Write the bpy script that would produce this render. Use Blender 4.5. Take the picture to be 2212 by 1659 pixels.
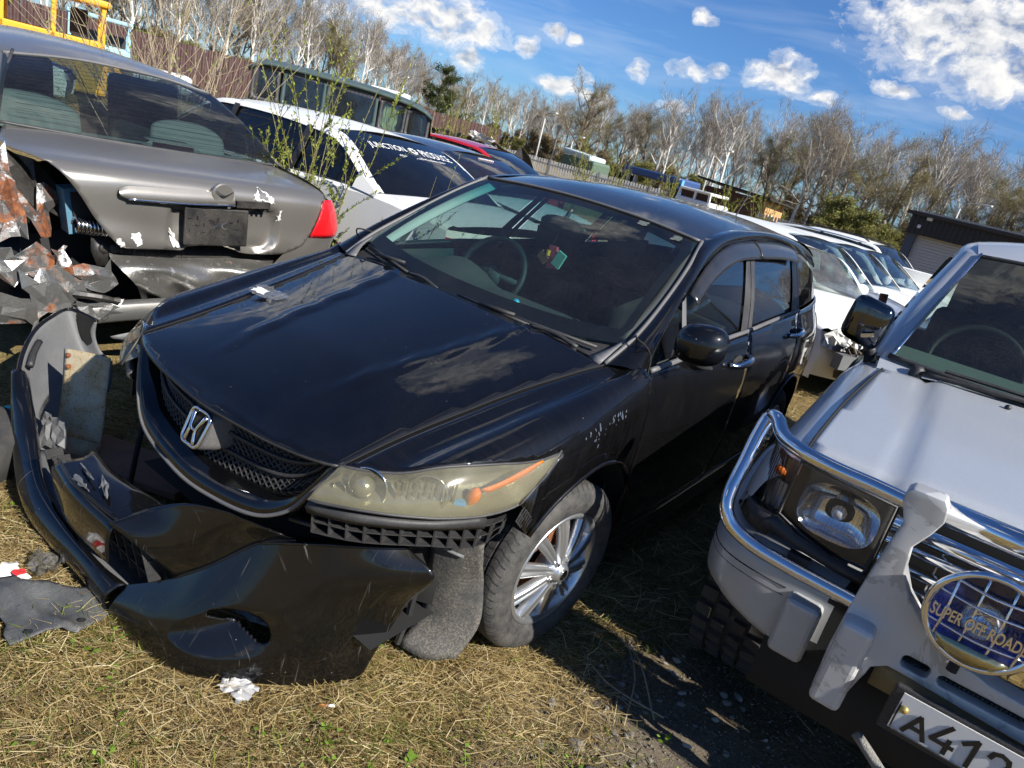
import bpy, bmesh, math, random
import numpy as np
from math import sin, cos, pi, radians, sqrt, atan2, tan
from mathutils import Vector as V, Matrix, Euler
from mathutils.geometry import delaunay_2d_cdt
for o in list(bpy.data.objects): bpy.data.objects.remove(o)
scn = bpy.context.scene
COL = scn.collection
random.seed(7); RNG = np.random.default_rng(11)

# ---------------- camera, sky, sun, exposure ----------------
CAM = np.array([1.63902, -1.93793, 1.62288]); YAW, PITCH, ROLL = -0.552415, 0.323287, 0.257133
FPX, IW, IH = 1514.0, 2212.0, 1659.0
_f = np.array([sin(YAW)*cos(PITCH), cos(YAW)*cos(PITCH), -sin(PITCH)])
_r = np.array([cos(YAW), -sin(YAW), 0.]); _u = np.cross(_r, _f)
_R = np.array([cos(ROLL)*_r+sin(ROLL)*_u, -sin(ROLL)*_r+cos(ROLL)*_u, _f])
cd = bpy.data.cameras.new('camera'); cam = bpy.data.objects.new('camera', cd); COL.objects.link(cam)
cam.matrix_world = Matrix(((_R[0][0], _R[1][0], -_R[2][0], CAM[0]), (_R[0][1], _R[1][1], -_R[2][1], CAM[1]), (_R[0][2], _R[1][2], -_R[2][2], CAM[2]), (0, 0, 0, 1)))
cd.sensor_width = 36; cd.lens = 36*FPX/IW; cd.clip_start = .05; cd.clip_end = 3000
scn.camera = cam
SUN_EL, SUN_AZ = radians(36), radians(-6.5)          # azimuth measured from +X towards +Y
SUN_DIR = V((cos(SUN_EL)*cos(SUN_AZ), cos(SUN_EL)*sin(SUN_AZ), sin(SUN_EL)))
sl = bpy.data.lights.new('sun', 'SUN'); sun = bpy.data.objects.new('sun', sl); COL.objects.link(sun)
sl.energy = 5.0; sl.angle = radians(.53); sl.color = (1, .955, .88)
sun.rotation_euler = SUN_DIR.to_track_quat('Z', 'Y').to_euler()
sun.location = (20, -5, 30)
scn.view_settings.view_transform = 'Standard'; scn.view_settings.look = 'None'
scn.view_settings.exposure = .85; scn.view_settings.gamma = 1
scn.view_settings.use_curve_mapping = False
SKY_STRENGTH = .06
cy = scn.cycles; cy.max_bounces = 6; cy.diffuse_bounces = 2; cy.glossy_bounces = 4; cy.transmission_bounces = 4; cy.transparent_max_bounces = 14
cy.caustics_reflective = False; cy.caustics_refractive = False; cy.use_adaptive_sampling = True; cy.adaptive_threshold = .05; cy.use_denoising = True

# ---------------- node helpers ----------------
class NT:
    def __init__(s, tree): s.t = tree; tree.nodes.clear()
    def n(s, typ, ins=None, **props):
        nd = s.t.nodes.new(typ)
        for k, v in props.items(): setattr(nd, k, v)
        for k, v in (ins or {}).items():
            sock = nd.inputs[k]
            if isinstance(v, bpy.types.NodeSocket): s.t.links.new(v, sock)
            elif isinstance(v, bpy.types.Node): s.t.links.new(v.outputs[0], sock)
            else: sock.default_value = v
        return nd
    def math(s, op, a, b=0., c=None, clamp=False):
        d = {0: a, 1: b}
        if c is not None: d[2] = c
        return s.n('ShaderNodeMath', d, operation=op, use_clamp=clamp).outputs[0]
    def vm(s, op, a, b=None):
        nd = s.n('ShaderNodeVectorMath', {0: a}, operation=op)
        if b is not None:
            if isinstance(b, (bpy.types.NodeSocket,)): s.t.links.new(b, nd.inputs[1])
            else: nd.inputs[1].default_value = b
        return nd
    def ramp(s, fac, stops, interp='LINEAR'):
        nd = s.n('ShaderNodeValToRGB', {0: fac}); cr = nd.color_ramp; cr.interpolation = interp
        while len(cr.elements) > 1: cr.elements.remove(cr.elements[-1])
        for i, (p, c) in enumerate(stops):
            e = cr.elements[0] if i == 0 else cr.elements.new(p)
            e.position = p; e.color = (c if len(c) == 4 else (*c, 1)) if isinstance(c, tuple) else (c, c, c, 1)
        return nd.outputs[0]
    def noise(s, vec, scale, detail=4, rough=.55, w=0, out=0):
        return s.n('ShaderNodeTexNoise', {'Vector': vec, 'Scale': scale, 'Detail': detail, 'Roughness': rough, 'Distortion': w}).outputs[out]
    def mix(s, fac, a, b):
        nd = s.n('ShaderNodeMix', data_type='RGBA')
        for k, v in ((0, fac), (6, a), (7, b)):
            if isinstance(v, bpy.types.NodeSocket): s.t.links.new(v, nd.inputs[k])
            else: nd.inputs[k].default_value = v if k == 0 else (*v[:3], 1)
        return nd.outputs[2]

# ---------------- sky ----------------
def at_dir(px, py):
    d = _R.T @ np.array([(px-IW/2)/FPX, -(py-IH/2)/FPX, 1.]); return d/np.linalg.norm(d)
world = bpy.data.worlds.new('World'); scn.world = world; world.use_nodes = True
w = NT(world.node_tree)
geo = w.n('ShaderNodeNewGeometry').outputs['Incoming']
dirv = w.vm('SCALE', geo); dirv.inputs['Scale'].default_value = -1.; dirv = dirv.outputs[0]
sky = w.n('ShaderNodeTexSky', sky_type='NISHITA', sun_disc=False, sun_elevation=SUN_EL, altitude=100., air_density=1.0, dust_density=.35, ozone_density=2.2)
sky.sun_rotation = pi/2-SUN_AZ
# cumulus: each cloud is an ellipse on the sky sphere with fractal edges, lit from the sun's side
WARP = w.vm('SCALE', w.vm('SUBTRACT', w.noise(dirv, 22, 3, .55, out=1), (.5, .5, .5)).outputs[0]); WARP.inputs['Scale'].default_value = .03
WD = w.vm('ADD', dirv, WARP.outputs[0]).outputs[0]
WDS = w.vm('ADD', WD, tuple(SUN_DIR*.008+V((0, 0, .010)))).outputs[0]
CLOUDS = [(930, 35, 150, 46), (790, 10, 110, 40), (1048, 72, 30, 24), (1012, 128, 34, 22), (1138, 98, 22, 18), (1195, 72, 30, 10), (1245, 85, 14, 10),
          (1200, 182, 40, 18), (1258, 172, 22, 16), (1378, 150, 22, 20), (1490, 150, 42, 14), (1545, 148, 26, 14), (1525, 45, 24, 14),
          (1690, 155, 66, 34), (1765, 211, 34, 14), (1935, 190, 42, 14), (2120, 70, 200, 78), (2160, 160, 110, 40), (2075, 240, 28, 8), (1455, 228, 40, 12),
          (840, 130, 40, 18), (1285, 215, 40, 12)]
def cloud_field(vec, items):
    tot = None
    for (c, a, b) in items:
        c = V(c); u = V((0, 0, 1)).cross(c).normalized(); v = c.cross(u)
        mp = w.n('ShaderNodeMapping', {'Vector': vec, 'Location': c, 'Rotation': Matrix((u, v, c)).transposed().to_euler(), 'Scale': (a, b, .5)}, vector_type='TEXTURE')
        r = w.vm('LENGTH', mp.outputs[0]).outputs['Value']
        tot = r if tot is None else w.math('MINIMUM', tot, r)
    return w.math('SUBTRACT', 1., w.math('MULTIPLY', tot, tot))
items = [(tuple(at_dir(x, y)), a/FPX*1.15, b/FPX*1.25) for x, y, a, b in CLOUDS]
for d, a_, b_ in (((-.10, .27, .954), .16, .11), ((-.78, .49, .385), .22, .07), ((-.45, .49, .743), .10, .07), ((.24, .365, .90), .12, .09)): items.append((tuple(V(d).normalized()), a_, b_))
for k in range(10):                                   # the same kind of cloud scattered over the rest of the sky
    az = 2*pi*k/10+.3*sin(k*5.1); el = radians(9+26*abs(sin(k*2.37)))
    d = V((cos(el)*cos(az), cos(el)*sin(az), sin(el))); q = _R @ np.array(d)
    if q[2] > .2 and abs(q[0]/q[2]*FPX) < 1250 and abs(q[1]/q[2]*FPX) < 1000: continue
    s_ = .5+.9*abs(sin(k*3.3)); items.append((tuple(d), .14*s_, .05*s_))
f0 = cloud_field(WD, items)
nz0 = w.noise(w.vm('MULTIPLY', WD, (1., 1., 1.7)).outputs[0], 30, 7, .64); nz1 = w.noise(w.vm('MULTIPLY', WDS, (1., 1., 1.7)).outputs[0], 30, 2, .6)   # billows, brighter where they face the sun
fe_ = w.math('ADD', f0, w.math('MULTIPLY', w.math('SUBTRACT', nz0, .5), 2.9))
cov = w.ramp(w.math('MULTIPLY', fe_, .6), [(.0, 0.), (.22, .30), (.62, .97)], 'EASE')
lit = w.math('ADD', w.math('MULTIPLY', w.math('SUBTRACT', nz0, nz1), 1.5), w.math('SUBTRACT', .86, w.math('MULTIPLY', f0, .34)))
lit = w.ramp(lit, [(.18, (.47, .49, .55)), (.5, (.74, .76, .80)), (.8, (1., .985, .96))])
cirr = w.ramp(w.noise(w.n('ShaderNodeMapping', {'Vector': dirv, 'Scale': (1.2, 1.2, 7.)}), 2.6, 4, .62, .6), [(.46, 0.), (.78, .34)])
zz = w.n('ShaderNodeSeparateXYZ', {0: dirv}).outputs[2]
low = w.ramp(zz, [(0., 1.), (.17, .95), (.30, .12), (.45, .05)])
cirr = w.math('MULTIPLY', cirr, low)
skyc = w.vm('MULTIPLY', sky.outputs[0], (.46, .74, 1.14)).outputs[0]
bgc = w.mix(cirr, skyc, (7.6, 8.2, 9.2))
cl = w.vm('SCALE', lit); cl.inputs['Scale'].default_value = 9.6
bgc = w.mix(cov, bgc, cl.outputs[0])
bg = w.n('ShaderNodeBackground', {'Color': bgc, 'Strength': SKY_STRENGTH})
w.n('ShaderNodeOutputWorld', {'Surface': bg})
world.cycles.sampling_method = 'MANUAL'; world.cycles.sample_map_resolution = 256

# ---------------- mesh helpers ----------------
def crom(P, n):
    """n samples of a Catmull-Rom curve through P, spaced by chord length."""
    P = np.asarray(P, float)
    if len(P) == 1: return np.repeat(P, n, 0)
    d = np.r_[0, np.cumsum(np.linalg.norm(np.diff(P, axis=0), axis=1)+1e-9)]
    t = np.linspace(0, d[-1], n); k = np.clip(np.searchsorted(d, t, 'right')-1, 0, len(P)-2)
    s = ((t-d[k])/(d[k+1]-d[k]))[:, None]
    m = np.zeros_like(P); m[1:-1] = (P[2:]-P[:-2])/(d[2:]-d[:-2])[:, None]
    m[0] = (P[1]-P[0])/(d[1]-d[0]); m[-1] = (P[-1]-P[-2])/(d[-1]-d[-2])
    h = (d[k+1]-d[k])[:, None]
    return (2*s**3-3*s**2+1)*P[k]+(s**3-2*s**2+s)*h*m[k]+(-2*s**3+3*s**2)*P[k+1]+(s**3-s**2)*h*m[k+1]
class Spl:
    """smooth monotone-ish interpolation y(x)"""
    def __init__(s, xs, ys=None):
        if ys is None: xs, ys = zip(*xs)
        s.x = np.array(xs, float); s.y = np.array(ys, float); h = np.diff(s.x); dl = np.diff(s.y)/h
        m = np.zeros(len(s.x)); m[0] = dl[0]; m[-1] = dl[-1]
        for i in range(1, len(m)-1): m[i] = 0 if dl[i-1]*dl[i] <= 0 else (h[i-1]+h[i])/(h[i-1]/dl[i-1]+h[i]/dl[i])
        s.m = m; s.h = h
    def __call__(s, x):
        x = np.clip(x, s.x[0], s.x[-1]); k = np.clip(np.searchsorted(s.x, x, 'right')-1, 0, len(s.x)-2)
        t = (x-s.x[k])/s.h[k]; h = s.h[k]
        return (2*t**3-3*t**2+1)*s.y[k]+(t**3-2*t**2+t)*h*s.m[k]+(-2*t**3+3*t**2)*s.y[k+1]+(t**3-t**2)*h*s.m[k+1]
def mk(name, verts, faces, mat, parent=None, smooth=True, **props):
    me = bpy.data.meshes.new(name)
    me.from_pydata(np.asarray(verts, float).tolist(), [], faces); me.validate()
    if smooth: me.polygons.foreach_set('use_smooth', [True]*len(me.polygons))
    if mat: me.materials.append(mat)
    o = bpy.data.objects.new(name, me); COL.objects.link(o)
    if parent: o.parent = parent
    for k, v in props.items(): o[k] = v
    return o
def thing(name, label, cat, loc=(0, 0, 0), rotz=0, group=None, rot=None):
    o = bpy.data.objects.new(name, None); COL.objects.link(o); o.location = loc
    o.rotation_euler = rot if rot else (0, 0, rotz); o.empty_display_size = .2
    o['label'] = label; o['category'] = cat
    if group: o['group'] = group
    return o
def tag(o, label, cat, group=None):
    o['label'] = label; o['category'] = cat
    if group: o['group'] = group
    return o
def struct(o): o['kind'] = 'structure'; return o
def copy_tree(o, parent=None):
    c = o.copy(); COL.objects.link(c); c.parent = parent
    for ch in list(o.children): copy_tree(ch, c)
    return c
def mod(o, typ, **k):
    m = o.modifiers.new(typ.lower(), typ)
    for a, b in k.items(): setattr(m, a, b)
    return o
def solid(o, t, off=-1): return mod(o, 'SOLIDIFY', thickness=t, offset=off)
def bevel(o, wd, seg=2): return mod(o, 'BEVEL', width=wd, segments=seg, limit_method='ANGLE', angle_limit=radians(40))
def subs(o, n=1): return mod(o, 'SUBSURF', levels=n, render_levels=n)
def grid_faces(nu, nv, cu=False, cv=False, o=0):
    F = []
    for j in range(nv if cv else nv-1):
        for i in range(nu if cu else nu-1):
            a = j*nu+i; b = j*nu+(i+1) % nu; c = ((j+1) % nv)*nu+(i+1) % nu; d = ((j+1) % nv)*nu+i
            F.append((o+a, o+b, o+c, o+d))
    return F
def loft(rows, nu=24, nv=None):
    R = np.array([crom(r, nu) for r in rows])
    if nv: R = np.array([crom(R[:, i], nv) for i in range(nu)]).transpose(1, 0, 2)
    return R.reshape(-1, 3), grid_faces(nu, R.shape[0])
def lofto(name, rows, mat, parent=None, nu=24, nv=None, flip=False, t=None, **k):
    v, f = loft(rows, nu, nv)
    if flip: f = [q[::-1] for q in f]
    o = mk(name, v, f, mat, parent, **k)
    if t: solid(o, t)
    return o
class M:
    def __init__(s): s.v = []; s.f = []
    def add(s, v, f):
        o = len(s.v); s.v += np.asarray([tuple(p) for p in v] if not isinstance(v, np.ndarray) else v, float).tolist(); s.f += [tuple(i+o for i in q) for q in f]; return s
    def box(s, c, d, rot=None):
        c = V(c); R_ = Euler(rot).to_matrix() if rot else None; P = []
        for x in (-.5, .5):
            for y in (-.5, .5):
                for z in (-.5, .5):
                    p = V((x*d[0], y*d[1], z*d[2])); P.append(c+(R_ @ p if R_ else p))
        return s.add(P, [(0, 1, 3, 2), (4, 6, 7, 5), (0, 4, 5, 1), (2, 3, 7, 6), (0, 2, 6, 4), (1, 5, 7, 3)])
    def tube(s, path, r, n=8, cap=True, closed=False):
        P = np.asarray(path, float); k = len(P); r = np.full(k, r) if np.isscalar(r) else np.asarray(r); vs = []
        T = np.gradient(P, axis=0)
        if closed: T = np.roll(P, -1, 0)-np.roll(P, 1, 0)
        T /= np.linalg.norm(T, axis=1)[:, None]+1e-12
        N = np.cross(T[0], (0, 0, 1.)); N = np.cross(T[0], (0, 1., 0)) if np.linalg.norm(N) < .1 else N
        NN = np.empty((k, 3))
        for i in range(k):
            N = N-T[i]*(N[0]*T[i, 0]+N[1]*T[i, 1]+N[2]*T[i, 2]); N = N/(sqrt(N[0]*N[0]+N[1]*N[1]+N[2]*N[2])+1e-12); NN[i] = N
        BB = np.cross(T, NN); ang = 2*pi*np.arange(n)/n
        vs = (P[:, None]+r[:, None, None]*(np.cos(ang)[None, :, None]*NN[:, None]+np.sin(ang)[None, :, None]*BB[:, None])).reshape(-1, 3)
        f = grid_faces(n, k, cu=True, cv=closed)
        if cap and not closed: f += [tuple(range(n))[::-1], tuple(range((k-1)*n, k*n))]
        return s.add(vs, f)
    def lathe(s, prof, n=32, axis='x', c=(0, 0, 0), closed=False, a0=0, a1=2*pi):
        full = abs(a1-a0-2*pi) < 1e-6; vs = []; m = n if full else n+1
        for (h, r) in prof:
            for a in range(m):
                t = a0+(a1-a0)*a/n; x, y = r*cos(t), r*sin(t)
                p = {'x': (h, x, y), 'y': (x, h, y), 'z': (x, y, h)}[axis]; vs.append(np.array(p)+c)
        return s.add(vs, grid_faces(m, len(prof), cu=full, cv=closed))
    def poly(s, pts, th, nrm=None):
        P = [V(p) for p in pts]; n = V(nrm) if nrm is not None else (P[1]-P[0]).cross(P[2]-P[0]).normalized(); k = len(P)
        return s.add([p for p in P]+[p-n*th for p in P], [tuple(range(k)), tuple(range(2*k-1, k-1, -1))]+[(i, i+k, (i+1) % k+k, (i+1) % k) for i in range(k)])
    def ball(s, c, r, n=10, sc=(1, 1, 1)):
        v = []; f = []
        for j in range(n//2+1):
            for i in range(n):
                t = pi*j/(n//2); a = 2*pi*i/n; v.append((c[0]+r*sc[0]*sin(t)*cos(a), c[1]+r*sc[1]*sin(t)*sin(a), c[2]+r*sc[2]*cos(t)))
        return s.add(v, grid_faces(n, n//2+1, cu=True))
    def o(s, name, mat, parent=None, smooth=False, **k): return mk(name, s.v, s.f, mat, parent, smooth, **k)
def region2(outline, step, fn, holes=()):
    """triangulate a 2-D outline with interior grid points and lift it with fn(a,b)->xyz"""
    def dens(l):
        out = []; L = np.asarray(l, float)
        for a, b in zip(L, np.roll(L, -1, 0)):
            n = max(1, int(np.ceil(np.linalg.norm(b-a)/step)))
            for k in range(n): out.append(a+(b-a)*k/n)
        return out
    loops = [dens(outline)]+[dens(h) for h in holes]; pts = []; edges = []; faces = []
    for L in loops:
        o = len(pts); pts += L; k = len(L); edges += [(o+i, o+(i+1) % k) for i in range(k)]; faces.append(list(range(o, o+k)))
    bnd = np.array(pts); A = bnd.min(0); B = bnd.max(0)
    G = np.stack(np.meshgrid(np.arange(A[0]+step/2, B[0], step), np.arange(A[1]+step/2, B[1], step)), -1).reshape(-1, 2)
    def inside(G, L):
        L = np.array(L); j = np.roll(L, 1, 0); x = G[:, :1]; y = G[:, 1:]
        c = (L[None, :, 1] > y) != (j[None, :, 1] > y); xx = (j[:, 0]-L[:, 0])*(y-L[:, 1])/(j[:, 1]-L[:, 1]+1e-15)+L[:, 0]
        return (c & (x < xx)).sum(1) % 2 == 1
    if len(G):
        ok = inside(G, loops[0])
        for h in loops[1:]: ok &= ~inside(G, h)
        G = G[ok]
        if len(G): G = G[np.abs(G[:, None]-bnd[None]).max(2).min(1) > step*.45]
        pts += list(G)
    r = delaunay_2d_cdt([V(p) for p in pts], edges, faces, 2, 1e-6)
    fs = [tuple(f) for f in r[2]]; vv = [fn(p[0], p[1]) for p in r[0]]
    return vv, fs
def region(name, outline, step, fn, mat, parent=None, holes=(), t=None, up=None, **k):
    v, f = region2(outline, step, fn, holes)
    if up is not None and f:
        tot = sum(((V(v[q[1]])-V(v[q[0]])).cross(V(v[q[2]])-V(v[q[0]])) for q in f), V()).dot(V(up))
        if tot < 0: f = [q[::-1] for q in f]
    o = mk(name, v, f, mat, parent, **k)
    if t: solid(o, t)
    return o
def ray_pt(px, py, X=None, Y=None, Z=None, D=None):
    """a point of the place on a known plane, sighted from the surveyed camera position"""
    d = at_dir(px, py)
    t = (X-CAM[0])/d[0] if X is not None else (Y-CAM[1])/d[1] if Y is not None else (Z-CAM[2])/d[2] if Z is not None else D/sqrt(d[0]**2+d[1]**2)
    return V(CAM+t*d)
# ---------------- materials ----------------
def mat(name):
    m = bpy.data.materials.new(name); m.use_nodes = True; return m, NT(m.node_tree)
def plain(name, col, rough=.6, metal=0., var=.15, scale=14, bump=0., bscale=60, dust=0., dustcol=(.30, .26, .21), coat=0., spec=.5, streak=0.):
    m, t = mat(name)
    tc = t.n('ShaderNodeTexCoord').outputs['Object']
    n1 = t.noise(tc, scale, 6, .65)
    c = t.mix(t.math('MULTIPLY', n1, 1.), tuple(x*(1-var) for x in col), tuple(min(1, x*(1+var)) for x in col))
    r = rough
    if dust:
        f = t.ramp(t.noise(tc, scale*.45, 7, .7), [(.35, 0.), (.75, 1.)])
        fine = t.ramp(t.noise(tc, scale*22, 2, .5), [(.45, .25), (.62, 1.)])
        f = t.math('MULTIPLY', t.math('MULTIPLY', f, fine), dust)
        c = t.mix(f, c, dustcol); r = t.math('ADD', rough, t.math('MULTIPLY', f, .5), clamp=True)
    ins = {'Base Color': c, 'Roughness': r, 'Metallic': metal, 'Specular IOR Level': spec, 'Coat Weight': coat, 'Coat Roughness': .04}
    if bump:
        ins['Normal'] = t.n('ShaderNodeBump', {'Height': t.noise(tc, bscale, 6, .65), 'Strength': bump, 'Distance': .01}).outputs[0]
    b = t.n('ShaderNodeBsdfPrincipled', ins); t.n('ShaderNodeOutputMaterial', {0: b}); return m
def paint(name, col, metal=.0, rough=.35, dust=.25, dustcol=(.32, .29, .25), flake=0., coat=1., coatr=.03, speck=.0, low=0., orange=.02, spec=.08, scratch=0.):
    """car paint under clear coat with dust, specks and fine waviness"""
    m, t = mat(name); tc = t.n('ShaderNodeTexCoord').outputs['Object']
    c = col
    if flake:
        fl = t.n('ShaderNodeTexVoronoi', {'Vector': tc, 'Scale': 900.}); c = t.mix(t.math('MULTIPLY', t.n('ShaderNodeSeparateColor', {0: fl.outputs['Color']}).outputs[0], flake), col, tuple(min(1, x*1.9+.05) for x in col))
    f = t.ramp(t.noise(tc, 5, 8, .72, .4), [(.38, .15), (.72, 1.)])
    f = t.math('MULTIPLY', f, t.ramp(t.noise(tc, 170, 3, .6), [(.35, .35), (.65, 1.)]))
    f = t.math('MULTIPLY', f, dust)
    if low:
        z = t.n('ShaderNodeSeparateXYZ', {0: tc}).outputs[2]
        st = t.noise(t.n('ShaderNodeMapping', {'Vector': tc, 'Scale': (1, 26, 1.6)}), 3.5, 6, .65)
        f = t.math('ADD', f, t.math('MULTIPLY', t.ramp(st, [(.42, 0.), (.8, low)]), t.ramp(z, [(.15, 1.), (1.05, .25)])), clamp=True)
    if speck:
        vo = t.n('ShaderNodeTexVoronoi', {'Vector': tc, 'Scale': 38., 'Randomness': 1.}); pick = t.n('ShaderNodeSeparateColor', {0: vo.outputs['Color']})
        sp = t.math('MULTIPLY', t.math('LESS_THAN', vo.outputs['Distance'], t.math('MULTIPLY', pick.outputs[1], .085)), t.math('GREATER_THAN', pick.outputs[0], .80))
        f = t.math('MAXIMUM', f, t.math('MULTIPLY', sp, speck))
    if scratch:
        for rot_, sc_ in (((.3, .2, .5), (2, 75, 2)), ((.5, -.4, 1.4), (60, 2, 2.5))):
            sn = t.noise(t.n('ShaderNodeMapping', {'Vector': tc, 'Rotation': rot_, 'Scale': sc_}), 2.2, 4, .6)
            f = t.math('MAXIMUM', f, t.math('MULTIPLY', t.ramp(sn, [(.66, 0.), (.70, 1.)]), t.math('MULTIPLY', t.ramp(t.noise(tc, 7, 3), [(.45, 0.), (.6, 1.)]), scratch)))
    cc = t.mix(f, c, dustcol)
    h = t.noise(tc, 7, 3, .5); h2 = t.noise(tc, 60, 2, .5)
    nb = t.n('ShaderNodeBump', {'Height': t.math('ADD', h, t.math('MULTIPLY', h2, .05)), 'Strength': orange, 'Distance': .02}).outputs[0]
    b = t.n('ShaderNodeBsdfPrincipled', {'Base Color': cc, 'Metallic': metal, 'Specular IOR Level': spec, 'Roughness': t.math('ADD', rough, t.math('MULTIPLY', f, .5), clamp=True), 'Coat Weight': t.math('SUBTRACT', coat, t.math('MULTIPLY', f, .9), clamp=True), 'Coat Roughness': coatr, 'Coat Normal': nb, 'Normal': nb})
    t.n('ShaderNodeOutputMaterial', {0: b}); return m
def fres(t, refl=1.):
    """Schlick reflectance of thin glass, the same from both sides"""
    g = t.n('ShaderNodeNewGeometry'); c = t.math('ABSOLUTE', t.vm('DOT_PRODUCT', g.outputs['Normal'], g.outputs['Incoming']).outputs['Value'])
    k = t.math('POWER', t.math('SUBTRACT', 1., c, clamp=True), 5.)
    return t.math('MULTIPLY', t.math('ADD', .055, t.math('MULTIPLY', k, .9)), refl, clamp=True)
def glass(name, tint=(.75, .85, .82), refl=1., dust=.06, band=None, rough=.01):
    """thin car glass: tinted see-through plus mirror reflection and a film of dust"""
    m, t = mat(name); tc = t.n('ShaderNodeTexCoord').outputs['Object']
    tr = tint
    if band:
        z = t.n('ShaderNodeSeparateXYZ', {0: tc}).outputs[2]
        tr = t.mix(t.ramp(z, [(band[0], 0.), (band[1], 1.)]), tint, band[2]) if False else t.mix(t.math('MULTIPLY', t.math('SUBTRACT', z, band[0]), 1/(band[1]-band[0]), clamp=True), tint, band[2])
    trs = t.n('ShaderNodeBsdfTransparent', {0: tr if not isinstance(tr, tuple) else (*tr, 1)})
    gl = t.n('ShaderNodeBsdfGlossy', {'Color': (1, 1, 1, 1), 'Roughness': rough})
    df = t.n('ShaderNodeBsdfDiffuse', {'Color': (.42, .40, .36, 1)})
    d = t.math('MULTIPLY', t.math('MULTIPLY', t.ramp(t.noise(tc, 4, 8, .7), [(.3, .3), (.75, 1.)]), t.ramp(t.noise(tc, 150, 3, .6), [(.35, .3), (.65, 1.)])), dust)
    a = t.n('ShaderNodeMixShader', {0: d, 1: trs, 2: df})
    b = t.n('ShaderNodeMixShader', {0: fres(t, refl), 1: a, 2: gl}); t.n('ShaderNodeOutputMaterial', {0: b}); return m
def rusty(name, col, rust=.5, scale=9, metal=.3, rough=.5, white=0.):
    """bare or painted sheet with rust patches and flaked primer"""
    m, t = mat(name); tc = t.n('ShaderNodeTexCoord').outputs['Object']
    n1 = t.noise(tc, scale, 8, .7, .5); n2 = t.noise(tc, scale*2.3, 6, .7)
    rc = t.ramp(t.noise(tc, scale*6, 5, .7), [(.3, (.05, .018, .008)), (.55, (.20, .065, .022)), (.75, (.36, .17, .06))])
    f = t.ramp(n1, [(.62-.3*rust, 0.), (.70-.3*rust, 1.)])
    base = t.mix(t.noise(tc, 40, 4), tuple(x*.75 for x in col), tuple(min(1, x*1.2) for x in col))
    if white: base = t.mix(t.ramp(n2, [(.60-.2*white, 0.), (.62-.2*white, 1.)]), base, (.46, .46, .45))
    c = t.mix(f, base, rc)
    nb = t.n('ShaderNodeBump', {'Height': t.math('ADD', t.math('MULTIPLY', f, .6), t.noise(tc, 90, 4)), 'Strength': .35, 'Distance': .004}).outputs[0]
    b = t.n('ShaderNodeBsdfPrincipled', {'Base Color': c, 'Metallic': t.math('MULTIPLY', t.math('SUBTRACT', 1., f), metal), 'Roughness': t.math('ADD', rough, t.math('MULTIPLY', f, .4), clamp=True), 'Normal': nb})
    t.n('ShaderNodeOutputMaterial', {0: b}); return m
BLACK = paint('black_car_paint', (.0015, .0016, .0022), dust=.014, speck=.55, rough=.4, coatr=.025)
BLACKSIDE = paint('black_side_paint', (.0015, .0016, .0022), dust=.02, speck=.3, low=.045, rough=.4, coatr=.02, dustcol=(.24, .21, .18))
PLASTIC = plain('black_plastic', (.018, .018, .019), .5, dust=.35, dustcol=(.16, .15, .14), bump=.15, bscale=220)
GREYPLASTIC = plain('grey_plastic', (.10, .105, .11), .55, dust=.4, dustcol=(.26, .24, .21), bump=.2, bscale=90)
RUBBER = plain('tyre_rubber', (.028, .027, .026), .75, dust=.55, dustcol=(.16, .145, .125), bump=.2, bscale=160)
SEAL = plain('window_seal', (.03, .03, .032), .5, dust=.4, dustcol=(.2, .19, .18))
TRIMGREY = plain('weathered_trim', (.10, .10, .105), .5, dust=.3)
CHROME = plain('chrome', (.72, .72, .74), .11, 1., .06, dust=.08)
DULLCHROME = plain('dull_chrome', (.55, .55, .55), .16, 1., .12, dust=.3)
ALLOY = plain('alloy', (.52, .53, .54), .28, .85, .1, dust=.2, dustcol=(.35, .33, .3))
DARK = plain('underbody_black', (.012, .012, .012), .8)
INTERIOR = plain('interior_trim', (.045, .052, .052), .7, bump=.1, bscale=300)
INTERIORLT = plain('pale_interior_trim', (.42, .45, .43), .7)
SEATF = plain('seat_fabric', (.035, .037, .04), .9, bump=.3, bscale=260)
GLASSW = glass('windscreen_glass', (.55, .70, .67), 1.15, .05, (1.30, 1.44, (.10, .42, .42)))
GLASSS = glass('side_glass', (.40, .48, .46), 1.2, .03)
GLASSD = glass('dark_glass', (.04, .045, .05), 1.2, .02)
SEAM = plain('panel_seam', (.008, .008, .008), .9)
# ---------------- black minivan ----------------
_b = Spl([.15, .25, .4, .6, .75, .85, .95, 1.0, 1.05, 1.15, 1.25, 1.35, 1.42, 1.5], [.775, .80, .83, .845, .845, .838, .82, .802, .775, .735, .69, .64, .60, .54])
_t = Spl([-.6, -.3, -.05, .3, 1, 2, 2.4, 2.8, 3.05, 3.22, 3.36, 3.42], [.90, .955, .985, .985, 1, 1, .995, .968, .93, .87, .77, .70])
def S(y, z): return float(_b(z)*_t(y))
def hside(s): return lambda y, z: (s*S(y, z), y, z)
_xh = Spl([-.80, -.767, -.636, -.497, -.351, -.262, -.134, -.009, .125, .191, .33], [.485, .489, .496, .512, .535, .549, .573, .604, .640, .663, .70])
_zh = Spl([-.80, -.767, -.636, -.497, -.351, -.262, -.134, -.009, .125, .191, .33], [.755, .765, .797, .831, .866, .888, .919, .949, .981, .998, 1.075])
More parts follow.
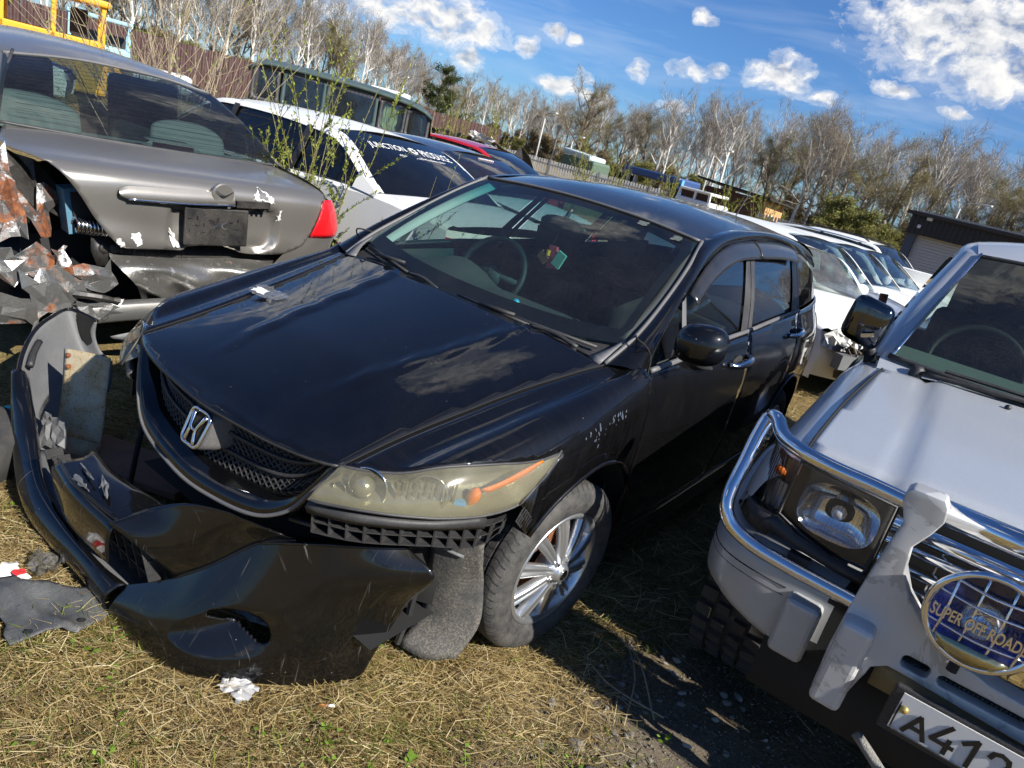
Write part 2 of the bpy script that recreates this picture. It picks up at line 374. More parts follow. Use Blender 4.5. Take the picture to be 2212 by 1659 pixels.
def fend(y, t):
    zb = .60
    if t > 1: z = .6-(t-1)*.42; return (S(y, z), y, z)
    xs = S(y, zb); a = max(0, cos(t*pi/2)); b = sin(t*pi/2)
    dip = -.010*(sin(pi*min(1, t/.22)) if t < .22 else 0)+.012*sin(pi*max(0, min(1, (t-.15)/.6)))
    return (float(_xh(y))+(xs-float(_xh(y)))*b**.62, y, zb+(float(_zh(y))-zb)*a**.27+dip)
def t_x(y, x):
    lo, hi = 0., 1.
    for _ in range(40):
        m = (lo+hi)/2; lo, hi = (m, hi) if fend(y, m)[0] < x else (lo, m)
    return lo
def t_z(y, z):
    if z < .6: return 1+(.6-z)/.42
    lo, hi = .2, 1.
    for _ in range(40):
        m = (lo+hi)/2; lo, hi = (m, hi) if fend(y, m)[2] > z else (lo, m)
    return lo
TS = .42
car = thing('minivan', 'black minivan with its front bumper torn off, standing in the middle of the yard', 'minivan')
def mir(s, pts): return [(s*p[0], p[1], p[2]) for p in pts]
def seam(name, pts, parent, r=.0028, m=SEAM, n=40): return M().tube(crom(pts, n), r, 5).o(name, m, parent, True)

# hood: outline in plan, height from edge curves plus crown and two soft ridges
_hf = Spl([-.49, -.44, -.345, -.23, 0, .23, .345, .44, .49], [-.775, -.80, -.827, -.846, -.862, -.846, -.827, -.80, -.775])
_hr = Spl([-.67, -.5, -.3, 0, .3, .5, .67], [.195, .185, .170, .160, .170, .185, .195])
def hood(x, y):
    v = (y+.80)/1.0; v = min(max(v, -.1), 1.05); yy = min(max(y, -.80), .33)
    ze = .765+(y+.767)*.2435; xe = float(_xh(yy)); q = min(1, abs(x)/xe)
    z = ze+(.004+.036*min(1, max(0, v)/.35)**.7)*(1-q**2.2)
    rx = .19+.15*min(1, max(0, v)); d = (abs(x)-rx)
    z += .010*math.exp(-(d/.013)**2)*min(1, max(0, (v-.08)/.25)) - .006*(1/(1+math.exp((d+.0)/.03)))*min(1, max(0, v))
    return (x, y, z)
left = [(float(_xh(y)), y) for y in np.linspace(-.767, .19, 22)]
front = [(x, float(_hf(x))) for x in np.linspace(-.489, .489, 34)]
rear = [(x, float(_hr(x))) for x in np.linspace(.655, -.655, 30)]
out = front+left[1:]+rear+[(-x, y) for x, y in left[::-1][:-1]]
h = region('hood', out, .026, hood, BLACK, car, up=(0, 0, 1), t=.012)
lip = M().tube([np.array(hood(x, float(_hf(x))))+(0, .005, -.007) for x in np.linspace(-.485, .485, 50)], .006, 6).o('hood_edge', PLASTIC, h, True)
for s in (1, -1):
    seam('seam', [(s*(float(_xh(y))+.003), y, float(_zh(y))-.002) for y in np.linspace(-.77, .19, 30)], h, .004)
# fenders
for s in (1, -1):
    hl_top = [(.487, -.770), (.528, -.747), (.609, -.681), (.676, -.598), (.725, -.514), (.757, -.437), (.778, -.372), (.795, -.296), (.806, -.226)]
    P = [(y, 0.) for y in np.linspace(-.767, .19, 24)]
    P += [(.235, t_z(.235, 1.0)*.35), (.27, t_z(.27, .985)), (.285, t_z(.285, .934)), (.302, t_z(.302, .827)), (.318, t_z(.318, .65)), (.345, t_z(.345, .45)), (.36, t_z(.36, .26)), (.335, t_z(.335, .26))]
    arch = [(.03+.37*cos(a), .36+.37*sin(a)) for a in np.radians(np.linspace(-12, 148, 26))]
    P += [(y, t_z(y, z)) for y, z in arch if y < .338]
    P += [(-.335, t_z(-.335, .645)), (-.37, t_z(-.37, .685)), (-.324, t_z(-.324, .72)), (-.265, t_z(-.265, .775)), (-.216, t_z(-.216, .822))]
    P += [(y, t_x(y, x)) for x, y in hl_top[::-1][:-1]]
    fe = region('fender', [(y, t*TS) for y, t in P], .022, lambda y, b, s=s: (s*fend(y, b/TS)[0],)+tuple(fend(y, b/TS)[1:]), BLACKSIDE, car, up=(s, 0, .5), t=.004)
    M().tube([(s*(S(y, z)+.002), y, z) for y, z in arch], .009, 6).o('arch_lip', BLACKSIDE, fe, True)
    # wheel house
    m = M()
    for (yc, zc) in ((.03, .36),):
        rows = [[(s*x, yc+.372*cos(a), zc+.372*sin(a)) for a in np.radians(np.linspace(-20, 148, 20))] for x in (.45, .815)]
        v, f = loft(rows, 20); m.add(v, f)
    m.o('wheel_house', DARK, car, True)
    # headlamp
    top = np.array([fend(y, t_x(y, x)) for x, y in hl_top])+(0, -.004, -.004)
    bot = np.array([(.467, -.846, .67), (.494, -.833, .672), (.571, -.788, .680), (.635, -.73, .681), (.69, -.659, .678), (.718, -.608, .674), (.765, -.488, .669), (.794, -.367, .682), (.801, -.324, .718), (.806, -.262, .778), (.808, -.228, .83)])
    T_ = crom(top, 30); B_ = crom(bot, 30); mid = (T_+B_)/2
    nrm = np.array([np.array((cos(a), -sin(a), 0)) for a in np.linspace(radians(72), radians(8), 30)])
    wdt = np.linalg.norm(T_-B_, axis=1)[:, None]
    hl = lofto('headlight', mir(s, []) or [[(s*p[0], p[1], p[2]) for p in r] for r in (T_, .75*T_+.25*B_+nrm*wdt*.13, mid+nrm*wdt*.19, .25*T_+.75*B_+nrm*wdt*.16, B_)], None, car, 40, 14, flip=s < 0)
    hl['_lens'] = 1
    bk = lofto('reflector_housing', [[(s*p[0], p[1], p[2]) for p in r] for r in (T_-(0, 0, .004), mid-nrm*wdt*.45, B_+(0, 0, .004))], None, hl, 30, 8, flip=s < 0)
    HLPARTS = globals().setdefault('HLPARTS', []); HLPARTS.append((s, hl, bk))
    m = M(); m.tube([(s*p[0], p[1], p[2]) for p in np.r_[T_, B_[::-1]]], .0045, 5, closed=True); m.o('lens_rim', SEAL, hl, True)
def hazy(name, col, a):
    m, t = mat(name); tc = t.n('ShaderNodeTexCoord').outputs['Object']
    df = t.n('ShaderNodeBsdfDiffuse', {0: (*col, 1)}); tr = t.n('ShaderNodeBsdfTransparent', {0: (.86, .85, .72, 1)}); gl = t.n('ShaderNodeBsdfGlossy', {'Roughness': .08})
    tl = t.n('ShaderNodeBsdfTranslucent', {0: (*col, 1)}); d2 = t.n('ShaderNodeMixShader', {0: .4, 1: df, 2: tl})
    f = t.math('MULTIPLY', t.ramp(t.noise(tc, 9, 7, .65), [(.3, .45), (.7, 1.)]), a)
    x = t.n('ShaderNodeMixShader', {0: f, 1: tr, 2: d2})
    fr = fres(t)
    t.n('ShaderNodeOutputMaterial', {0: t.n('ShaderNodeMixShader', {0: fr, 1: x, 2: gl})}); return m
HAZE = hazy('yellowed_lens', (.50, .47, .34), .34)
REFL = plain('reflector', (.30, .29, .24), .25, .6, .2, bump=.2, bscale=30)
AMBER = plain('amber_plastic', (.75, .17, .01), .25, bump=.4, bscale=120)
WHITEREFL = plain('white_reflector', (.75, .75, .70), .3, .2)
BLUEB = plain('blue_bulb', (.10, .30, .65), .3)
for s, hl, bk in HLPARTS:
    hl.data.materials.append(HAZE); bk.data.materials.append(REFL)
    def hb(c, n, r, dep, m_, nm, seg=24):
        n = V(n).normalized(); q = n.to_track_quat('Z', 'Y').to_matrix(); mm = M(); pr = [(-dep, r*.25), (-dep*.8, r*.6), (-dep*.35, r*.88), (0, r), (.006, r*1.06), (.002, r*1.1)]
        mm.lathe(pr, seg, 'z'); vs = [q @ V(p)+V(c) for p in mm.v]; mk(nm, [(s*p[0], p[1], p[2]) for p in vs], mm.f, m_, hl)
    hb((.558, -.735, .722), (.35, -.9, .05), .050, .05, CHROME, 'bowl'); mm = M().ball((s*.552, -.745, .722), .030, 14).o('projector', REFL, hl, True)
    hb((.662, -.62, .722), (.55, -.8, .05), .050, .05, CHROME, 'bowl')
    hb((.500, -.775, .700), (.3, -.9, .05), .018, .02, CHROME, 'bowl', 14)
    fl_ = M()
    for k in range(11):
        f = k/10; x_, y_ = .618+.085*f, -.700+.13*f; fl_.box((s*x_, y_+.012, .722), (.007, .012, .075), (.1, 0, s*(.6+.9*(k % 2))))
    fl_.o('fluted_reflector', CHROME, hl)
    am = M(); am.ball((0, 0, 0), 1, 14)
    mk('indicator', [(s*(.727+.020*v[0]+.006*v[2]), -.505+.020*v[1], .715+.030*v[2]) for v in am.v], am.f, AMBER, hl)
    r0 = [(.738, -.50, .742), (.757, -.44, .758), (.775, -.375, .785), (.793, -.305, .812)]; r1 = [(.748, -.48, .73), (.765, -.42, .748), (.782, -.36, .772), (.794, -.30, .806)]
    lofto('side_marker', [mir(s, r0), mir(s, r1)], AMBER, hl, 12, t=.006)
    M().box((s*.71, -.54, .698), (.035, .02, .012), (0, 0, s*.9)).o('bulb_cap', BLUEB, hl)
# grille panel
def nose(o): return Spl([-.62, -.5, -.4, -.3, -.15, 0, .15, .3, .4, .5, .62], [-.66+o, -.755+o, -.80+o, -.83+o, -.85+o, -.855+o, -.85+o, -.83+o, -.80+o, -.755+o, -.66+o])
_n0 = nose(0)
OPH = [(0, -.812, .552), (.07, -.809, .556), (.208, -.799, .571), (.29, -.787, .588), (.344, -.774, .620), (.389, -.759, .665), (.418, -.749, .714), (.44, -.745, .752)]
LPH = [(0, -.876, .510), (.10, -.873, .516), (.232, -.861, .532), (.315, -.847, .556), (.385, -.825, .605), (.425, -.808, .665), (.455, -.790, .720), (.475, -.775, .757)]
OPF = [(-x, y, z) for x, y, z in OPH[:0:-1]]+OPH; LPF = [(-x, y, z) for x, y, z in LPH[:0:-1]]+LPH
OC_ = crom(OPF, 70); LC_ = crom(LPF, 70)
gr = lofto('grille_surround', [OC_+(0, .03, -.004), OC_, OC_*.7+LC_*.3+np.array((0, -.003, .006)), OC_*.3+LC_*.7+np.array((0, -.006, .006)), LC_, LC_+(0, .004, -.022), LC_+(0, .03, -.035)], BLACK, car, 70, 26, flip=True)
M().tube(LC_+np.array((0, -.002, -.016)), .006, 6).o('lower_lip', TRIMGREY, gr, True)
# grille mesh: two sets of crossing bars in bands separated by blades, from the surround up under the hood lip
TOPG = np.array([(x, float(_hf(x))+.045, hood(x, float(_hf(x)))[2]-.012) for x in OC_[:, 0]])
def gsurf(u, t):
    k = min(max(u, 0), 1)*69; i = min(int(k), 68); f = k-i; o_ = OC_[i]*(1-f)+OC_[i+1]*f; t_ = TOPG[i]*(1-f)+TOPG[i+1]*f; return o_*(1-t)+t_*t+np.array((0, .014*sin(pi*t), 0))
m = M()
for k in range(-9, 52):
    for sg in (1, -1):
        pts = []
        for j in range(9):
            t = j/8; u = k/42+sg*(t-.5)*.19
            if 0 <= u <= 1: pts.append(gsurf(u, t))
        if len(pts) > 1: m.tube(pts, .0028, 4, cap=False)
m.o('grille_mesh', PLASTIC, gr, kind='stuff')
for t in (.30, .62, .90): M().tube([gsurf(u, t)+np.array((0, -.008, .002)) for u in np.linspace(.01, .99, 40)], .0065, 6).o('grille_blade', PLASTIC, gr, True)
lofto('grille_backing', [[(x, -.66, z) for x in np.linspace(-.47, .47, 12)] for z in (.50, .78)], DARK, gr, 12)
# badge
bd = M(); 
def rr(w, h, r, n=5, cx=0, cz=0, tap=0):
    P = []
    for (sx, sz, a0) in ((1, -1, -90), (1, 1, 0), (-1, 1, 90), (-1, -1, 180)):
        for k in range(n+1):
            a = radians(a0+90*k/n); x = sx*(w/2-r)+r*cos(a); z = sz*(h/2-r)+r*sin(a); P.append((cx+x*(1+tap*z/h), cz+z))
    return P
def bpt(x, z, d): return (x*.80, -.868+d+z*.30, .664+z*.78)
O0 = rr(.128, .138, .028, tap=.12); n = len(O0)
vs = [(x*1.12+.012, -.868+.105+z*.25, .672+z*.95) for x, z in O0]+[(x*1.0+.006, -.868+.05+z*.30, .668+z*.88) for x, z in O0]+[bpt(x, z, .012) for x, z in O0]+[bpt(x*.93, z*.93, .005) for x, z in O0]
mk('badge_block', vs, grid_faces(n, 4, cu=True)+[tuple(range(3*n, 4*n))], plain('badge_grey', (.055, .056, .06), .5, dust=.3), gr)
O1 = rr(.106, .122, .024, tap=.14)
M().tube([bpt(x, z, .000) for x, z in O1], .006, 6, closed=True).o('badge_ring', CHROME, gr, True)
mk('badge_field', [bpt(x*.95, z*.95, .003) for x, z in O1], [tuple(range(len(O1)))], SEAM, gr, False)
m = M()
for s in (1, -1):
    m.tube(crom([bpt(s*.036, .052, -.002), bpt(s*.020, .012, -.008), bpt(s*.017, -.010, -.008), bpt(s*.026, -.052, -.002)], 10), np.r_[np.linspace(.0085, .005, 5), np.linspace(.005, .0075, 5)], 6)
m.tube([bpt(-.018, -.002, -.008), bpt(.018, -.002, -.008)], .0055, 6)
m.o('badge_letter', CHROME, gr, True)
# windscreen, roof, pillars
wb = [(-.655, .30, 1.060), (-.40, .232, 1.024), (0, .203, 1.010), (.40, .232, 1.024), (.655, .30, 1.060)]
wt = [(-.575, .945, 1.428), (-.30, .955, 1.450), (0, .960, 1.458), (.30, .955, 1.450), (.575, .945, 1.428)]
def wrow(f, o=0): return [tuple(np.array(a)*(1-f)+np.array(b)*f+np.array((0, -.022, .030))*(4*f*(1-f))*(1-.25*(a[0]/.65)**2)+np.array((0, o, -o))) for a, b in zip(wb, wt)]
ws = lofto('windscreen', [wrow(f) for f in (0, .2, .4, .6, .8, 1)], GLASSW, car, 30, 20)
FRIT = plain('glass_frit', (.006, .006, .007), .35)
lofto('frit_band', [wrow(f, .006) for f in (0, .05, .10)], FRIT, ws, 30)
lofto('frit_band', [wrow(f, .006) for f in (.965, .985, 1)], FRIT, ws, 30)
for s in (1, -1):
    rows = []
    for q in (0, 1):
        r = []
        for f in np.linspace(0, 1, 8):
            e = np.array(wrow(f, .006)); e0 = e[-1 if s > 0 else 0]; e1 = e[-2 if s > 0 else 1]; r.append(e0+(e1-e0)*(.0 if q == 0 else .13))
        rows.append(r)
    lofto('frit_band', rows, FRIT, ws, 14)
_xr = Spl([.94, 1.3, 1.7, 2.2, 2.8, 3.1, 3.28], [.575, .545, .532, .527, .520, .50, .46])
_ze = Spl([.94, 1.3, 1.7, 2.2, 2.8, 3.1, 3.28], [1.428, 1.482, 1.502, 1.502, 1.463, 1.425, 1.385])
_zc = Spl([.94, 1.3, 1.7, 2.2, 2.8, 3.1, 3.28], [1.460, 1.522, 1.545, 1.546, 1.513, 1.472, 1.435])
rows = [[(f*float(_xr(y)), y+(.014*(1-f*f) if y < 1 else 0), float(_ze(y))+(float(_zc(y))-float(_ze(y)))*(1-abs(f)**2.3)) for f in np.linspace(-1, 1, 25)] for y in np.linspace(.948, 3.28, 26)]
ROOFP = paint('black_roof_paint', (.0045, .0046, .0055), dust=.10, speck=.4, rough=.4, coatr=.06)
rf = lofto('roof', rows, ROOFP, car, 25)
M().tube(crom([(x, y-.004, z+.002) for x, y, z in wt], 30), .0075, 6).o('windscreen_seal', TRIMGREY, rf, True)
for s in (1, -1):
    inner = [(.663, .19, .998), (.676, .333, 1.083), (.659, .53, 1.193), (.624, .76, 1.326), (.578, .945, 1.428)]+[(float(_xr(y)), y, float(_ze(y))) for y in (1.3, 1.7, 2.2, 2.8, 3.1, 3.28)]
    outer = [(.790, .268, .992), (.757, .372, 1.065), (.729, .487, 1.14), (.692, .646, 1.229), (.637, .93, 1.351)]+[(S(y, z), y, z) for y, z in ((1.2, 1.420), (1.69, 1.459), (2.02, 1.463), (2.457, 1.437), (2.72, 1.390), (3.05, 1.335))]
    I_ = crom(inner, 70); O_ = crom(outer, 70); out_n = np.array([(.02, -.012, .018)]*70)
    rail = lofto('roof_rail', [mir(s, I_), mir(s, .65*I_+.35*O_+out_n*.9), mir(s, .25*I_+.75*O_+out_n*.9), mir(s, O_)], BLACKSIDE, car, 90, 10, flip=s > 0)
    M().tube(mir(s, crom(inner[:5], 30)+np.array((.004, 0, .004))), .008, 6).o('windscreen_seal', TRIMGREY, rail, True)
    lofto('cowl_corner', [mir(s, [(.655, .175, .996), (.662, .25, 1.045), (.664, .33, 1.083)]), mir(s, [(.600, .185, 1.003), (.640, .255, 1.045), (.655, .31, 1.072)])], TRIMGREY, rail, 8, t=.004)
    seam('seam', mir(s, [(.680, .345, 1.097), (.715, .285, 1.10), (.745, .30, 1.085), (.765, .325, 1.05), (.79, .285, 1.0)]), rail, .0035)
    # side: doors, sills, quarter panel
    belt = Spl([.26, .54, 1.06, 1.41, 1.865, 2.396, 2.69, 3.04, 3.40], [1.002, 1.015, 1.052, 1.066, 1.091, 1.114, 1.126, 1.146, 1.16])
    wtop = Spl([.314, .372, .487, .646, .774, .93, 1.089, 1.347, 1.69, 2.02, 2.457, 2.65, 2.79, 2.95, 3.10], [1.015, 1.065, 1.14, 1.229, 1.285, 1.351, 1.399, 1.44, 1.459, 1.463, 1.437, 1.407, 1.386, 1.35, 1.30])
    sf = hside(s); up = (s, 0, 0)
    fd = [(y, float(belt(y))) for y in np.linspace(.283, 1.428, 14)]+[(1.405, 1.0), (1.366, .82), (1.352, .765), (1.345, .55), (1.345, .32), (.368, .30), (.350, .45), (.322, .65), (.307, .827), (.291, .934)]
    d1 = region('door', fd, .035, sf, BLACKSIDE, car, up=up, t=.01)
    ra = [(2.43+.405*cos(a), .335+.405*sin(a)) for a in np.radians(np.linspace(178, 0, 26))]
    rd = [(y, float(belt(y))) for y in np.linspace(1.440, 2.385, 12)]+[(2.322, 1.0), (2.215, .776)]+[(y-.012, z+.008) for y, z in ra[:10][::-1]]+[(1.99, .32), (1.351, .32), (1.351, .55), (1.357, .765), (1.372, .82), (1.411, 1.0)]
    d2 = region('door', rd, .035, sf, BLACKSIDE, car, up=up, t=.01)
    q = [(y, float(belt(y))) for y in np.linspace(2.396, 3.41, 12)]+[(3.42, .9), (3.42, .5), (3.40, .30), (2.86, .30)]+ra[::-1][:17]+[(2.222, .776), (2.331, 1.0)]
    qp = region('quarter_panel', q, .035, sf, BLACKSIDE, car, up=up, t=.01)
    M().tube([(s*(S(y, z)+.002), y, z) for y, z in ra], .008, 6).o('arch_lip', BLACKSIDE, qp, True)
    v, f = loft([[(s*x, 2.43+.405*cos(a), .335+.405*sin(a)) for a in np.radians(np.linspace(-20, 200, 20))] for x in (.50, .82)], 20); mk('wheel_house', v, f, DARK, car)
    si = lofto('side_skirt', [mir(s, [(S(y, .31)+dx, y, z) for y in np.linspace(.37, 2.0, 8)]) for dx, z in ((-.012, .318), (.004, .312), (.010, .295), (-.002, .26), (.0, .20), (-.03, .175), (-.10, .17))], BLACKSIDE, car, 20, 14, flip=s > 0)
    M().tube(mir(s, crom([(S(y, .2)+.008, y, .205) for y in np.linspace(.36, 2.0, 6)], 20)), .008, 6).o('skirt_edge', GREYPLASTIC, si, True)
    # greenhouse
    def gl(name, y0, y1, top_in, par, sl0=0, sl1=0, m_=GLASSS):
        P = []
        for y in np.linspace(y0, y1, 14): P.append((y, float(belt(y))+.012))
        ys = np.linspace(y1+sl1, y0+sl0, 16); P += [(y, max(float(wtop(y))-top_in, float(belt(y))+.02)) for y in ys]
        return region(name, P, .045, lambda y, z: (s*(S(y, z)-.012), y, z), m_, par, up=up)
    gl('window', .335, .60, .018, d1, .01, .02)
    gl('window', .655, 1.315, .02, d1, .03, .175)
    gl('window', 1.485, 2.235, .022, d2, .165, .13)
    gl('window', 2.42, 3.10, .02, qp, .09, -.04, GLASSD)
    def post(name, a, b, par, m_=SEAL, o=-.004):
        lofto(name, [[(s*(S(y, z)+o), y, z) for y, z in a], [(s*(S(y, z)+o+.003), y, z) for y, z in [((p[0]+q_[0])/2, (p[1]+q_[1])/2) for p, q_ in zip(a, b)]], [(s*(S(y, z)+o), y, z) for y, z in b]], m_, par, 12, 5, flip=s < 0)
    post('pillar', [(.605, 1.02), (.622, 1.12), (.640, 1.215)], [(.648, 1.02), (.664, 1.12), (.682, 1.235)], d1, TRIMGREY)
    post('pillar', [(1.318, 1.07), (1.40, 1.22), (1.505, 1.40)], [(1.415, 1.07), (1.49, 1.22), (1.575, 1.42)], d1)
    post('pillar', [(1.425, 1.07), (1.50, 1.22), (1.585, 1.42)], [(1.482, 1.08), (1.555, 1.22), (1.65, 1.42)], d2)
    post('pillar', [(2.238, 1.11), (2.30, 1.24), (2.365, 1.40)], [(2.385, 1.115), (2.42, 1.24), (2.45, 1.40)], d2, FRIT)
    post('pillar', [(2.388, 1.115), (2.424, 1.24), (2.455, 1.40)], [(2.42, 1.115), (2.46, 1.24), (2.50, 1.39)], qp, FRIT)
    for a, b, par in ((.30, 1.425, d1), (1.44, 2.38, d2)):
        M().tube([(s*(S(y, float(belt(y)))+.002), y, float(belt(y))+.006) for y in np.linspace(a, b, 20)], .011, 6).o('belt_moulding', TRIMGREY, par, True)
    # rain visors
    VIS = plain('visor_smoke', (.018, .019, .022), .18, dust=.10) if 'VIS' not in globals() else VIS; globals()['VIS'] = VIS
    vt = [(.70, 1.243), (.774, 1.283), (.93, 1.349), (1.089, 1.397), (1.347, 1.438), (1.645, 1.455)]; vb = [(.712, 1.212), (.839, 1.268), (.981, 1.313), (1.152, 1.351), (1.339, 1.375), (1.640, 1.386)]
    vt2 = [(1.66, 1.456), (2.02, 1.461), (2.30, 1.450), (2.44, 1.436)]; vb2 = [(1.66, 1.386), (1.94, 1.388), (2.20, 1.384), (2.385, 1.374)]
    for a, b, par in ((vt, vb, d1), (vt2, vb2, d2)):
        lofto('rain_visor', [[(s*(S(y, z)+.002), y, z) for y, z in a], [(s*(S((y+y2)/2, (z+z2)/2)+.022), (y+y2)/2, (z+z2)/2) for (y, z), (y2, z2) in zip(a, b)], [(s*(S(y, z)+.026), y, z) for y, z in b]], VIS, par, 30, 6, flip=s < 0, t=.004)
    # handles
    for (y0, y1, z0, z1, par) in ((1.10, 1.36, .952, .962, d1), (2.125, 2.37, 1.005, 1.015, d2)):
        P = crom([(S(y0, z0)+.004, y0, z0), (S(y0, z0)+.035, y0+.04, z0+.002), (S(y1, z1)+.045, (y0+y1)/2, z0+.008), (S(y1, z1)+.035, y1-.04, z1+.004), (S(y1, z1)+.004, y1, z1+.004)], 18)
        hd = M().tube(mir(s, P), np.r_[np.linspace(.012, .017, 9), np.linspace(.017, .014, 9)], 8).o('handle', CHROME, par, True)
        M().ball((s*(S(y0, z0)-.004), (y0+y1)/2, (z0+z1)/2-.004), .05, 12, (.25, 1.3, .6)).o('handle_recess', DARK, hd, True)
    # mirror
    if s < 0: continue
    mb_ = M(); mb_.ball((0, 0, 0), 1, 20)
    c = V(ray_pt(1516, 745, X=.895)); P = []
    for v in mb_.v:
        x, y, z = v; x2 = np.sign(x)*abs(x)**.75*.088; z2 = np.sign(z)*abs(z)**.75*.074; y2 = y*.075 if y < 0 else y*.03
        P.append((s*(c[0]+x2), c[1]+y2+x2*.18, c[2]+z2+x2*.10))
    mr = mk('door_mirror', P, mb_.f, BLACK, d1)
    lofto('mirror_foot', [mir(s, [(.790, .60, 1.03), (.80, .66, .985), (.80, .74, .965)]), mir(s, [(.84, .64, 1.03), (.85, .69, 1.0), (.86, .76, .985)]), mir(s, [(.80, .74, 1.04), (.82, .80, 1.01), (.83, .84, .985)])], PLASTIC, mr, 8, t=.01)
    lofto('mirror_sail', [mir(s, [(.795, .55, 1.015), (.79, .61, 1.018), (.782, .68, 1.03)]), mir(s, [(.77, .60, 1.07), (.762, .63, 1.10), (.765, .68, 1.08)])], PLASTIC, mr, 8, t=.01)
# tail
rows = [[(f*S(3.42, z), 3.42+.06*(1-f*f)*(1 if z < 1.1 else .5)-(0 if z < 1.1 else (z-1.1)*.45), z) for f in np.linspace(-1, 1, 13)] for z in (.28, .5, .8, 1.0, 1.15, 1.25, 1.36)]
lofto('tailgate', rows, BLACK, car, 13, 16)
sp_ = lofto('roof_spoiler', [[(f*.50, y-.04*f*f, z-.03*f*f) for f in np.linspace(-1, 1, 11)] for y, z in ((3.05, 1.497), (3.25, 1.465), (3.40, 1.430), (3.41, 1.412), (3.25, 1.43))], BLACK, car, 22)
M().tube(crom([(.0, 3.0, 1.515), (0, 3.06, 1.60), (0, 3.16, 1.72)], 8), .004, 6).o('aerial', PLASTIC, rf)
for s in (1, -1):
    lofto('tail_light', [mir(s, [(S(3.10, z)+.004, 3.10, z) for z in (.70, .85, .98, 1.06)]), mir(s, [(S(3.28, z)+.006, 3.28, z) for z in (.72, .85, .98, 1.06)]), mir(s, [(S(3.41, z)+.004, 3.41, z) for z in (.74, .85, .98, 1.06)])], plain('clear_tail_lens', (.55, .52, .52), .12), car, 10, 8, flip=s < 0)
# cowl and wipers
lofto('cowl', [[(x, float(_hr(x))-.02, hood(x, float(_hr(x)))[2]-.03) for x in np.linspace(-.65, .65, 15)], [(x, .215+.16*(x/.65)**2*.6, 1.0+.045*(x/.65)**2) for x in np.linspace(-.65, .65, 15)]], PLASTIC, car, 24)
def wiper(a, b, c, parent=car):
    w_ = M().tube(crom([a, tuple((np.array(a)+np.array(b))/2+(0, .0, .012)), b], 10), np.linspace(.009, .006, 10), 6).o('wiper', PLASTIC, parent, True)
    m = M(); m.tube([b, c], .006, 5); p0 = np.array(b)*.55+np.array(c)*.45
    m.box(p0+(0, 0, .008), (.16, .016, .012), (0, -.05, .08)); m.tube([np.array(b)+(0, 0, -.012), np.array(c)+(0, 0, -.012)], .004, 4); m.o('blade', PLASTIC, w_, True)
wiper((.54, .205, 1.012), (.33, .20, 1.020), (-.02, .195, 1.022)); wiper((-.12, .185, 1.012), (-.30, .20, 1.025), (-.62, .27, 1.05))
M().tube([(.60, .235, 1.032), (.35, .215, 1.026), (.14, .20, 1.020)], .007, 6).o('wiper', PLASTIC, car, True)
# wheels
def wheel(loc, s, steer, R_=.318, parent=car, spokes=10):
    m = M(); rr_ = .205; w_ = .10
    for k in range(spokes):
        a0 = 2*pi*k/spokes
        for dk in (0,):
            for (lw, hh) in ((.017, .0),):
                P = []
                for q in np.linspace(0, 1, 7):
                    rad = .035+(rr_-.040)*q; a = a0+.10*q
                    P.append((.030-.022*q**2+.004, rad*cos(a), rad*sin(a), .0125+.012*q))
                vs = []
                for x, y, z, hw in P:
                    r_ = sqrt(y*y+z*z); ty, tz = -z/r_, y/r_
                    for (u, dx) in ((-1, -.030), (-1, -.004), (-.35, .004), (-.25, -.006), (.25, -.006), (.35, .004), (1, -.004), (1, -.030)): vs.append((x+dx, y+ty*u*hw, z+tz*u*hw))
                m.add(vs, grid_faces(8, 7))
    m.lathe([(.055, .001), (.055, .026), (.048, .033), (.036, .036), (.032, .058), (.016, .064), (-.03, .066)], 30)
    m.lathe([(-.06, rr_-.025), (-.01, rr_-.022), (.012, rr_-.012), (.020, rr_-.004), (.024, rr_+.003), (.020, rr_+.010), (.008, rr_+.012)], 48)
    m.lathe([(-.16, rr_-.01), (-.06, rr_-.025)], 48)
    o = m.o('wheel', ALLOY, parent, True); o.location = loc; o.rotation_euler = (.3, 0, steer if s > 0 else pi+steer)
    pr = [(.006, rr_+.004), (.022, rr_+.014), (.030, rr_+.035), (.034, rr_+.060), (.028, R_-.030), (.018, R_-.012), (.004, R_-.003)]
    x = .0
    for i in range(5):
        pr += [(x-.002, R_), (x-.031, R_), (x-.0312, R_-.008), (x-.0388, R_-.008)] if i < 4 else [(x-.002, R_), (x-.02, R_)]
        x -= .039
    pr += [(-.195, R_-.010), (-.215, R_-.04), (-.20, rr_), (-.17, rr_-.01)]
    ty = M().lathe(pr, 72).o('tyre', TYREM, o, True); mod(ty, 'EDGE_SPLIT', split_angle=radians(50))
    dsc = M(); dsc.lathe([(-.055, .05), (-.055, .135), (-.07, .135), (-.07, .05)], 32); dsc.o('brake_disc', RUST, o, True)
    for k in range(5):
        a = 2*pi*(k+.5)/5; M().lathe([(.045, .001), (.045, .007), (.030, .009)], 8, 'x', (0, .05*cos(a), .05*sin(a))).o('wheel_nut', DULLCHROME, o)
    M().lathe([(.0565, .001), (.0565, .019), (.052, .021)], 20).o('centre_cap', DULLCHROME, o, True)
    return o
RUST = rusty('rust', (.20, .08, .03), 1., metal=.1)
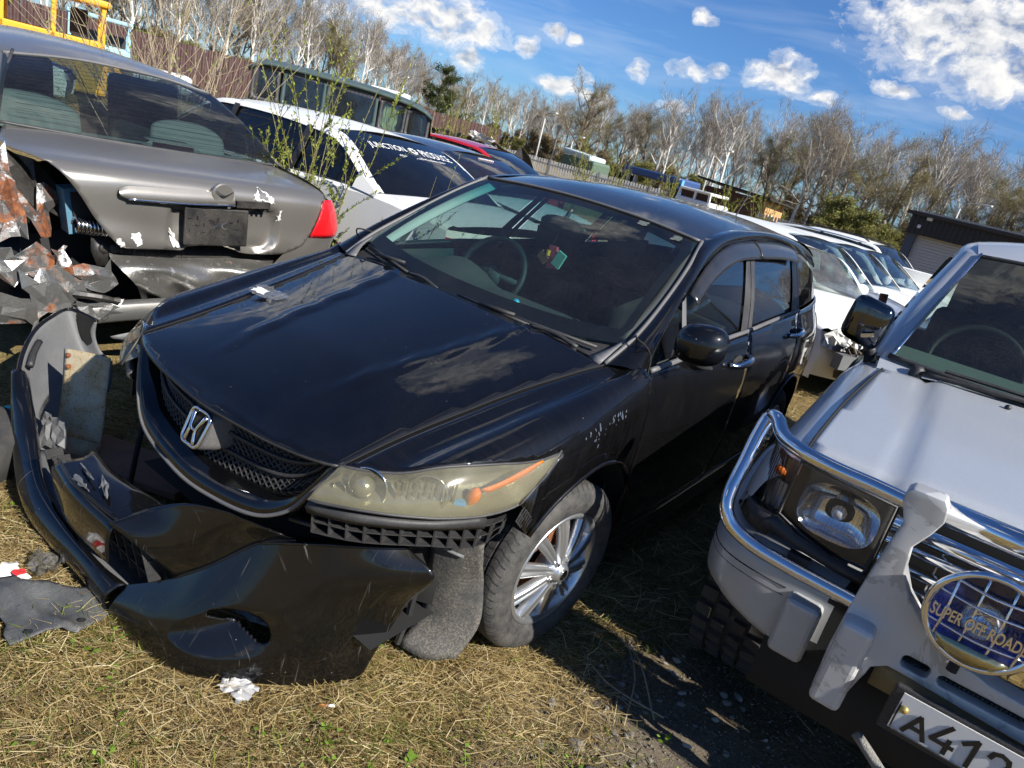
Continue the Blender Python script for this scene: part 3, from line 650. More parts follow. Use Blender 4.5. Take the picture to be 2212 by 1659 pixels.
def tyremat():
    m, t = mat('tyre_tread'); tc = t.n('ShaderNodeTexCoord').outputs['Object']
    sx = t.n('ShaderNodeSeparateXYZ', {0: tc}); ang = t.math('ARCTAN2', sx.outputs[1], sx.outputs[2]); rad = t.math('SQRT', t.math('ADD', t.math('MULTIPLY', sx.outputs[1], sx.outputs[1]), t.math('MULTIPLY', sx.outputs[2], sx.outputs[2])))
    w1 = t.math('SINE', t.math('ADD', t.math('MULTIPLY', ang, 66.), t.math('MULTIPLY', t.math('SINE', t.math('MULTIPLY', sx.outputs[0], 85.)), 1.6)))
    tr = t.math('GREATER_THAN', rad, .303)
    hgt = t.math('MULTIPLY', t.math('GREATER_THAN', w1, .80), tr)
    n_ = t.noise(tc, 20, 6, .7)
    c = t.mix(t.ramp(n_, [(.35, 0.), (.75, .6)]), (.022, .022, .023), (.14, .13, .115)); c = t.mix(t.math('MULTIPLY', hgt, .8), c, (.006, .006, .006))
    nb = t.n('ShaderNodeBump', {'Height': t.math('SUBTRACT', t.noise(tc, 180, 4), t.math('MULTIPLY', hgt, 4.)), 'Strength': .6, 'Distance': .004}).outputs[0]
    t.n('ShaderNodeOutputMaterial', {0: t.n('ShaderNodeBsdfPrincipled', {'Base Color': c, 'Roughness': .72, 'Normal': nb})}); return m
TYREM = tyremat()
wheel((.785, .0, .318), 1, radians(-7)); wheel((-.785, 0, .318), -1, radians(-7)); wheel((.80, 2.43, .318), 1, 0); wheel((-.80, 2.43, .318), -1, 0)
# torn front: bumper bracket lattice, liner, radiator support
LINERM = plain('muddy_liner', (.045, .047, .05), .6, 0, .3, scale=8, dust=.95, dustcol=(.27, .235, .18), bump=.4, bscale=30)
def bracket(pts_top, pts_bot, ncell, dep, name, par):
    T_ = crom(pts_top, ncell+1); B_ = crom(pts_bot, ncell+1); Mi = (T_+B_)/2; m = M(); d = np.array((-.35, 1., 0))*dep
    for L in (T_, Mi, B_):
        for a, b in zip(L[:-1], L[1:]): m.add([a, b, b+d, a+d, a+(0, 0, .004), b+(0, 0, .004), b+d+(0, 0, .004), a+d+(0, 0, .004)], [(0, 1, 2, 3), (4, 7, 6, 5), (0, 4, 5, 1)])
    for a, b in zip(T_, B_):
        e = np.array((.004, .002, 0)); m.add([a, b, b+d, a+d, a+e, b+e, b+d+e, a+d+e], [(0, 1, 2, 3), (4, 7, 6, 5), (0, 4, 5, 1)])
    return m.o(name, PLASTIC, par)
for s in (1, -1):
    br = bracket(mir(s, [(.455, -.815, .622), (.57, -.757, .630), (.69, -.615, .632), (.752, -.45, .612), (.766, -.38, .618)]), mir(s, [(.462, -.812, .558), (.571, -.748, .566), (.687, -.605, .568), (.747, -.451, .542), (.764, -.385, .575)]), 12, .04, 'bumper_bracket', car)
    lofto('bracket_cover', [mir(s, [(.448, -.815, .655), (.57, -.755, .662), (.69, -.625, .66), (.755, -.46, .65)]), mir(s, [(.452, -.835, .640), (.57, -.775, .648), (.69, -.64, .648), (.757, -.46, .635)]), mir(s, [(.452, -.825, .622), (.57, -.762, .630), (.69, -.62, .632), (.752, -.45, .612)])], PLASTIC, br, 20, t=.006)
    bracket(mir(s, [(.80, -.345, .672), (.81, -.30, .622)]), mir(s, [(.795, -.36, .625), (.80, -.31, .578)]), 5, .03, 'clip_strip', car)
    ln = lofto('fender_liner', [mir(s, [(.60, -.47, .60), (.60, -.46, .45), (.585, -.42, .30), (.575, -.40, .17), (.555, -.45, .06)]), mir(s, [(.68, -.46, .585), (.675, -.43, .45), (.665, -.385, .30), (.66, -.37, .16), (.645, -.41, .045)]), mir(s, [(.745, -.42, .57), (.745, -.385, .45), (.735, -.335, .36), (.745, -.31, .20), (.715, -.34, .06)])], LINERM, car, 22, 10, t=.004)
    for k in range(4): M().tube(crom(mir(s, [(.60+.02, -.462+.03*k, .49-.05*k), (.66, -.455+.035*k, .482-.05*k), (.70, -.43+.03*k, .474-.05*k)]), 5), .006, 5).o('liner_rib', GREYPLASTIC, ln, True)
    M().tube(mir(s, [(.585, -.465, .36), (.575, -.455, .20), (.56, -.46, .08)]), .012, 6).o('liner_strip', PLASTIC, ln)
lofto('radiator_support', [[(x, -.58+.14*(x/.5)**2, z) for x in np.linspace(-.6, .6, 9)] for z in (.60, .42, .25)], DARK, car, 12, t=.05)
M().tube(crom([(-.38, -.64, .40), (0, -.70, .40), (.38, -.64, .40)], 14), .04, 6).o('crash_beam', DARK, car)
lofto('undertray', [[(x, y, .20) for x in (-.62, 0, .62)] for y in (-.66, .5, 2.0, 3.3)], DARK, car, 4)
lofto('bracket_tray', [[(.36, -.80, .545), (.52, -.72, .55), (.66, -.58, .55)], [(.36, -.72, .52), (.50, -.64, .52), (.62, -.50, .53)]], PLASTIC, car, 8, t=.01)
# cabin
lofto('dashboard', [[(x, y, z+(hump if abs(x+.37) < .2 else 0)*max(0, cos((x+.37)/.2*pi/2))) for x in np.linspace(-.66, .66, 27)] for y, z, hump in ((.24, .985, 0), (.40, 1.005, .01), (.55, 1.01, .05), (.66, .995, .075), (.70, .95, .04), (.72, .75, 0))], INTERIOR, car, 40, 16)
sw = M(); q = Matrix.Rotation(radians(-24), 3, 'X')
ring = [q @ V((.185*cos(a), 0, .185*sin(a)))+V((-.37, .86, 1.0)) for a in np.linspace(0, 2*pi, 40, endpoint=False)]
sw.tube(ring, .0155, 8, closed=True); st = sw.o('steering_wheel', PLASTIC, car, True)
m = M(); m.ball((-.37, .85, .99), .075, 12, (1, .5, .8)); m.tube([(-.54, .86, 1.0), (-.20, .86, 1.0)], .016, 6); m.tube([(-.37, .85, .99), (-.37, .80, .85)], .02, 6); m.o('wheel_hub', INTERIOR, st, True)
for x in (-.37, .37):
    for (y, nm) in ((1.25, 'seat'), (2.1, 'seat')):
        sb = lofto(nm, [[(x+dx, y+.10+yy, z) for dx, yy in ((-.24, -.06), (-.18, 0), (0, .02), (.18, 0), (.24, -.06))] for z, yy0 in ((.45, 0), (.7, 0), (.95, 0), (1.06, 0))], SEATF, car, 10, t=.10)
        M().box((x, y+.16, 1.16), (.24, .09, .17), (.1, 0, 0)).o('headrest', SEATF, sb)
        M().box((x, y-.18, .42), (.48, .50, .16)).o('cushion', SEATF, sb)
mr = M(); mr.ball((0, .80, 1.335), 1, 14, (.125, .022, .038)); mi = mr.o('rear_view_mirror', PLASTIC, car, True)
M().tube([(0, .80, 1.36), (0, .835, 1.405)], .012, 6).o('mirror_stem', PLASTIC, mi)
lofto('headlining', [[(x, y, z-.06*(x/.55)**2) for x in np.linspace(-.56, .56, 9)] for y, z in ((.96, 1.425), (1.4, 1.49), (2.2, 1.51), (3.1, 1.44))], INTERIOR, car, 12)
for s in (1, -1):
    lofto('pillar_trim', [mir(s, [(.600, .345, 1.055), (.592, .55, 1.17), (.556, .78, 1.30), (.505, .965, 1.405)]), mir(s, [(.645, .325, 1.066), (.640, .52, 1.182), (.607, .75, 1.312), (.562, .93, 1.412)]), mir(s, [(.69, .37, 1.05), (.675, .56, 1.16), (.635, .79, 1.29), (.585, .97, 1.395)])], INTERIORLT if s < 0 else INTERIOR, car, 16, t=.01)  # one matching trim: left side painted darker to stand in for shade
    lofto('door_card', [mir(s, [(.74, .36, 1.0), (.74, 1.4, 1.04), (.73, 2.3, 1.08)]), mir(s, [(.73, .36, .3), (.73, 1.4, .3), (.72, 2.3, .3)])], INTERIOR, car, 12)
M().box((0, 1.5, .24), (1.4, 2.6, .04)).o('floor', DARK, car)
# dirt on the wing: scraped patches of paint
SCR = plain('scraped_primer', (.05, .065, .09), .6, var=.6, scale=60)
for (y, z, n_) in ((.088, .892, 16), (-.063, .855, 14), (.02, .868, 7)):
    m = M()
    for k in range(n_):
        yy = y+random.gauss(0, .022); zz = z+random.gauss(0, .016); r_ = random.uniform(.002, .007); P = []
        for a in range(7):
            rr0 = r_*random.uniform(.5, 1.2); y2 = yy+rr0*cos(2*pi*a/7)*.8; z2 = zz+rr0*sin(2*pi*a/7)*1.3; tt = t_z(y2, z2); p = fend(y2, tt); P.append((p[0]+.0018, p[1], p[2]))
        m.add(P, [tuple(range(7))])
    m.o('paint_scrape', SCR, car)
# tape left on the hood corner, air freshener, bead
TAPE = glass('clear_tape', (.80, .82, .82), .8, .5)
def crumple(name, c, sx, sy, h, mat_, n=9, parent=None, seed=0, tilt=None):
    r = random.Random(seed); vs = []
    for j in range(n):
        for i in range(n):
            x = (i/(n-1)-.5)*sx*(1+.25*r.uniform(-1, 1)); y = (j/(n-1)-.5)*sy*(1+.25*r.uniform(-1, 1)); z = abs(r.gauss(0, h)) if (i*j) else r.uniform(0, h); vs.append((c[0]+x, c[1]+y, c[2]+z+(tilt[0]*x+tilt[1]*y if tilt else 0)))
    return mk(name, vs, grid_faces(n, n), mat_, parent, False)
# ---------------- silver off-roader ----------------
suv = thing('off_road_vehicle', 'silver off-road vehicle with chrome bull bar and number plate A412 beside the minivan', 'off-roader', (2.0558, .6842, 0), .0281)
SILVER = paint('silver_paint', (.46, .49, .53), metal=.55, rough=.42, dust=.22, dustcol=(.40, .37, .33), coat=.7, coatr=.08, flake=.25)
SILVERBUMP = plain('silver_bumper_paint', (.42, .43, .44), .38, .25, .08, dust=.35, dustcol=(.34, .30, .25))
def flaked():
    m, t = mat('flaking_bar_paint'); tc = t.n('ShaderNodeTexCoord').outputs['Object']
    f = t.ramp(t.noise(tc, 5, 7, .66, .6), [(.56, 0.), (.57, 1.)]); c = t.mix(f, (.54, .54, .53), (.40, .405, .41))
    d = t.ramp(t.noise(tc, 26, 6, .7), [(.66, 0.), (.68, 1.)]); c = t.mix(t.math('MULTIPLY', d, .5), c, (.25, .25, .25))
    nb = t.n('ShaderNodeBump', {'Height': t.math('ADD', f, t.noise(tc, 120, 4)), 'Strength': .12, 'Distance': .001}).outputs[0]
    t.n('ShaderNodeOutputMaterial', {0: t.n('ShaderNodeBsdfPrincipled', {'Base Color': c, 'Roughness': t.math('SUBTRACT', .55, t.math('MULTIPLY', f, .2)), 'Metallic': .3, 'Normal': nb})}); return m
FLAKE = flaked()
CLEAR = glass('headlamp_glass', (.92, .93, .93), 1., .03)
DCHROME = plain('dark_chrome', (.10, .10, .105), .05, 1., .1)
def shood(x, y):
    q = abs(x)/.70; e = .45+.03*(y+.48)
    z = 1.015+.11*(y+.48)+.016*(1-q**2)+.014/(1+math.exp((abs(x)-e)/.010)) - .010*math.exp(-((abs(x)-e-.018)/.016)**2)
    f = max(0, -.40-y); z -= 1.6*f*f*1.2+ (3.5*max(0, -.47-y)**1.2)
    return (x, y, z)
xg = Spl([-.5, -.305, -.079, .251, .60], [-.70, -.702, -.701, -.688, -.665])
pts = [(float(-xg(y)), y) for y in np.linspace(-.485, .60, 14)]
hd = region('hood', [(x, -.485-.02*(1-(x/.70)**2)) for x in np.linspace(-.695, .695, 26)]+pts[1:]+[(x, .60+.05*(1-(x/.67)**2)) for x in np.linspace(.64, -.64, 20)]+[(-x, y) for x, y in pts[::-1][:-1]], .03, shood, SILVER, suv, up=(0, 0, 1), t=.02)
for s in (1, -1): seam('seam', [(s*(float(-xg(y))+.003), y, shood(.70, y)[2]) for y in np.linspace(-.47, .6, 16)], hd, .0045)
lofto('cowl', [[(x, .605+.05*(1-(x/.67)**2), shood(x, .6)[2]-.004+.006*(1-(x/.67)**2)) for x in np.linspace(-.69, .69, 13)], [(x, .70-.04*(1-(x/.67)**2), 1.165) for x in np.linspace(-.70, .70, 13)], [(x, .73-.06*(1-(x/.67)**2), 1.19) for x in np.linspace(-.69, .69, 13)]], SILVER, suv, 26)
for k in range(3):
    for s in (1, -1): M().box((s*.25, .62+.022*k, shood(.25, .6)[2]+.009+.003*k), (.24, .010, .006), (0, 0, -s*.08)).o('vent_slot', DARK, hd)
M().ball((-.226, .53, shood(-.226, .53)[2]+.006), .012, 8).o('washer_nozzle', PLASTIC, hd, True)
for s in (1, -1):
    # fender with wheel arch, param: y and t down the side
    def fz(y, t, s=s):
        xt = float(-xg(min(y, .6))) if y < .6 else .668; zt = shood(.7, min(y, .62))[2]-.004
        P = crom([(xt, zt), (.755, zt-.022), (.80, zt-.065), (.822, zt-.13), (.835, .80), (.845, .66), (.845, .45)], 60); k = min(max(t, 0), 1)*59; i = int(k); f = k-i
        p = P[i]*(1-f)+P[min(i+1, 59)]*f; nose_ = max(0, -.40-y)*.55
        return (s*(p[0]-nose_*.5), y, p[1])
    def tzs(y, z):
        lo, hi = 0, 1
        for _ in range(30):
            m_ = (lo+hi)/2; lo, hi = (m_, hi) if fz(y, m_)[2] > z else (lo, m_)
        return lo
    arc = [(.46*cos(a), .36+.46*sin(a)) for a in np.radians(np.linspace(8, 136, 18))]
    P = [(y, 0) for y in np.linspace(-.50, .60, 16)]+[(.70, 0), (1.0, .12), (1.0, 1.), (.46, 1.)]+[(y, tzs(y, z)) for y, z in arc]+[(-.40, tzs(-.40, .74)), (-.50, tzs(-.50, .76))]
    fe = region('fender', [(y, t*.6) for y, t in P], .035, lambda y, b, f_=fz: f_(y, b/.6), SILVER, suv, up=(s, 0, .4))
    lofto('arch_flare', [[(s*.835, y*1.0, z) for y, z in arc], [(s*.875, y*1.0, z+.0) for y, z in arc], [(s*.86, y*.95, .36+(z-.36)*.95) for y, z in arc]], SILVERBUMP, fe, 24, 6, flip=s < 0)
    v, f = loft([[(s*x, .46*cos(a), .36+.46*sin(a)) for a in np.radians(np.linspace(-20, 135, 18))] for x in (.40, .84)], 18); mk('wheel_house', v, f, DARK, suv)
    # lamps
    hl = M(); Y0 = -.565
    O_ = [(.696, .991), (.438, .981), (.438, .767), (.50, .760), (.62, .790), (.70, .822)]
    region('headlight_housing', [(x, z) for x, z in O_], .03, lambda x, z: (s*x, Y0+.06+.03*abs(x-.57), z), DARK, suv, up=(0, -1, 0), t=.03)
    lens = region('headlight', O_, .03, lambda x, z: (s*x, Y0-.008+.05*max(0, abs(x)-.6)-.10*((z-.9)*.3), z), CLEAR, suv, up=(0, -1, 0))
    bz = M().tube([(s*x, Y0-.004+.05*max(0, x-.6), z) for x, z in O_], .006, 5, closed=True).o('bezel', PLASTIC, lens, True)
    bw = M(); N_ = 28; R0 = []
    for k in range(N_):
        a = 2*pi*k/N_; R0.append((.105*np.sign(cos(a))*abs(cos(a))**.7, .080*np.sign(sin(a))*abs(sin(a))**.7))
    vs = [(s*(.558+x), Y0+.012, .884+z) for x, z in R0]+[(s*(.558+x*.75), Y0+.045, .884+z*.75) for x, z in R0]+[(s*(.558+x*.35), Y0+.062, .884+z*.35) for x, z in R0]
    mk('bowl', vs, grid_faces(N_, 3, cu=True)+[tuple(range(2*N_, 3*N_))], CHROME, lens)
    M().ball((s*.558, Y0+.04, .884), .022, 10).o('bulb', plain('bulb_glass', (.7, .7, .75), .1, .5), lens, True)
    rb = M()
    for k in range(22):
        x = -.10+.2*k/21; hh = .078*sqrt(max(.05, 1-(abs(x)/.108)**3)); rb.tube([(s*(.558+x), Y0+.004, .884-hh), (s*(.558+x), Y0+.004, .884+hh)], .0016, 4, cap=False)
    rb.o('lens_flutes', CLEAR, lens, kind='stuff')
    lofto('lamp_trim', [[(s*.70, Y0+.0, .815), (s*.62, Y0, .782), (s*.50, Y0, .752), (s*.43, Y0, .75)], [(s*.74, Y0-.01, .775), (s*.62, Y0-.015, .752), (s*.50, Y0-.015, .738), (s*.43, Y0-.015, .735)]], PLASTIC, suv, 12, t=.03)
    cl_ = lofto('indicator_lamp', [[(s*.704, -.545, z), (s*.75, -.525, z+.0), (s*.785, -.47, z+.004), (s*.795, -.40, z+.004)] for z in (.808, .86, .92, .985)], glass('smoked_clear_lens', (.72, .68, .68), 1., .08), suv, 14, 8, flip=s > 0)
    lofto('reflector', [[(s*.705, -.52, z), (s*.74, -.50, z), (s*.775, -.45, z)] for z in (.812, .895)], plain('lamp_reflector', (.62, .60, .60), .3, .5), cl_, 10, 4)
    lofto('reflector', [[(s*.705, -.52, z), (s*.74, -.50, z), (s*.775, -.45, z)] for z in (.905, .975)], plain('lamp_brown', (.16, .05, .03), .3), cl_, 10, 4)
    M().ball((s*.742, -.508, .925), .022, 10, (1, .6, .7)).o('bulb', AMBER, cl_, True)
    rb = M()
    for k in range(15):
        f = k/14; p = crom([(s*.706, -.547, 0), (s*.75, -.527, 0), (s*.787, -.472, 0), (s*.796, -.41, 0)], 15)[k]; rb.tube([(p[0], p[1]+.004, .812), (p[0], p[1]+.004, .98)], .0014, 4, cap=False)
    rb.o('lens_flutes', glass('flute_glass', (.5, .48, .48), 1., .05), cl_, kind='stuff')
    lofto('lamp_base', [[(s*.70, -.555, z), (s*.76, -.53, z), (s*.80, -.46, z)] for z in (.745, .805)], PLASTIC, suv, 8, t=.02)
    # bumper end
    plan_ = [(.47, -.61), (.60, -.61), (.72, -.60), (.80, -.565), (.85, -.49), (.875, -.36), (.88, -.20)]
    def prow(z, ins, lowin=0): return [(s*(x-ins*(.2 if i < 3 else 1)), y+ins*(1 if i < 5 else .2), z-(lowin if i < 2 else lowin*.4 if i == 2 else 0)) for i, (x, y) in enumerate(plan_)]
    bu = lofto('bumper', [prow(.735, .14), prow(.725, .05), prow(.70, .015), prow(.66, 0), prow(.56, 0, .03), prow(.515, .012, .05), prow(.50, .06, .05)], SILVERBUMP, suv, 40, 22, flip=s > 0)
    for z in (.64, .615): M().tube(crom(prow(z, -.001)[1:], 24), .0028, 4).o('bumper_groove', SEAM, bu)
    b2 = M().box((s*.537, -.625, .553), (.098, .07, .185), (.06, 0, 0)).o('bumper_block', SILVERBUMP, bu); bevel(b2, .018, 3)
    M().box((s*.465, -.56, .58), (.05, .10, .25)).o('bumper_mount', DARK, bu)
    M().box((s*.60, -.60, .737), (.06, .03, .02), (0, 0, 0)).o('rubber_pad', PLASTIC, bu)
    # bull bar loop
bar = None
OUT = [(-.437, 1.055), (-.438, 1.080), (-.425, 1.092), (-.355, 1.094), (-.343, 1.075), (-.339, 1.042), (-.352, 1.003), (-.376, .954), (-.366, .886), (-.335, .832), (-.28, .782), (-.20, .740), (-.10, .722), (0, .718)]
LOW = [(0, .628), (-.26, .640), (-.31, .640), (-.340, .615), (-.352, .57), (-.368, .488), (-.39, .465), (-.425, .460), (-.442, .489), (-.446, .62), (-.442, .722), (-.437, .795), (-.425, .913), (-.414, 1.0)]
full = OUT+[(-x, z) for x, z in OUT[::-1][1:]]+[(-x, z) for x, z in LOW[::-1]]+LOW[1:]
def rrect(x0, x1, z0, z1, r): return [(x0+(x1-x0)/2+a, (z0+z1)/2+b) for a, b in rr(x1-x0, z1-z0, r)]
bar = region('bull_bar', full, .03, lambda x, z: (x, -.745+.04*(z-.75)**2+.05*(x*x)-(.012 if z < .74 and abs(x) > .345 else 0), z), FLAKE, suv, holes=[rrect(-.290, -.226, .658, .694, .012), rrect(.226, .290, .658, .694, .012), rrect(-.208, -.015, .660, .690, .012), rrect(.015, .208, .660, .690, .012)], up=(0, -1, 0), t=.075)
bevel(bar, .018, 4)
for s in (1, -1):
    b2 = M().box((s*.402, -.755, .598), (.078, .07, .262), (.08, 0, 0)).o('bar_boss', FLAKE, bar); bevel(b2, .016, 3)
    lp = crom([(s*x, y, z) for x, y, z in [(.40, -.655, 1.030), (.50, -.640, 1.031), (.60, -.634, 1.031), (.70, -.610, 1.033), (.765, -.565, 1.040), (.806, -.505, 1.062), (.834, -.475, 1.055), (.842, -.505, 1.0), (.840, -.56, .92), (.838, -.615, .84), (.828, -.637, .795), (.795, -.645, .757), (.727, -.648, .732), (.64, -.648, .722), (.55, -.65, .719), (.40, -.665, .722)]], 90)
    M().tube(lp, .0215, 12).o('bar_tube', CHROME, bar, True)
    M().box((s*.40, -.66, .52), (.05, .16, .04)).o('bar_mount', RUST, bar)
M().tube([(-.36, -.655, 1.045), (.36, -.655, 1.045)], .032, 14).o('cross_tube', CHROME, bar, True)
for zc in (.675,):
    m = M()
    for k in range(60): x = -.295+.59*k/59; m.tube([(x, -.705, .655), (x+.02, -.705, .70)], .0012, 3, cap=False); m.tube([(x+.02, -.705, .655), (x, -.705, .70)], .0012, 3, cap=False)
    m.o('bar_mesh', DARK, bar, kind='stuff'); M().box((0, -.685, zc), (.62, .01, .06)).o('slot_backing', DARK, bar)
# grille
g = M().box((0, -.545, .875), (.86, .02, .24)).o('grille', DARK, suv)
for z, r_ in ((.952, .017), (.905, .011), (.850, .011), (.80, .010)):
    lofto('grille_bar', [[(x, -.60, z+r_) for x in (-.43, .43)], [(x, -.625, z+r_*.6) for x in (-.43, .43)], [(x, -.63, z) for x in (-.43, .43)], [(x, -.615, z-r_) for x in (-.43, .43)]], CHROME, g, 4, 8, t=.004)
for x in np.linspace(-.40, .40, 9): M().tube([(x, -.60, .77), (x, -.595, .97)], .004, 6).o('grille_rod', DULLCHROME, g)
# spot lamps with stone guards
def text(name, s, size, ext, m_, parent, M4, bold=0.):
    cu = bpy.data.curves.new(name, 'FONT'); cu.body = s; cu.size = size; cu.extrude = ext; cu.align_x = 'CENTER'; cu.align_y = 'CENTER'; cu.resolution_u = 3; cu.offset = bold
    o = bpy.data.objects.new(name+'_c', cu); COL.objects.link(o); bpy.context.view_layer.update()
    me = bpy.data.meshes.new_from_object(o.evaluated_get(bpy.context.evaluated_depsgraph_get())); bpy.data.objects.remove(o); me.name = name
    me.transform(M4); me.materials.clear(); me.materials.append(m_); q = bpy.data.objects.new(name, me); COL.objects.link(q); q.parent = parent; return q
def textw(name, s, w_, h_, ext, m_, parent, M4, bold=0.):
    o = text(name, s, 1., ext, m_, parent, Matrix.Identity(4), bold); xs = [v.co.x for v in o.data.vertices]; ys = [v.co.y for v in o.data.vertices]
    o.data.transform(Matrix.Diagonal((w_/(max(xs)-min(xs)), h_/(max(ys)-min(ys)), 1, 1)) @ Matrix.Translation((-(max(xs)+min(xs))/2, -(max(ys)+min(ys))/2, 0))); o.data.transform(M4); return o
FACE = Matrix(((1, 0, 0, 0), (0, 0, -1, 0), (0, 1, 0, 0), (0, 0, 0, 1)))   # text plane facing -Y
BLUEGLASS = plain('blue_lamp_reflector', (.16, .22, .62), .08, .9, .3, bump=.3, bscale=25)
for s in (-1, 1):
    c = np.array((s*.195, -.80, .888))
    L_ = M().lathe([(.095, .001), (.09, .05), (.06, .09), (.02, .108), (-.005, .110)], 32, 'y', c).o('spot_lamp', CHROME, suv, True)
    M().lathe([(-.004, .106), (.02, .09), (.045, .055), (.055, .001)], 32, 'y', c).o('reflector', BLUEGLASS, L_, True)
    M().lathe([(-.004, .045), (.02, .040), (.03, .001)], 20, 'y', c).o('inner_bowl', CHROME, L_, True)
    M().lathe([(-.010, .106), (-.016, .07), (-.018, .001)], 32, 'y', c).o('lamp_glass', CLEAR, L_, True)
    gd = M(); gd.tube([c+(.112*cos(a), -.012, .112*sin(a)) for a in np.linspace(0, 2*pi, 40, endpoint=False)], .009, 8, closed=True)
    for x in (-.075, -.025, .03, .08):
        h_ = sqrt(.112**2-x*x); gd.tube(crom([c+(x, -.012, -h_), c+(x, -.034, 0), c+(x, -.012, h_)], 9), .0035, 5)
    for z in (.072, .035, -.04):
        h_ = sqrt(.112**2-z*z); gd.tube(crom([c+(-h_, -.012, z), c+(0, -.036, z), c+(h_, -.012, z)], 9), .0035, 5)
    gd.o('stone_guard', CHROME, L_, True)
    textw('guard_lettering', 'SUPER OFF ROADER', .205, .030, .004, CHROME, L_, Matrix.Translation(tuple(c+(0, -.040, -.004))) @ FACE, .02)
    lofto('guard_plate', [[c+(x, -.026, -.062) for x in (-.075, 0, .075)], [c+(x, -.022, z) for x, z in ((-.055, -.092), (0, -.106), (.055, -.092))]], plain('dull_brass', (.42, .38, .22), .25, .9), L_, 9, t=.004)
    M().tube([c+(0, .05, -.10), (s*.195, -.76, .72)], .012, 8).o('lamp_stalk', DARK, L_)
# number plate
pl = M().box((0, -.790, .578), (.565, .018, .135), (.05, 0, 0)).o('number_plate_frame', PLASTIC, suv); bevel(pl, .006)
PW = plain('plate_white', (.62, .62, .61), .35, .0, .05); pp = M().box((0, -.800, .580), (.52, .004, .106), (.05, 0, 0)).o('number_plate', PW, pl)
rim = M().tube([(x, -.803+.05*(z-.58), z) for x, z in rr(.512, .100, .010, cz=.580)], .0022, 5, closed=True).o('plate_rim', plain('plate_black', (.012, .012, .012), .4), pp)
BLK = bpy.data.materials['plate_black']; tilt = Matrix.Rotation(.05, 4, 'X')
GLY = {'A': ([[(0, 0), (.5, 1), (1, 0)], [(.2, .34), (.8, .34)]]), '4': ([[(.62, 1), (0, .30), (1, .30)], [(.74, .52), (.74, 0)]]), '1': ([[(.15, .70), (.75, 1), (.75, 0)]]), '2': ([[(.02, .74), (.12, .93), (.45, 1), (.82, .92), (.93, .72), (.80, .50), (.05, 0), (1, 0)]])}
for ch, x, hgt, wd in (('A', -.207, .056, .046), ('4', -.150, .074, .046), ('1', -.100, .074, .040), ('2', -.040, .074, .042)):
    m = M()
    for st in GLY[ch]:
        P = [V((x+(u-.5)*wd, -.8045-.05*((v-.5)*hgt), (.575 if ch != 'A' else .567)+(v-.5)*hgt)) for u, v in st]
        for p, q in zip(P[:-1], P[1:]):
            d = (q-p).normalized(); n = V((-d.z, 0, d.x))*.0052; e = d*.003; m.add([p-e-n, p-e+n, q+e+n, q+e-n, p-e-n+V((0, .002, 0)), p-e+n+V((0, .002, 0)), q+e+n+V((0, .002, 0)), q+e-n+V((0, .002, 0))], [(0, 1, 2, 3), (0, 4, 5, 1), (1, 5, 6, 2), (2, 6, 7, 3), (3, 7, 4, 0)])
    m.o('plate_letter', BLK, pp)
M().lathe([(-.812, .001), (-.810, .009), (-.803, .010)], 12, 'y', (-.245, 0, .592)).o('plate_screw', plain('brass_screw', (.55, .42, .12), .3, .6), pp, True)
lofto('tow_panel', [[(x, -.70, z) for x in (-.33, 0, .33)] for z in (.64, .56)], rusty('old_wood_panel', (.22, .17, .08), .0, metal=0.), suv, 6, t=.02)
M().tube(crom([(-.30, -.70, .40), (-.15, -.74, .33), (.05, -.74, .34), (.25, -.70, .40)], 20), .014, 6).o('tow_rope', plain('rope', (.30, .29, .26), .9, bump=1., bscale=200), suv, True)
lofto('valance', [[(x, -.55, z) for x in (-.60, 0, .60)] for z in (.60, .40, .30)], DARK, suv, 6, t=.05)
M().tube([(-.7, 0, .36), (.7, 0, .36)], .05, 8).o('axle', DARK, suv)
# glasshouse
WB = [(-.672, .70, 1.182), (-.40, .665, 1.178), (0, .65, 1.178), (.40, .665, 1.178), (.672, .70, 1.182)]; WT = [(-.523, 1.25, 1.657), (-.3, 1.235, 1.672), (0, 1.23, 1.677), (.3, 1.235, 1.672), (.523, 1.25, 1.657)]
wsx = lofto('windscreen', [[tuple(np.array(a)*(1-f)+np.array(b)*f+np.array((0, -.014, .014))*4*f*(1-f)) for a, b in zip(WB, WT)] for f in (0, .33, .66, 1)], glass('suv_windscreen', (.42, .52, .48), 1.1, .05), suv, 24, 12)
M().tube(crom(WT, 24), .010, 6).o('screen_seal', PLASTIC, wsx, True); M().tube(crom(np.array(WB)+(0, -.004, 0), 24), .012, 6).o('screen_seal', PLASTIC, wsx, True)
rfr = [[(f*w_, y, z0+dz*(1-abs(f)**2.5)) for f in np.linspace(-1, 1, 17)] for y, w_, z0, dz in ((1.25, .535, 1.664, .02), (1.36, .55, 1.70, .045), (1.5, .555, 1.715, .065), (1.9, .56, 1.73, .07), (2.8, .56, 1.73, .06), (3.45, .55, 1.70, .05))]
rs_ = lofto('roof', rfr, SILVER, suv, 21, 20)
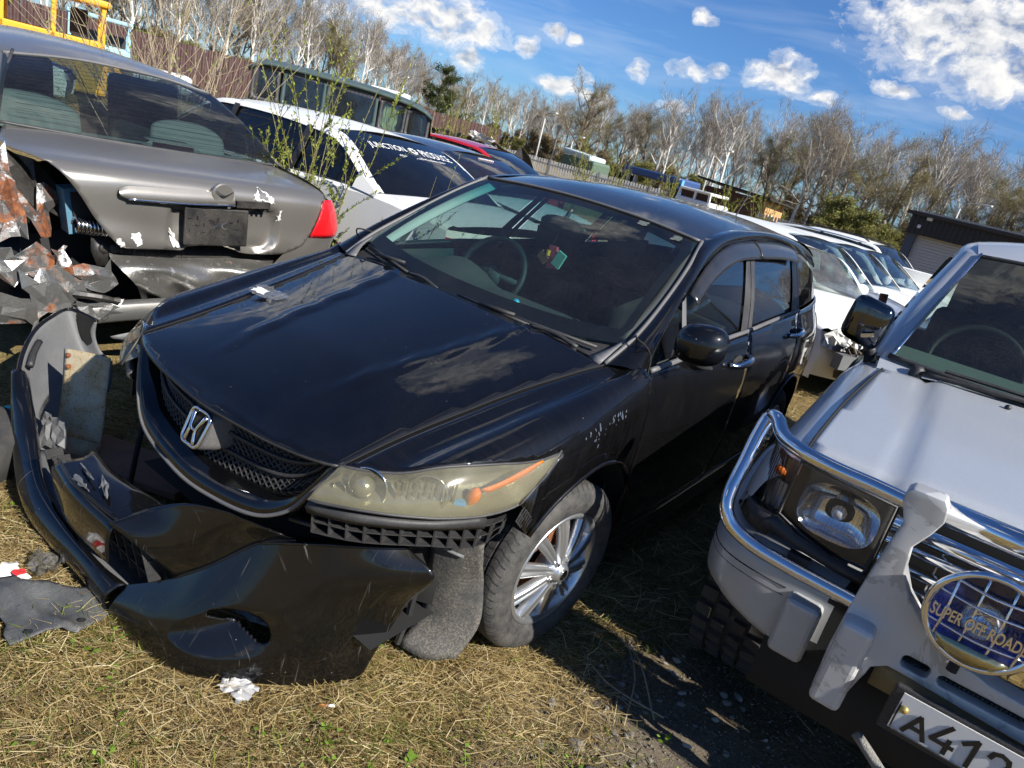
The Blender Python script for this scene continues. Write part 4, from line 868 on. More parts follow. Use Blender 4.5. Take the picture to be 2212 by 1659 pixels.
for s in (1, -1):
    e = [(s*x, y, z) for x, y, z in WB[-1:]+[(.60, .97, 1.42)]+WT[-1:]]; I_ = [(s*.668, .70, 1.178), (s*.598, .975, 1.42), (s*.527, 1.25, 1.662)]
    O2 = [(s*.765, .80, 1.10), (s*.70, 1.05, 1.38), (s*.615, 1.34, 1.64)]
    pil = lofto('pillar', [I_, [tuple((np.array(a)+np.array(b))/2+(s*.012, -.015, .012)) for a, b in zip(I_, O2)], O2], SILVER, suv, 16, 8, flip=s > 0)
    M().tube(crom([(s*.660, .695, 1.185), (s*.594, .968, 1.425), (s*.522, 1.243, 1.666)], 14), .0075, 6).o('chrome_strip', CHROME, pil, True)
    lofto('roof_side', [[(s*.527, 1.25, 1.662), (s*.55, 1.5, 1.717), (s*.56, 2.2, 1.73), (s*.55, 3.45, 1.70)], [(s*.59, 1.30, 1.66), (s*.605, 1.5, 1.69), (s*.615, 2.2, 1.70), (s*.60, 3.45, 1.67)], [(s*.62, 1.34, 1.63), (s*.64, 1.6, 1.635), (s*.645, 2.2, 1.64), (s*.63, 3.45, 1.62)]], SILVER, suv, 20, 8, flip=s > 0)
    dr = lofto('door', [[(s*.80, y, 1.09) for y in (.80, 1.5, 2.2)], [(s*.83, y, .95) for y in (.8, 1.5, 2.2)], [(s*.84, y, .7) for y in (.8, 1.5, 2.2)], [(s*.82, y, .42) for y in (.8, 1.5, 2.2)]], SILVER, suv, 8, 10, flip=s > 0)
    lofto('window', [[(s*.79, .86, 1.10), (s*.79, 1.5, 1.10), (s*.79, 2.1, 1.10)], [(s*.65, 1.36, 1.60), (s*.65, 1.7, 1.62), (s*.65, 2.1, 1.62)]], GLASSS, dr, 8)
    lofto('rear_side', [[(s*.645, y, 1.64) for y in (2.15, 3.45)], [(s*.79, y, 1.10) for y in (2.15, 3.45)], [(s*.84, y, .8) for y in (2.15, 3.45)], [(s*.83, y, .42) for y in (2.15, 3.45)]], SILVER, suv, 4, 10, flip=s > 0)
    mm = M(); mm.ball((0, 0, 0), 1, 24); P = []
    for x, y, z in mm.v:
        f = lambda a, p: np.sign(a)*abs(a)**p
        X_, Z_ = f(x, .42)*.085, f(z, .42)*.098; P.append((s*(.800+X_-.10*Z_), .73+f(y, .6)*(.050 if y < 0 else .03)-X_*.1, 1.282+Z_-X_*.20*(-1)))
    mo = mk('door_mirror', P, mm.f, DCHROME, suv); M().tube(crom([(s*.76, .735, 1.19), (s*.742, .75, 1.15), (s*.735, .80, 1.10)], 6), .026, 8).o('mirror_arm', PLASTIC, mo, True)
    M().box((s*.775, .665, 1.235), (.05, .012, .016), (0, s*.35, 0)).o('mirror_marker', DULLCHROME, mo)
lofto('tail', [[(x, 3.46, z) for x in (-.6, 0, .6)] for z in (.45, 1.1, 1.7)], SILVER, suv, 6)
M().tube(crom([(-.53, .62, 1.165), (-.30, .60, 1.185), (-.08, .63, 1.20)], 10), .010, 6).o('wiper', PLASTIC, suv, True)
M().tube([(-.46, .635, 1.20), (.02, .62, 1.215)], .008, 5).o('wiper_blade', PLASTIC, suv)
M().lathe([(1.135, .028), (1.175, .026), (1.185, .018), (1.187, .001)], 14, 'z', (-.55, .64, .0)).o('wiper_cap', PLASTIC, suv, True)
lofto('dashboard', [[(x, y, z) for x in np.linspace(-.66, .66, 7)] for y, z in ((.70, 1.16), (.85, 1.20), (.98, 1.205), (1.03, 1.17), (1.04, .9))], plain('faded_dash', (.20, .24, .22), .8), suv, 14, 10)
ring = [Matrix.Rotation(radians(-25), 3, 'X') @ V((.19*cos(a), 0, .19*sin(a)))+V((-.36, 1.14, 1.19)) for a in np.linspace(0, 2*pi, 36, endpoint=False)]
M().tube(ring, .016, 8, closed=True).o('steering_wheel', PLASTIC, suv, True)
for x in (-.36, .36):
    sb = M().box((x, 1.62, 1.05), (.50, .14, .68), (.2, 0, 0)).o('seat', SEATF, suv); bevel(sb, .05, 3); b2 = M().box((x, 1.70, 1.46), (.26, .10, .18)).o('headrest', SEATF, sb); bevel(b2, .03, 2)
M().box((0, 1.9, .5), (1.5, 3.0, .05)).o('floor', DARK, suv); M().box((0, 1.05, .75), (1.45, .04, .6)).o('bulkhead', DARK, suv)
def offroad(loc, s):
    m = M(); R_, w_ = .375, .25
    m.lathe([(w_/2-.02, .20), (w_/2, .24), (w_/2+.004, .31), (w_/2-.02, R_-.02), (w_/2-.03, R_-.014), (-w_/2+.03, R_-.014), (-w_/2+.02, R_-.02), (-w_/2, .31), (-w_/2, .24), (-w_/2+.02, .20)], 48)
    t_ = m.o('wheel', RUBBER, suv, True); t_.location = loc
    lg = M(); r = random.Random(3)
    for k in range(34):
        a = 2*pi*k/34
        for j, (x, ww, hh) in enumerate(((-.095, .052, .042), (-.035, .045, .034), (.03, .045, .036), (.09, .055, .042))):
            b = a+(.09 if j % 2 else 0)+r.uniform(-.01, .01); lg.box((x, (R_-.006)*cos(b), (R_-.006)*sin(b)), (ww, .024, hh), (b, 0, r.uniform(-.35, .35)))
    lg.o('tread_lugs', plain('muddy_tyre', (.035, .032, .029), .85, dust=.8, dustcol=(.13, .115, .095)), t_, kind='stuff')
    M().lathe([(s*.03, .001), (s*.05, .08), (s*.03, .15), (s*.08, .19), (s*.11, .205)], 28).o('rim', ALLOY, t_, True)
for s in (1, -1): offroad((s*.725, 0, .375), s); offroad((s*.725, 2.72, .375), s)
# ---------------- grey sedan with a smashed tail ----------------
maz = thing('wrecked_sedan', 'dark grey sedan with smashed rusty rear and one red tail light, left of the minivan', 'wrecked car', (-1.8128, .3333, 0), 1.4908)
BRONZE = paint('bronze_grey_paint', (.25, .235, .212), metal=.7, rough=.32, dust=.10, dustcol=(.30, .27, .23), coat=.6, coatr=.08, flake=.2)
BENT = rusty('torn_sheet', (.23, .23, .22), .25, 5, .7, .32, white=.10)
RUSTSHEET = rusty('rusted_sheet', (.11, .105, .10), .48, 6, .4, .45, white=.25)
INNER = rusty('inner_panel', (.24, .232, .215), .06, 6, .75, .30, white=.02)
BLACKSHEET = plain('black_inner_panel', (.006, .006, .0065), .45, dust=.3)
LID = np.array([(.70, 1.098), (.50, 1.082), (.30, 1.066), (.16, 1.050), (.09, 1.030), (.055, 1.00), (.045, .96), (.046, .88), (.05, .80), (.048, .72), (.055, .67), (.075, .640)])
LC = crom(LID, 121); LS = np.r_[0, np.cumsum(np.linalg.norm(np.diff(LC, axis=0), axis=1))]
def lidf(x, s_):
    i = int(np.clip(np.searchsorted(LS, s_)-1, 0, 119)); f = (s_-LS[i])/(LS[i+1]-LS[i]); y, z = LC[i]*(1-f)+LC[i+1]*f
    e = max(0, abs(x+.03)-.45); y += .22*e*e*(1 if z < 1.04 else .3); z -= .10*e*e if z > .9 else 0
    if z < .95:
        u = (x-.06)/.33; w_ = (z-.80)/.15; d = max(abs(u), abs(w_), (abs(u)**4+abs(w_)**4)**.25); y += .042/(1+math.exp((d-.93)/.014))
    y += .014*sin(x*9+z*14)*math.exp(-((x+.42)/.2)**2-((z-.72)/.1)**2) + .012*sin(x*31)*math.exp(-((x-.12)/.35)**2-((z-.69)/.04)**2) - .02*math.exp(-((x+.15)/.09)**2-((z-.70)/.09)**2)
    return (x, y, z)
def s_of(y=None, z=None):
    return float(LS[np.argmin(np.abs(LC[:, 0]-y)+(0 if z is None else 0))]) if y is not None else float(LS[40+np.argmin(np.abs(LC[40:, 1]-z))])
out = [(x, 0.0) for x in np.linspace(-.80, .70, 16)]+[(.735, s_of(y=.5)), (.74, s_of(y=.3)), (.725, s_of(y=.16)), (.70, s_of(z=1.0)), (.675, s_of(z=.95)), (.64, s_of(z=.86)), (.605, s_of(z=.785)), (.56, s_of(z=.73)), (.45, s_of(z=.672)), (.29, s_of(z=.652)), (.164, s_of(z=.664)), (.08, s_of(z=.682)), (-.03, s_of(z=.69)), (-.12, s_of(z=.675)), (-.205, s_of(z=.660)), (-.33, s_of(z=.652)), (-.452, s_of(z=.652)), (-.502, s_of(z=.673)), (-.558, s_of(z=.738)), (-.617, s_of(z=.814)), (-.688, s_of(z=.929)), (-.747, s_of(z=1.002)), (-.812, s_of(y=.134)), (-.888, s_of(y=.259)), (-.905, s_of(y=.318)), (-.89, s_of(y=.42)), (-.85, s_of(y=.56))]
lid = region('trunk_lid', out, .022, lidf, BRONZE, maz, up=(0, -1, .5), t=.006)
# scraped white primer, garnish, plate holder
PRIM = plain('white_primer', (.58, .58, .56), .7, var=.1)
def scrap(pts, seed):
    r = random.Random(seed+int(pts[0][0]*1000)); L_ = []
    for (x0, z0), (x1, z1) in zip(pts, pts[1:]+pts[:1]): L_ += [(x0+(x1-x0)*k/5+r.gauss(0, .0045), z0+(z1-z0)*k/5+r.gauss(0, .0045)) for k in range(5)]
    P = [np.array(lidf(x, s_of(z=z)))+(0, -.003, 0) for x, z in L_]; c_ = sum(P)/len(P); n_ = len(P); mk('bare_primer', P+[c_], [(i, (i+1) % n_, n_) for i in range(n_)], PRIM, lid, False)
for pts in ([(.20, 1.0), (.24, 1.03), (.27, 1.02), (.31, .995), (.335, .97), (.30, .965), (.24, .968), (.205, .975)], [(-.25, .755), (-.235, .77), (-.21, .735), (-.195, .70), (-.17, .68), (-.215, .672), (-.24, .70)], [(-.44, .735), (-.40, .74), (-.375, .70), (-.40, .668), (-.43, .70)], [(-.515, .70), (-.49, .71), (-.47, .68), (-.495, .675)], [(.365, .90), (.378, .93), (.385, .88), (.372, .86)]): scrap(pts, 0)
gn = lofto('garnish', [[(x, .028+.02*(x+.2)**2, z+zz*.5) for x, z in ((-.515, .955), (-.48, .972), (-.2, .985), (.07, 1.0))] for zz in (0,)]+[[(x, .012+.02*(x+.2)**2, z) for x, z in ((-.52, .94), (-.48, .945), (-.2, .955), (.07, .97))], [(x, .010+.02*(x+.2)**2, z) for x, z in ((-.51, .925), (-.47, .915), (-.2, .925), (.075, .94))], [(x, .03+.02*(x+.2)**2, z) for x, z in ((-.49, .915), (-.46, .905), (-.2, .912), (.08, .928))]], BRONZE, lid, 24, 10)
M().tube(crom([(-.475, .012, .912), (-.2, .012, .916), (.08, .014, .932)], 16), .0055, 6).o('chrome_strip', CHROME, gn, True)
lofto('garnish_underside', [[(-.44, .015, .905), (-.1, .015, .905), (.20, .015, .925)], [(-.40, .06, .89), (-.1, .06, .87), (.20, .06, .90)]], DARK, gn, 8)
M().box((.19, .035, .945), (.20, .03, .035), (0, -.06, 0)).o('handle_base', BLACKSHEET, lid)
for x in (.22, .25, .28): M().lathe([(.0, .008), (.03, .008)], 8, 'y', (x, .02, .925)).o('stud', DULLCHROME, lid)
em = M().lathe([(.006, .001), (.004, .055), (.010, .062), (.03, .062)], 28, 'y', (.003, .006, .983)).o('emblem_disc', BRONZE, gn, False)
lofto('emblem_wing', [[(-.048, -.001, 1.008), (0, -.002, .985), (.054, -.001, 1.012)], [(-.042, -.001, 1.0), (0, -.002, .975), (.048, -.001, 1.003)]], SEAM, em, 10)
ph = M().box((-.008, .028, .805), (.36, .016, .205), (-.05, -.03, 0)).o('plate_holder', BLACKSHEET, lid); bevel(ph, .008)
m = M(); r = random.Random(5)
for k in range(9):
    for j in range(4):
        if (k+j) % 3 == 0: m.box((-.16+.038*k, .019-.03*(j*.04-.05), .74+.035*j-.001*k), (.022, .003, .006), (-.05, -.03, 0))
        elif (k+j) % 3 == 1: m.box((-.16+.038*k, .019-.03*(j*.04-.05), .745+.035*j), (.006, .003, .018), (-.05, -.03, 0))
m.o('holder_slots', SEAM, ph)
for sx in (-1, 1): M().tube([(sx*.012, .019, .815), (sx*.045, .019, .84), (sx*.045, .019, .795), (sx*.012, .019, .815)], .003, 4).o('holder_rib', DULLCHROME, ph)
# right quarter, lamp
REDL = plain('red_lens', (.55, .008, .012), .12, 0., .3, scale=40, bump=.5, bscale=90, coat=1.)
tl = lofto('tail_light', [[(.665, .065, 1.010), (.72, .085, 1.014), (.765, .12, 1.0), (.79, .22, .985)], [(.645, .05, .93), (.73, .065, .935), (.80, .11, .925), (.825, .24, .92)], [(.615, .05, .83), (.72, .055, .84), (.83, .11, .84), (.85, .24, .84)], [(.600, .058, .782), (.72, .06, .79), (.825, .115, .79), (.845, .24, .79)]], REDL, maz, 16, 12, t=.01)
for z in (.86, .92): M().tube(crom([(.645, .047, z-.01), (.73, .058, z), (.81, .10, z)], 8), .004, 4).o('lamp_rib', REDL, tl)
qr = lofto('quarter_panel', [[(.745, .70, 1.095), (.745, .40, 1.075), (.73, .18, 1.048), (.70, .09, 1.02)], [(.80, .70, 1.06), (.80, .40, 1.045), (.785, .22, 1.02), (.76, .14, 1.005)], [(.845, .70, .95), (.85, .40, .95), (.84, .24, .93), (.835, .20, .93)], [(.86, .70, .7), (.86, .40, .7), (.85, .24, .72), (.84, .18, .75)], [(.84, .7, .35), (.84, .4, .35), (.82, .25, .4), (.80, .15, .45)]], BRONZE, maz, 18, 14)
lofto('rear_corner', [[(.60, .055, .78), (.70, .06, .785), (.83, .115, .785), (.85, .25, .785)], [(.45, .06, .675), (.62, .07, .66), (.80, .12, .66), (.84, .25, .66)], [(.40, .08, .60), (.6, .09, .58), (.78, .14, .56), (.82, .25, .56)]], BRONZE, maz, 16, 8)
# cabin
wb_ = [(-.84, .70, 1.10), (-.4, .65, 1.095), (-.03, .64, 1.093), (.4, .65, 1.095), (.735, .70, 1.10)]; wt_ = [(-.66, 1.245, 1.40), (-.3, 1.30, 1.445), (-.05, 1.31, 1.455), (.25, 1.31, 1.452), (.515, 1.265, 1.425)]
MG = glass('rear_glass', (.34, .42, .42), 1.25, .05)
rw = lofto('rear_window', [[tuple(np.array(a)*(1-f)+np.array(b)*f+np.array((0, -.02, .03))*4*f*(1-f)) for a, b in zip(wb_, wt_)] for f in (0, .33, .66, 1)], MG, maz, 30, 14)
m = M()
for k in range(16):
    f = .08+.84*k/15; m.tube(crom([tuple(np.array(a)*(1-f)+np.array(b)*f+np.array((0, -.015, .022))*4*f*(1-f)) for a, b in zip(wb_, wt_)], 20)[1:-1], .0012, 3, cap=False)
m.o('heater_lines', plain('heater_line', (.05, .03, .025), .6), rw, kind='stuff')
M().tube(crom(wt_, 30), .010, 6).o('window_seal', TRIMGREY, rw, True); M().tube(crom(wb_, 30), .008, 6).o('window_seal', SEAL, rw, True)
rf_ = [[(x-.06*(1 if y < 2.5 else .8), y-(.045*(abs(x)/.6)**2 if y < 1.4 else 0), z-.055*(abs(x)/.6)**2.2) for x in np.linspace(-.62, .62, 17)] for y, z in ((1.315, 1.458), (1.5, 1.495), (1.75, 1.518), (2.1, 1.53), (2.6, 1.52), (3.0, 1.47))]
lofto('roof', rf_, BRONZE, maz, 25, 20)
for s in (1, -1):
    cx = -.05
    A_ = [(cx+s*.785, .70, 1.10), (cx+s*.68, 1.0, 1.28), (cx+s*.565, 1.27, 1.42), (cx+s*.565, 1.6, 1.455), (cx+s*.57, 2.1, 1.475), (cx+s*.56, 2.9, 1.44)]
    B_ = [(cx+s*.85, .72, 1.03), (cx+s*.78, 1.10, 1.20), (cx+s*.68, 1.45, 1.36), (cx+s*.66, 1.8, 1.40), (cx+s*.66, 2.2, 1.41), (cx+s*.64, 2.9, 1.38)]
    lofto('roof_rail', [A_, [tuple((np.array(a)+np.array(b))/2+(s*.02, -.01, .015)) for a, b in zip(A_, B_)], B_], BRONZE, maz, 30, 8, flip=s > 0)
    M().tube(crom([(p[0]-s*.006, p[1]-.006, p[2]+.004) for p in A_[:3]], 16), .008, 6).o('window_seal', SEAL, rw, True)
    lofto('window', [[(cx+s*.84, 1.0, 1.03), (cx+s*.84, 1.8, 1.02), (cx+s*.82, 2.9, 1.0)], [(cx+s*.74, 1.25, 1.26), (cx+s*.665, 1.85, 1.40), (cx+s*.645, 2.9, 1.38)]], GLASSS, maz, 10)
    lofto('body_side', [[(cx+s*.85, y, 1.03) for y in (.72, 1.8, 3.0, 4.4)], [(cx+s*.89, y, .85) for y in (.72, 1.8, 3.0, 4.4)], [(cx+s*.89, y, .55) for y in (.72, 1.8, 3.0, 4.4)], [(cx+s*.85, y, .22) for y in (.72, 1.8, 3.0, 4.4)]], BRONZE, maz, 12, 10, flip=s > 0)
lofto('windscreen', [[(x-.05, 2.95, 1.44) for x in (-.55, 0, .55)], [(x-.05, 3.6, 1.0) for x in (-.70, 0, .70)]], glass('old_windscreen', (.4, .5, .48), 1., .1), maz, 8, 6)
lofto('hood', [[(x-.05, y, z) for x in (-.8, 0, .8)] for y, z in ((3.6, 1.0), (4.2, .95), (4.7, .8), (4.75, .5))], BRONZE, maz, 8, 10)
PALE = plain('pale_trim', (.30, .33, .30), .85, bump=.15, bscale=200)
lofto('parcel_shelf', [[(x, y, z) for x in (-.80, 0, .72)] for y, z in ((.66, 1.07), (.85, 1.075), (1.05, 1.07))], PALE, maz, 8)
for x, w2 in ((-.60, .50), (.28, .46)):
    sb = lofto('seat_back', [[(x+w2*f*(1-.12*(k == 3)), .98+.03*k+.0, z-.04*abs(f*2)**3*(k > 1)) for f in (-.5, -.42, -.2, 0, .2, .42, .5)] for k, z in enumerate((1.05, 1.14, 1.21, 1.235))], PALE, maz, 18, 10, t=.09)
for x in (-.45, .35):
    b2 = M().box((x, 1.85, 1.15), (.46, .12, .50), (-.15, 0, 0)).o('seat_back', plain('dark_seat', (.03, .03, .03), .9), maz); bevel(b2, .04, 2)
hm = lofto('brake_light_shelf', [[(x+.05, .72, 1.085) for x in (-.19, 0, .19)], [(x+.05, .73, 1.125) for x in (-.13, 0, .13)], [(x+.05, .86, 1.13) for x in (-.13, 0, .13)]], PALE, maz, 8, t=.01)
M().box((.05, .722, 1.105), (.24, .012, .026), (-.25, 0, 0)).o('brake_light', plain('dark_red_lens', (.05, .012, .012), .3), hm)
# ---- crushed tail ----
def crump(name, c4, n, m_, amp, mat_, parent, seed, jag=.35, fold=2.):
    """sheet spanned by four corners, folded, dented and with a torn edge"""
    r = np.random.default_rng(seed); A, B, C_, D_ = [np.array(p, float) for p in c4]; nn = np.cross(B-A, D_-A); nn /= np.linalg.norm(nn); vs = []
    ph_ = r.uniform(0, 6.28, 4)
    for j in range(m_):
        for i in range(n):
            u, v = i/(n-1), j/(m_-1); p = (A*(1-u)+B*u)*(1-v)+(D_*(1-u)+C_*u)*v
            h = amp*(abs(((u*fold*1.3+v*.7+ph_[0]) % 1)*2-1)-.5+.7*(abs(((v*fold+u*.5+ph_[1]) % 1)*2-1)-.5)+.32*r.normal())
            p = p+nn*h+ (B-A)*r.normal()*.3/n*(1+jag*(i in (0, n-1))*2)+(D_-A)*r.normal()*.3/m_*(1+jag*(j in (0, m_-1))*2); vs.append(p)
    o = mk(name, vs, grid_faces(n, m_), mat_, parent, False); return bevel(solid(o, .003, 0), .002, 1)
crump('torn_panel', [(-1.02, .22, 1.10), (-.93, .20, 1.05), (-.86, .10, .72), (-1.02, .10, .62)], 5, 7, 0.030, RUSTSHEET, maz, 1)
crump('torn_panel', [(-.95, .30, 1.03), (-.74, .34, .98), (-.66, .30, .72), (-.86, .20, .72)], 5, 5, 0.018, BLACKSHEET, maz, 2)
crump('torn_panel', [(-.90, .22, .86), (-.72, .28, .90), (-.69, .26, .66), (-.80, .18, .64)], 4, 4, 0.030, RUSTSHEET, maz, 3)
crump('torn_panel', [(-1.05, .02, .64), (-.80, .06, .66), (-.72, .05, .49), (-1.05, .0, .48)], 7, 4, 0.022, BENT, maz, 4)
crump('torn_panel', [(-.93, -.02, .54), (-.66, .02, .52), (-.67, .02, .36), (-.87, -.04, .28)], 6, 5, 0.020, BENT, maz, 5)
crump('torn_panel', [(-.80, .05, .66), (-.71, .06, .66), (-.69, .03, .48), (-.745, .02, .47)], 4, 5, 0.025, RUSTSHEET, maz, 6)
crump('torn_panel', [(-.68, .05, .56), (-.50, .08, .56), (-.46, .08, .44), (-.62, .03, .42)], 5, 4, 0.025, BENT, maz, 7)
crump('torn_panel', [(-.70, -.02, .40), (-.50, .0, .40), (-.48, .0, .33), (-.70, -.02, .32)], 5, 4, 0.020, BENT, maz, 8)
crump('torn_panel', [(-1.05, -.03, .44), (-.90, -.03, .42), (-.84, -.02, .27), (-1.05, -.03, .30)], 4, 4, 0.020, INNER, maz, 9)
rp = lofto('rear_panel', [[(x, .15+.010*sin(x*17), .60+.008*sin(x*8)) for x in np.linspace(-.50, .75, 22)], [(x, .11+.012*sin(x*23+1), .585) for x in np.linspace(-.50, .75, 22)], [(x, .06+.02*sin(x*11+2), .555) for x in np.linspace(-.48, .75, 22)], [(x, .05+.018*sin(x*19), .49) for x in np.linspace(-.42, .75, 22)], [(x, .075+.02*sin(x*26), .42+.012*sin(x*30)) for x in np.linspace(-.37, .75, 22)], [(x, .10+.02*sin(x*35), .372+.015*sin(x*41)) for x in np.linspace(-.33, .75, 22)]], INNER, maz, 70, 24)
lofto('inner_trim', [[(x, .165, .675) for x in np.linspace(-.58, .72, 12)], [(x, .155, .61) for x in np.linspace(-.58, .72, 12)], [(x, .150, .565-.05*max(0, .05-x)) for x in np.linspace(-.55, .3, 12)]], BLACKSHEET, maz, 24, t=.006)
for x in np.linspace(-.44, -.12, 6): M().box((x, .148, .61), (.012, .012, .08)).o('panel_rib', BLACKSHEET, maz)
for x in (-.52, -.47): M().lathe([(.145, .001), (.14, .022), (.152, .028)], 14, 'y', (x, 0, .625)).o('grommet', BLACKSHEET, maz, True)
M().tube(crom([(-.70, .02, .43), (-.6, -.02, .425), (-.50, -.01, .40)], 8), [.02, .02, .018, .016, .016, .014, .012, .02], 6).o('bent_bracket', BLACKSHEET, maz)
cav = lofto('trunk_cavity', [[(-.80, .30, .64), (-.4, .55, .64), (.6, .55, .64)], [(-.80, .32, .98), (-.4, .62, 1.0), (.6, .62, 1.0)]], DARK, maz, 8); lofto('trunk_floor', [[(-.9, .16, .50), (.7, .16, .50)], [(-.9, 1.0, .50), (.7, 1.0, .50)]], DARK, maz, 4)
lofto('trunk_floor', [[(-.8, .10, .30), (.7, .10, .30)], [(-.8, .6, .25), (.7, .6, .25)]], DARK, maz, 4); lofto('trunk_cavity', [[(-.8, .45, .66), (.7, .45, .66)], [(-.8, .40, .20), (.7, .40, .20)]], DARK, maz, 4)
bx = M().box((-.60, .24, .80), (.17, .10, .22), (0, -.15, 0)).o('tool_tray', plain('blue_plastic', (.05, .16, .24), .5, dust=.4), maz); M().box((-.595, .185, .81), (.13, .02, .17), (0, -.15, 0)).o('tray_hollow', DARK, bx)
sp = []
for k in range(110):
    a = k*2*pi/12; f = k/110; c = np.array((-.655+.16*f, .155, .735-.015*f)); sp.append(c+(0, .034*cos(a), .034*sin(a)))
M().tube(sp, .0085, 6).o('coil_spring', DULLCHROME, maz, True)
bm = M()
pa = [(-.70, .00, .355), (-.45, -.005, .375), (-.2, -.01, .388), (.2, -.01, .392), (.7, .03, .38)]
bmo = lofto('crash_beam', [[(x, y+.05, z+.012) for x, y, z in pa], [(x, y+.008, z+.010) for x, y, z in pa], [(x, y-.004, z-.002) for x, y, z in pa], [(x, y-.004, z-.075) for x, y, z in pa], [(x, y+.01, z-.09) for x, y, z in pa], [(x, y+.05, z-.09) for x, y, z in pa]], plain('grey_steel', (.20, .20, .195), .38, .7, .2, dust=.4), maz, 30)
M().lathe([(-.012, .016), (.02, .016), (.02, .001)], 16, 'y', (-.562, 0, .315)).o('beam_hole', DARK, bmo, True)
lofto('torn_strip', [[(-.52, .02, .20), (-.40, .0, .23), (-.25, -.01, .245)], [(-.50, .02, .185), (-.38, .02, .16), (-.25, .02, .155)]], GREYPLASTIC, maz, 10, t=.005)
for s in (1, -1):
    w4 = M().lathe([(-.09, .19), (-.10, .25), (-.08, .31), (.08, .31), (.10, .25), (.09, .19)], 28).o('wheel', RUBBER, maz, True); w4.location = (s*.76, 1.05, .31)
lofto('underbody', [[(-.75, .5, .22), (.75, .5, .22)], [(-.75, 4.6, .22), (.75, 4.6, .22)]], DARK, maz, 4)
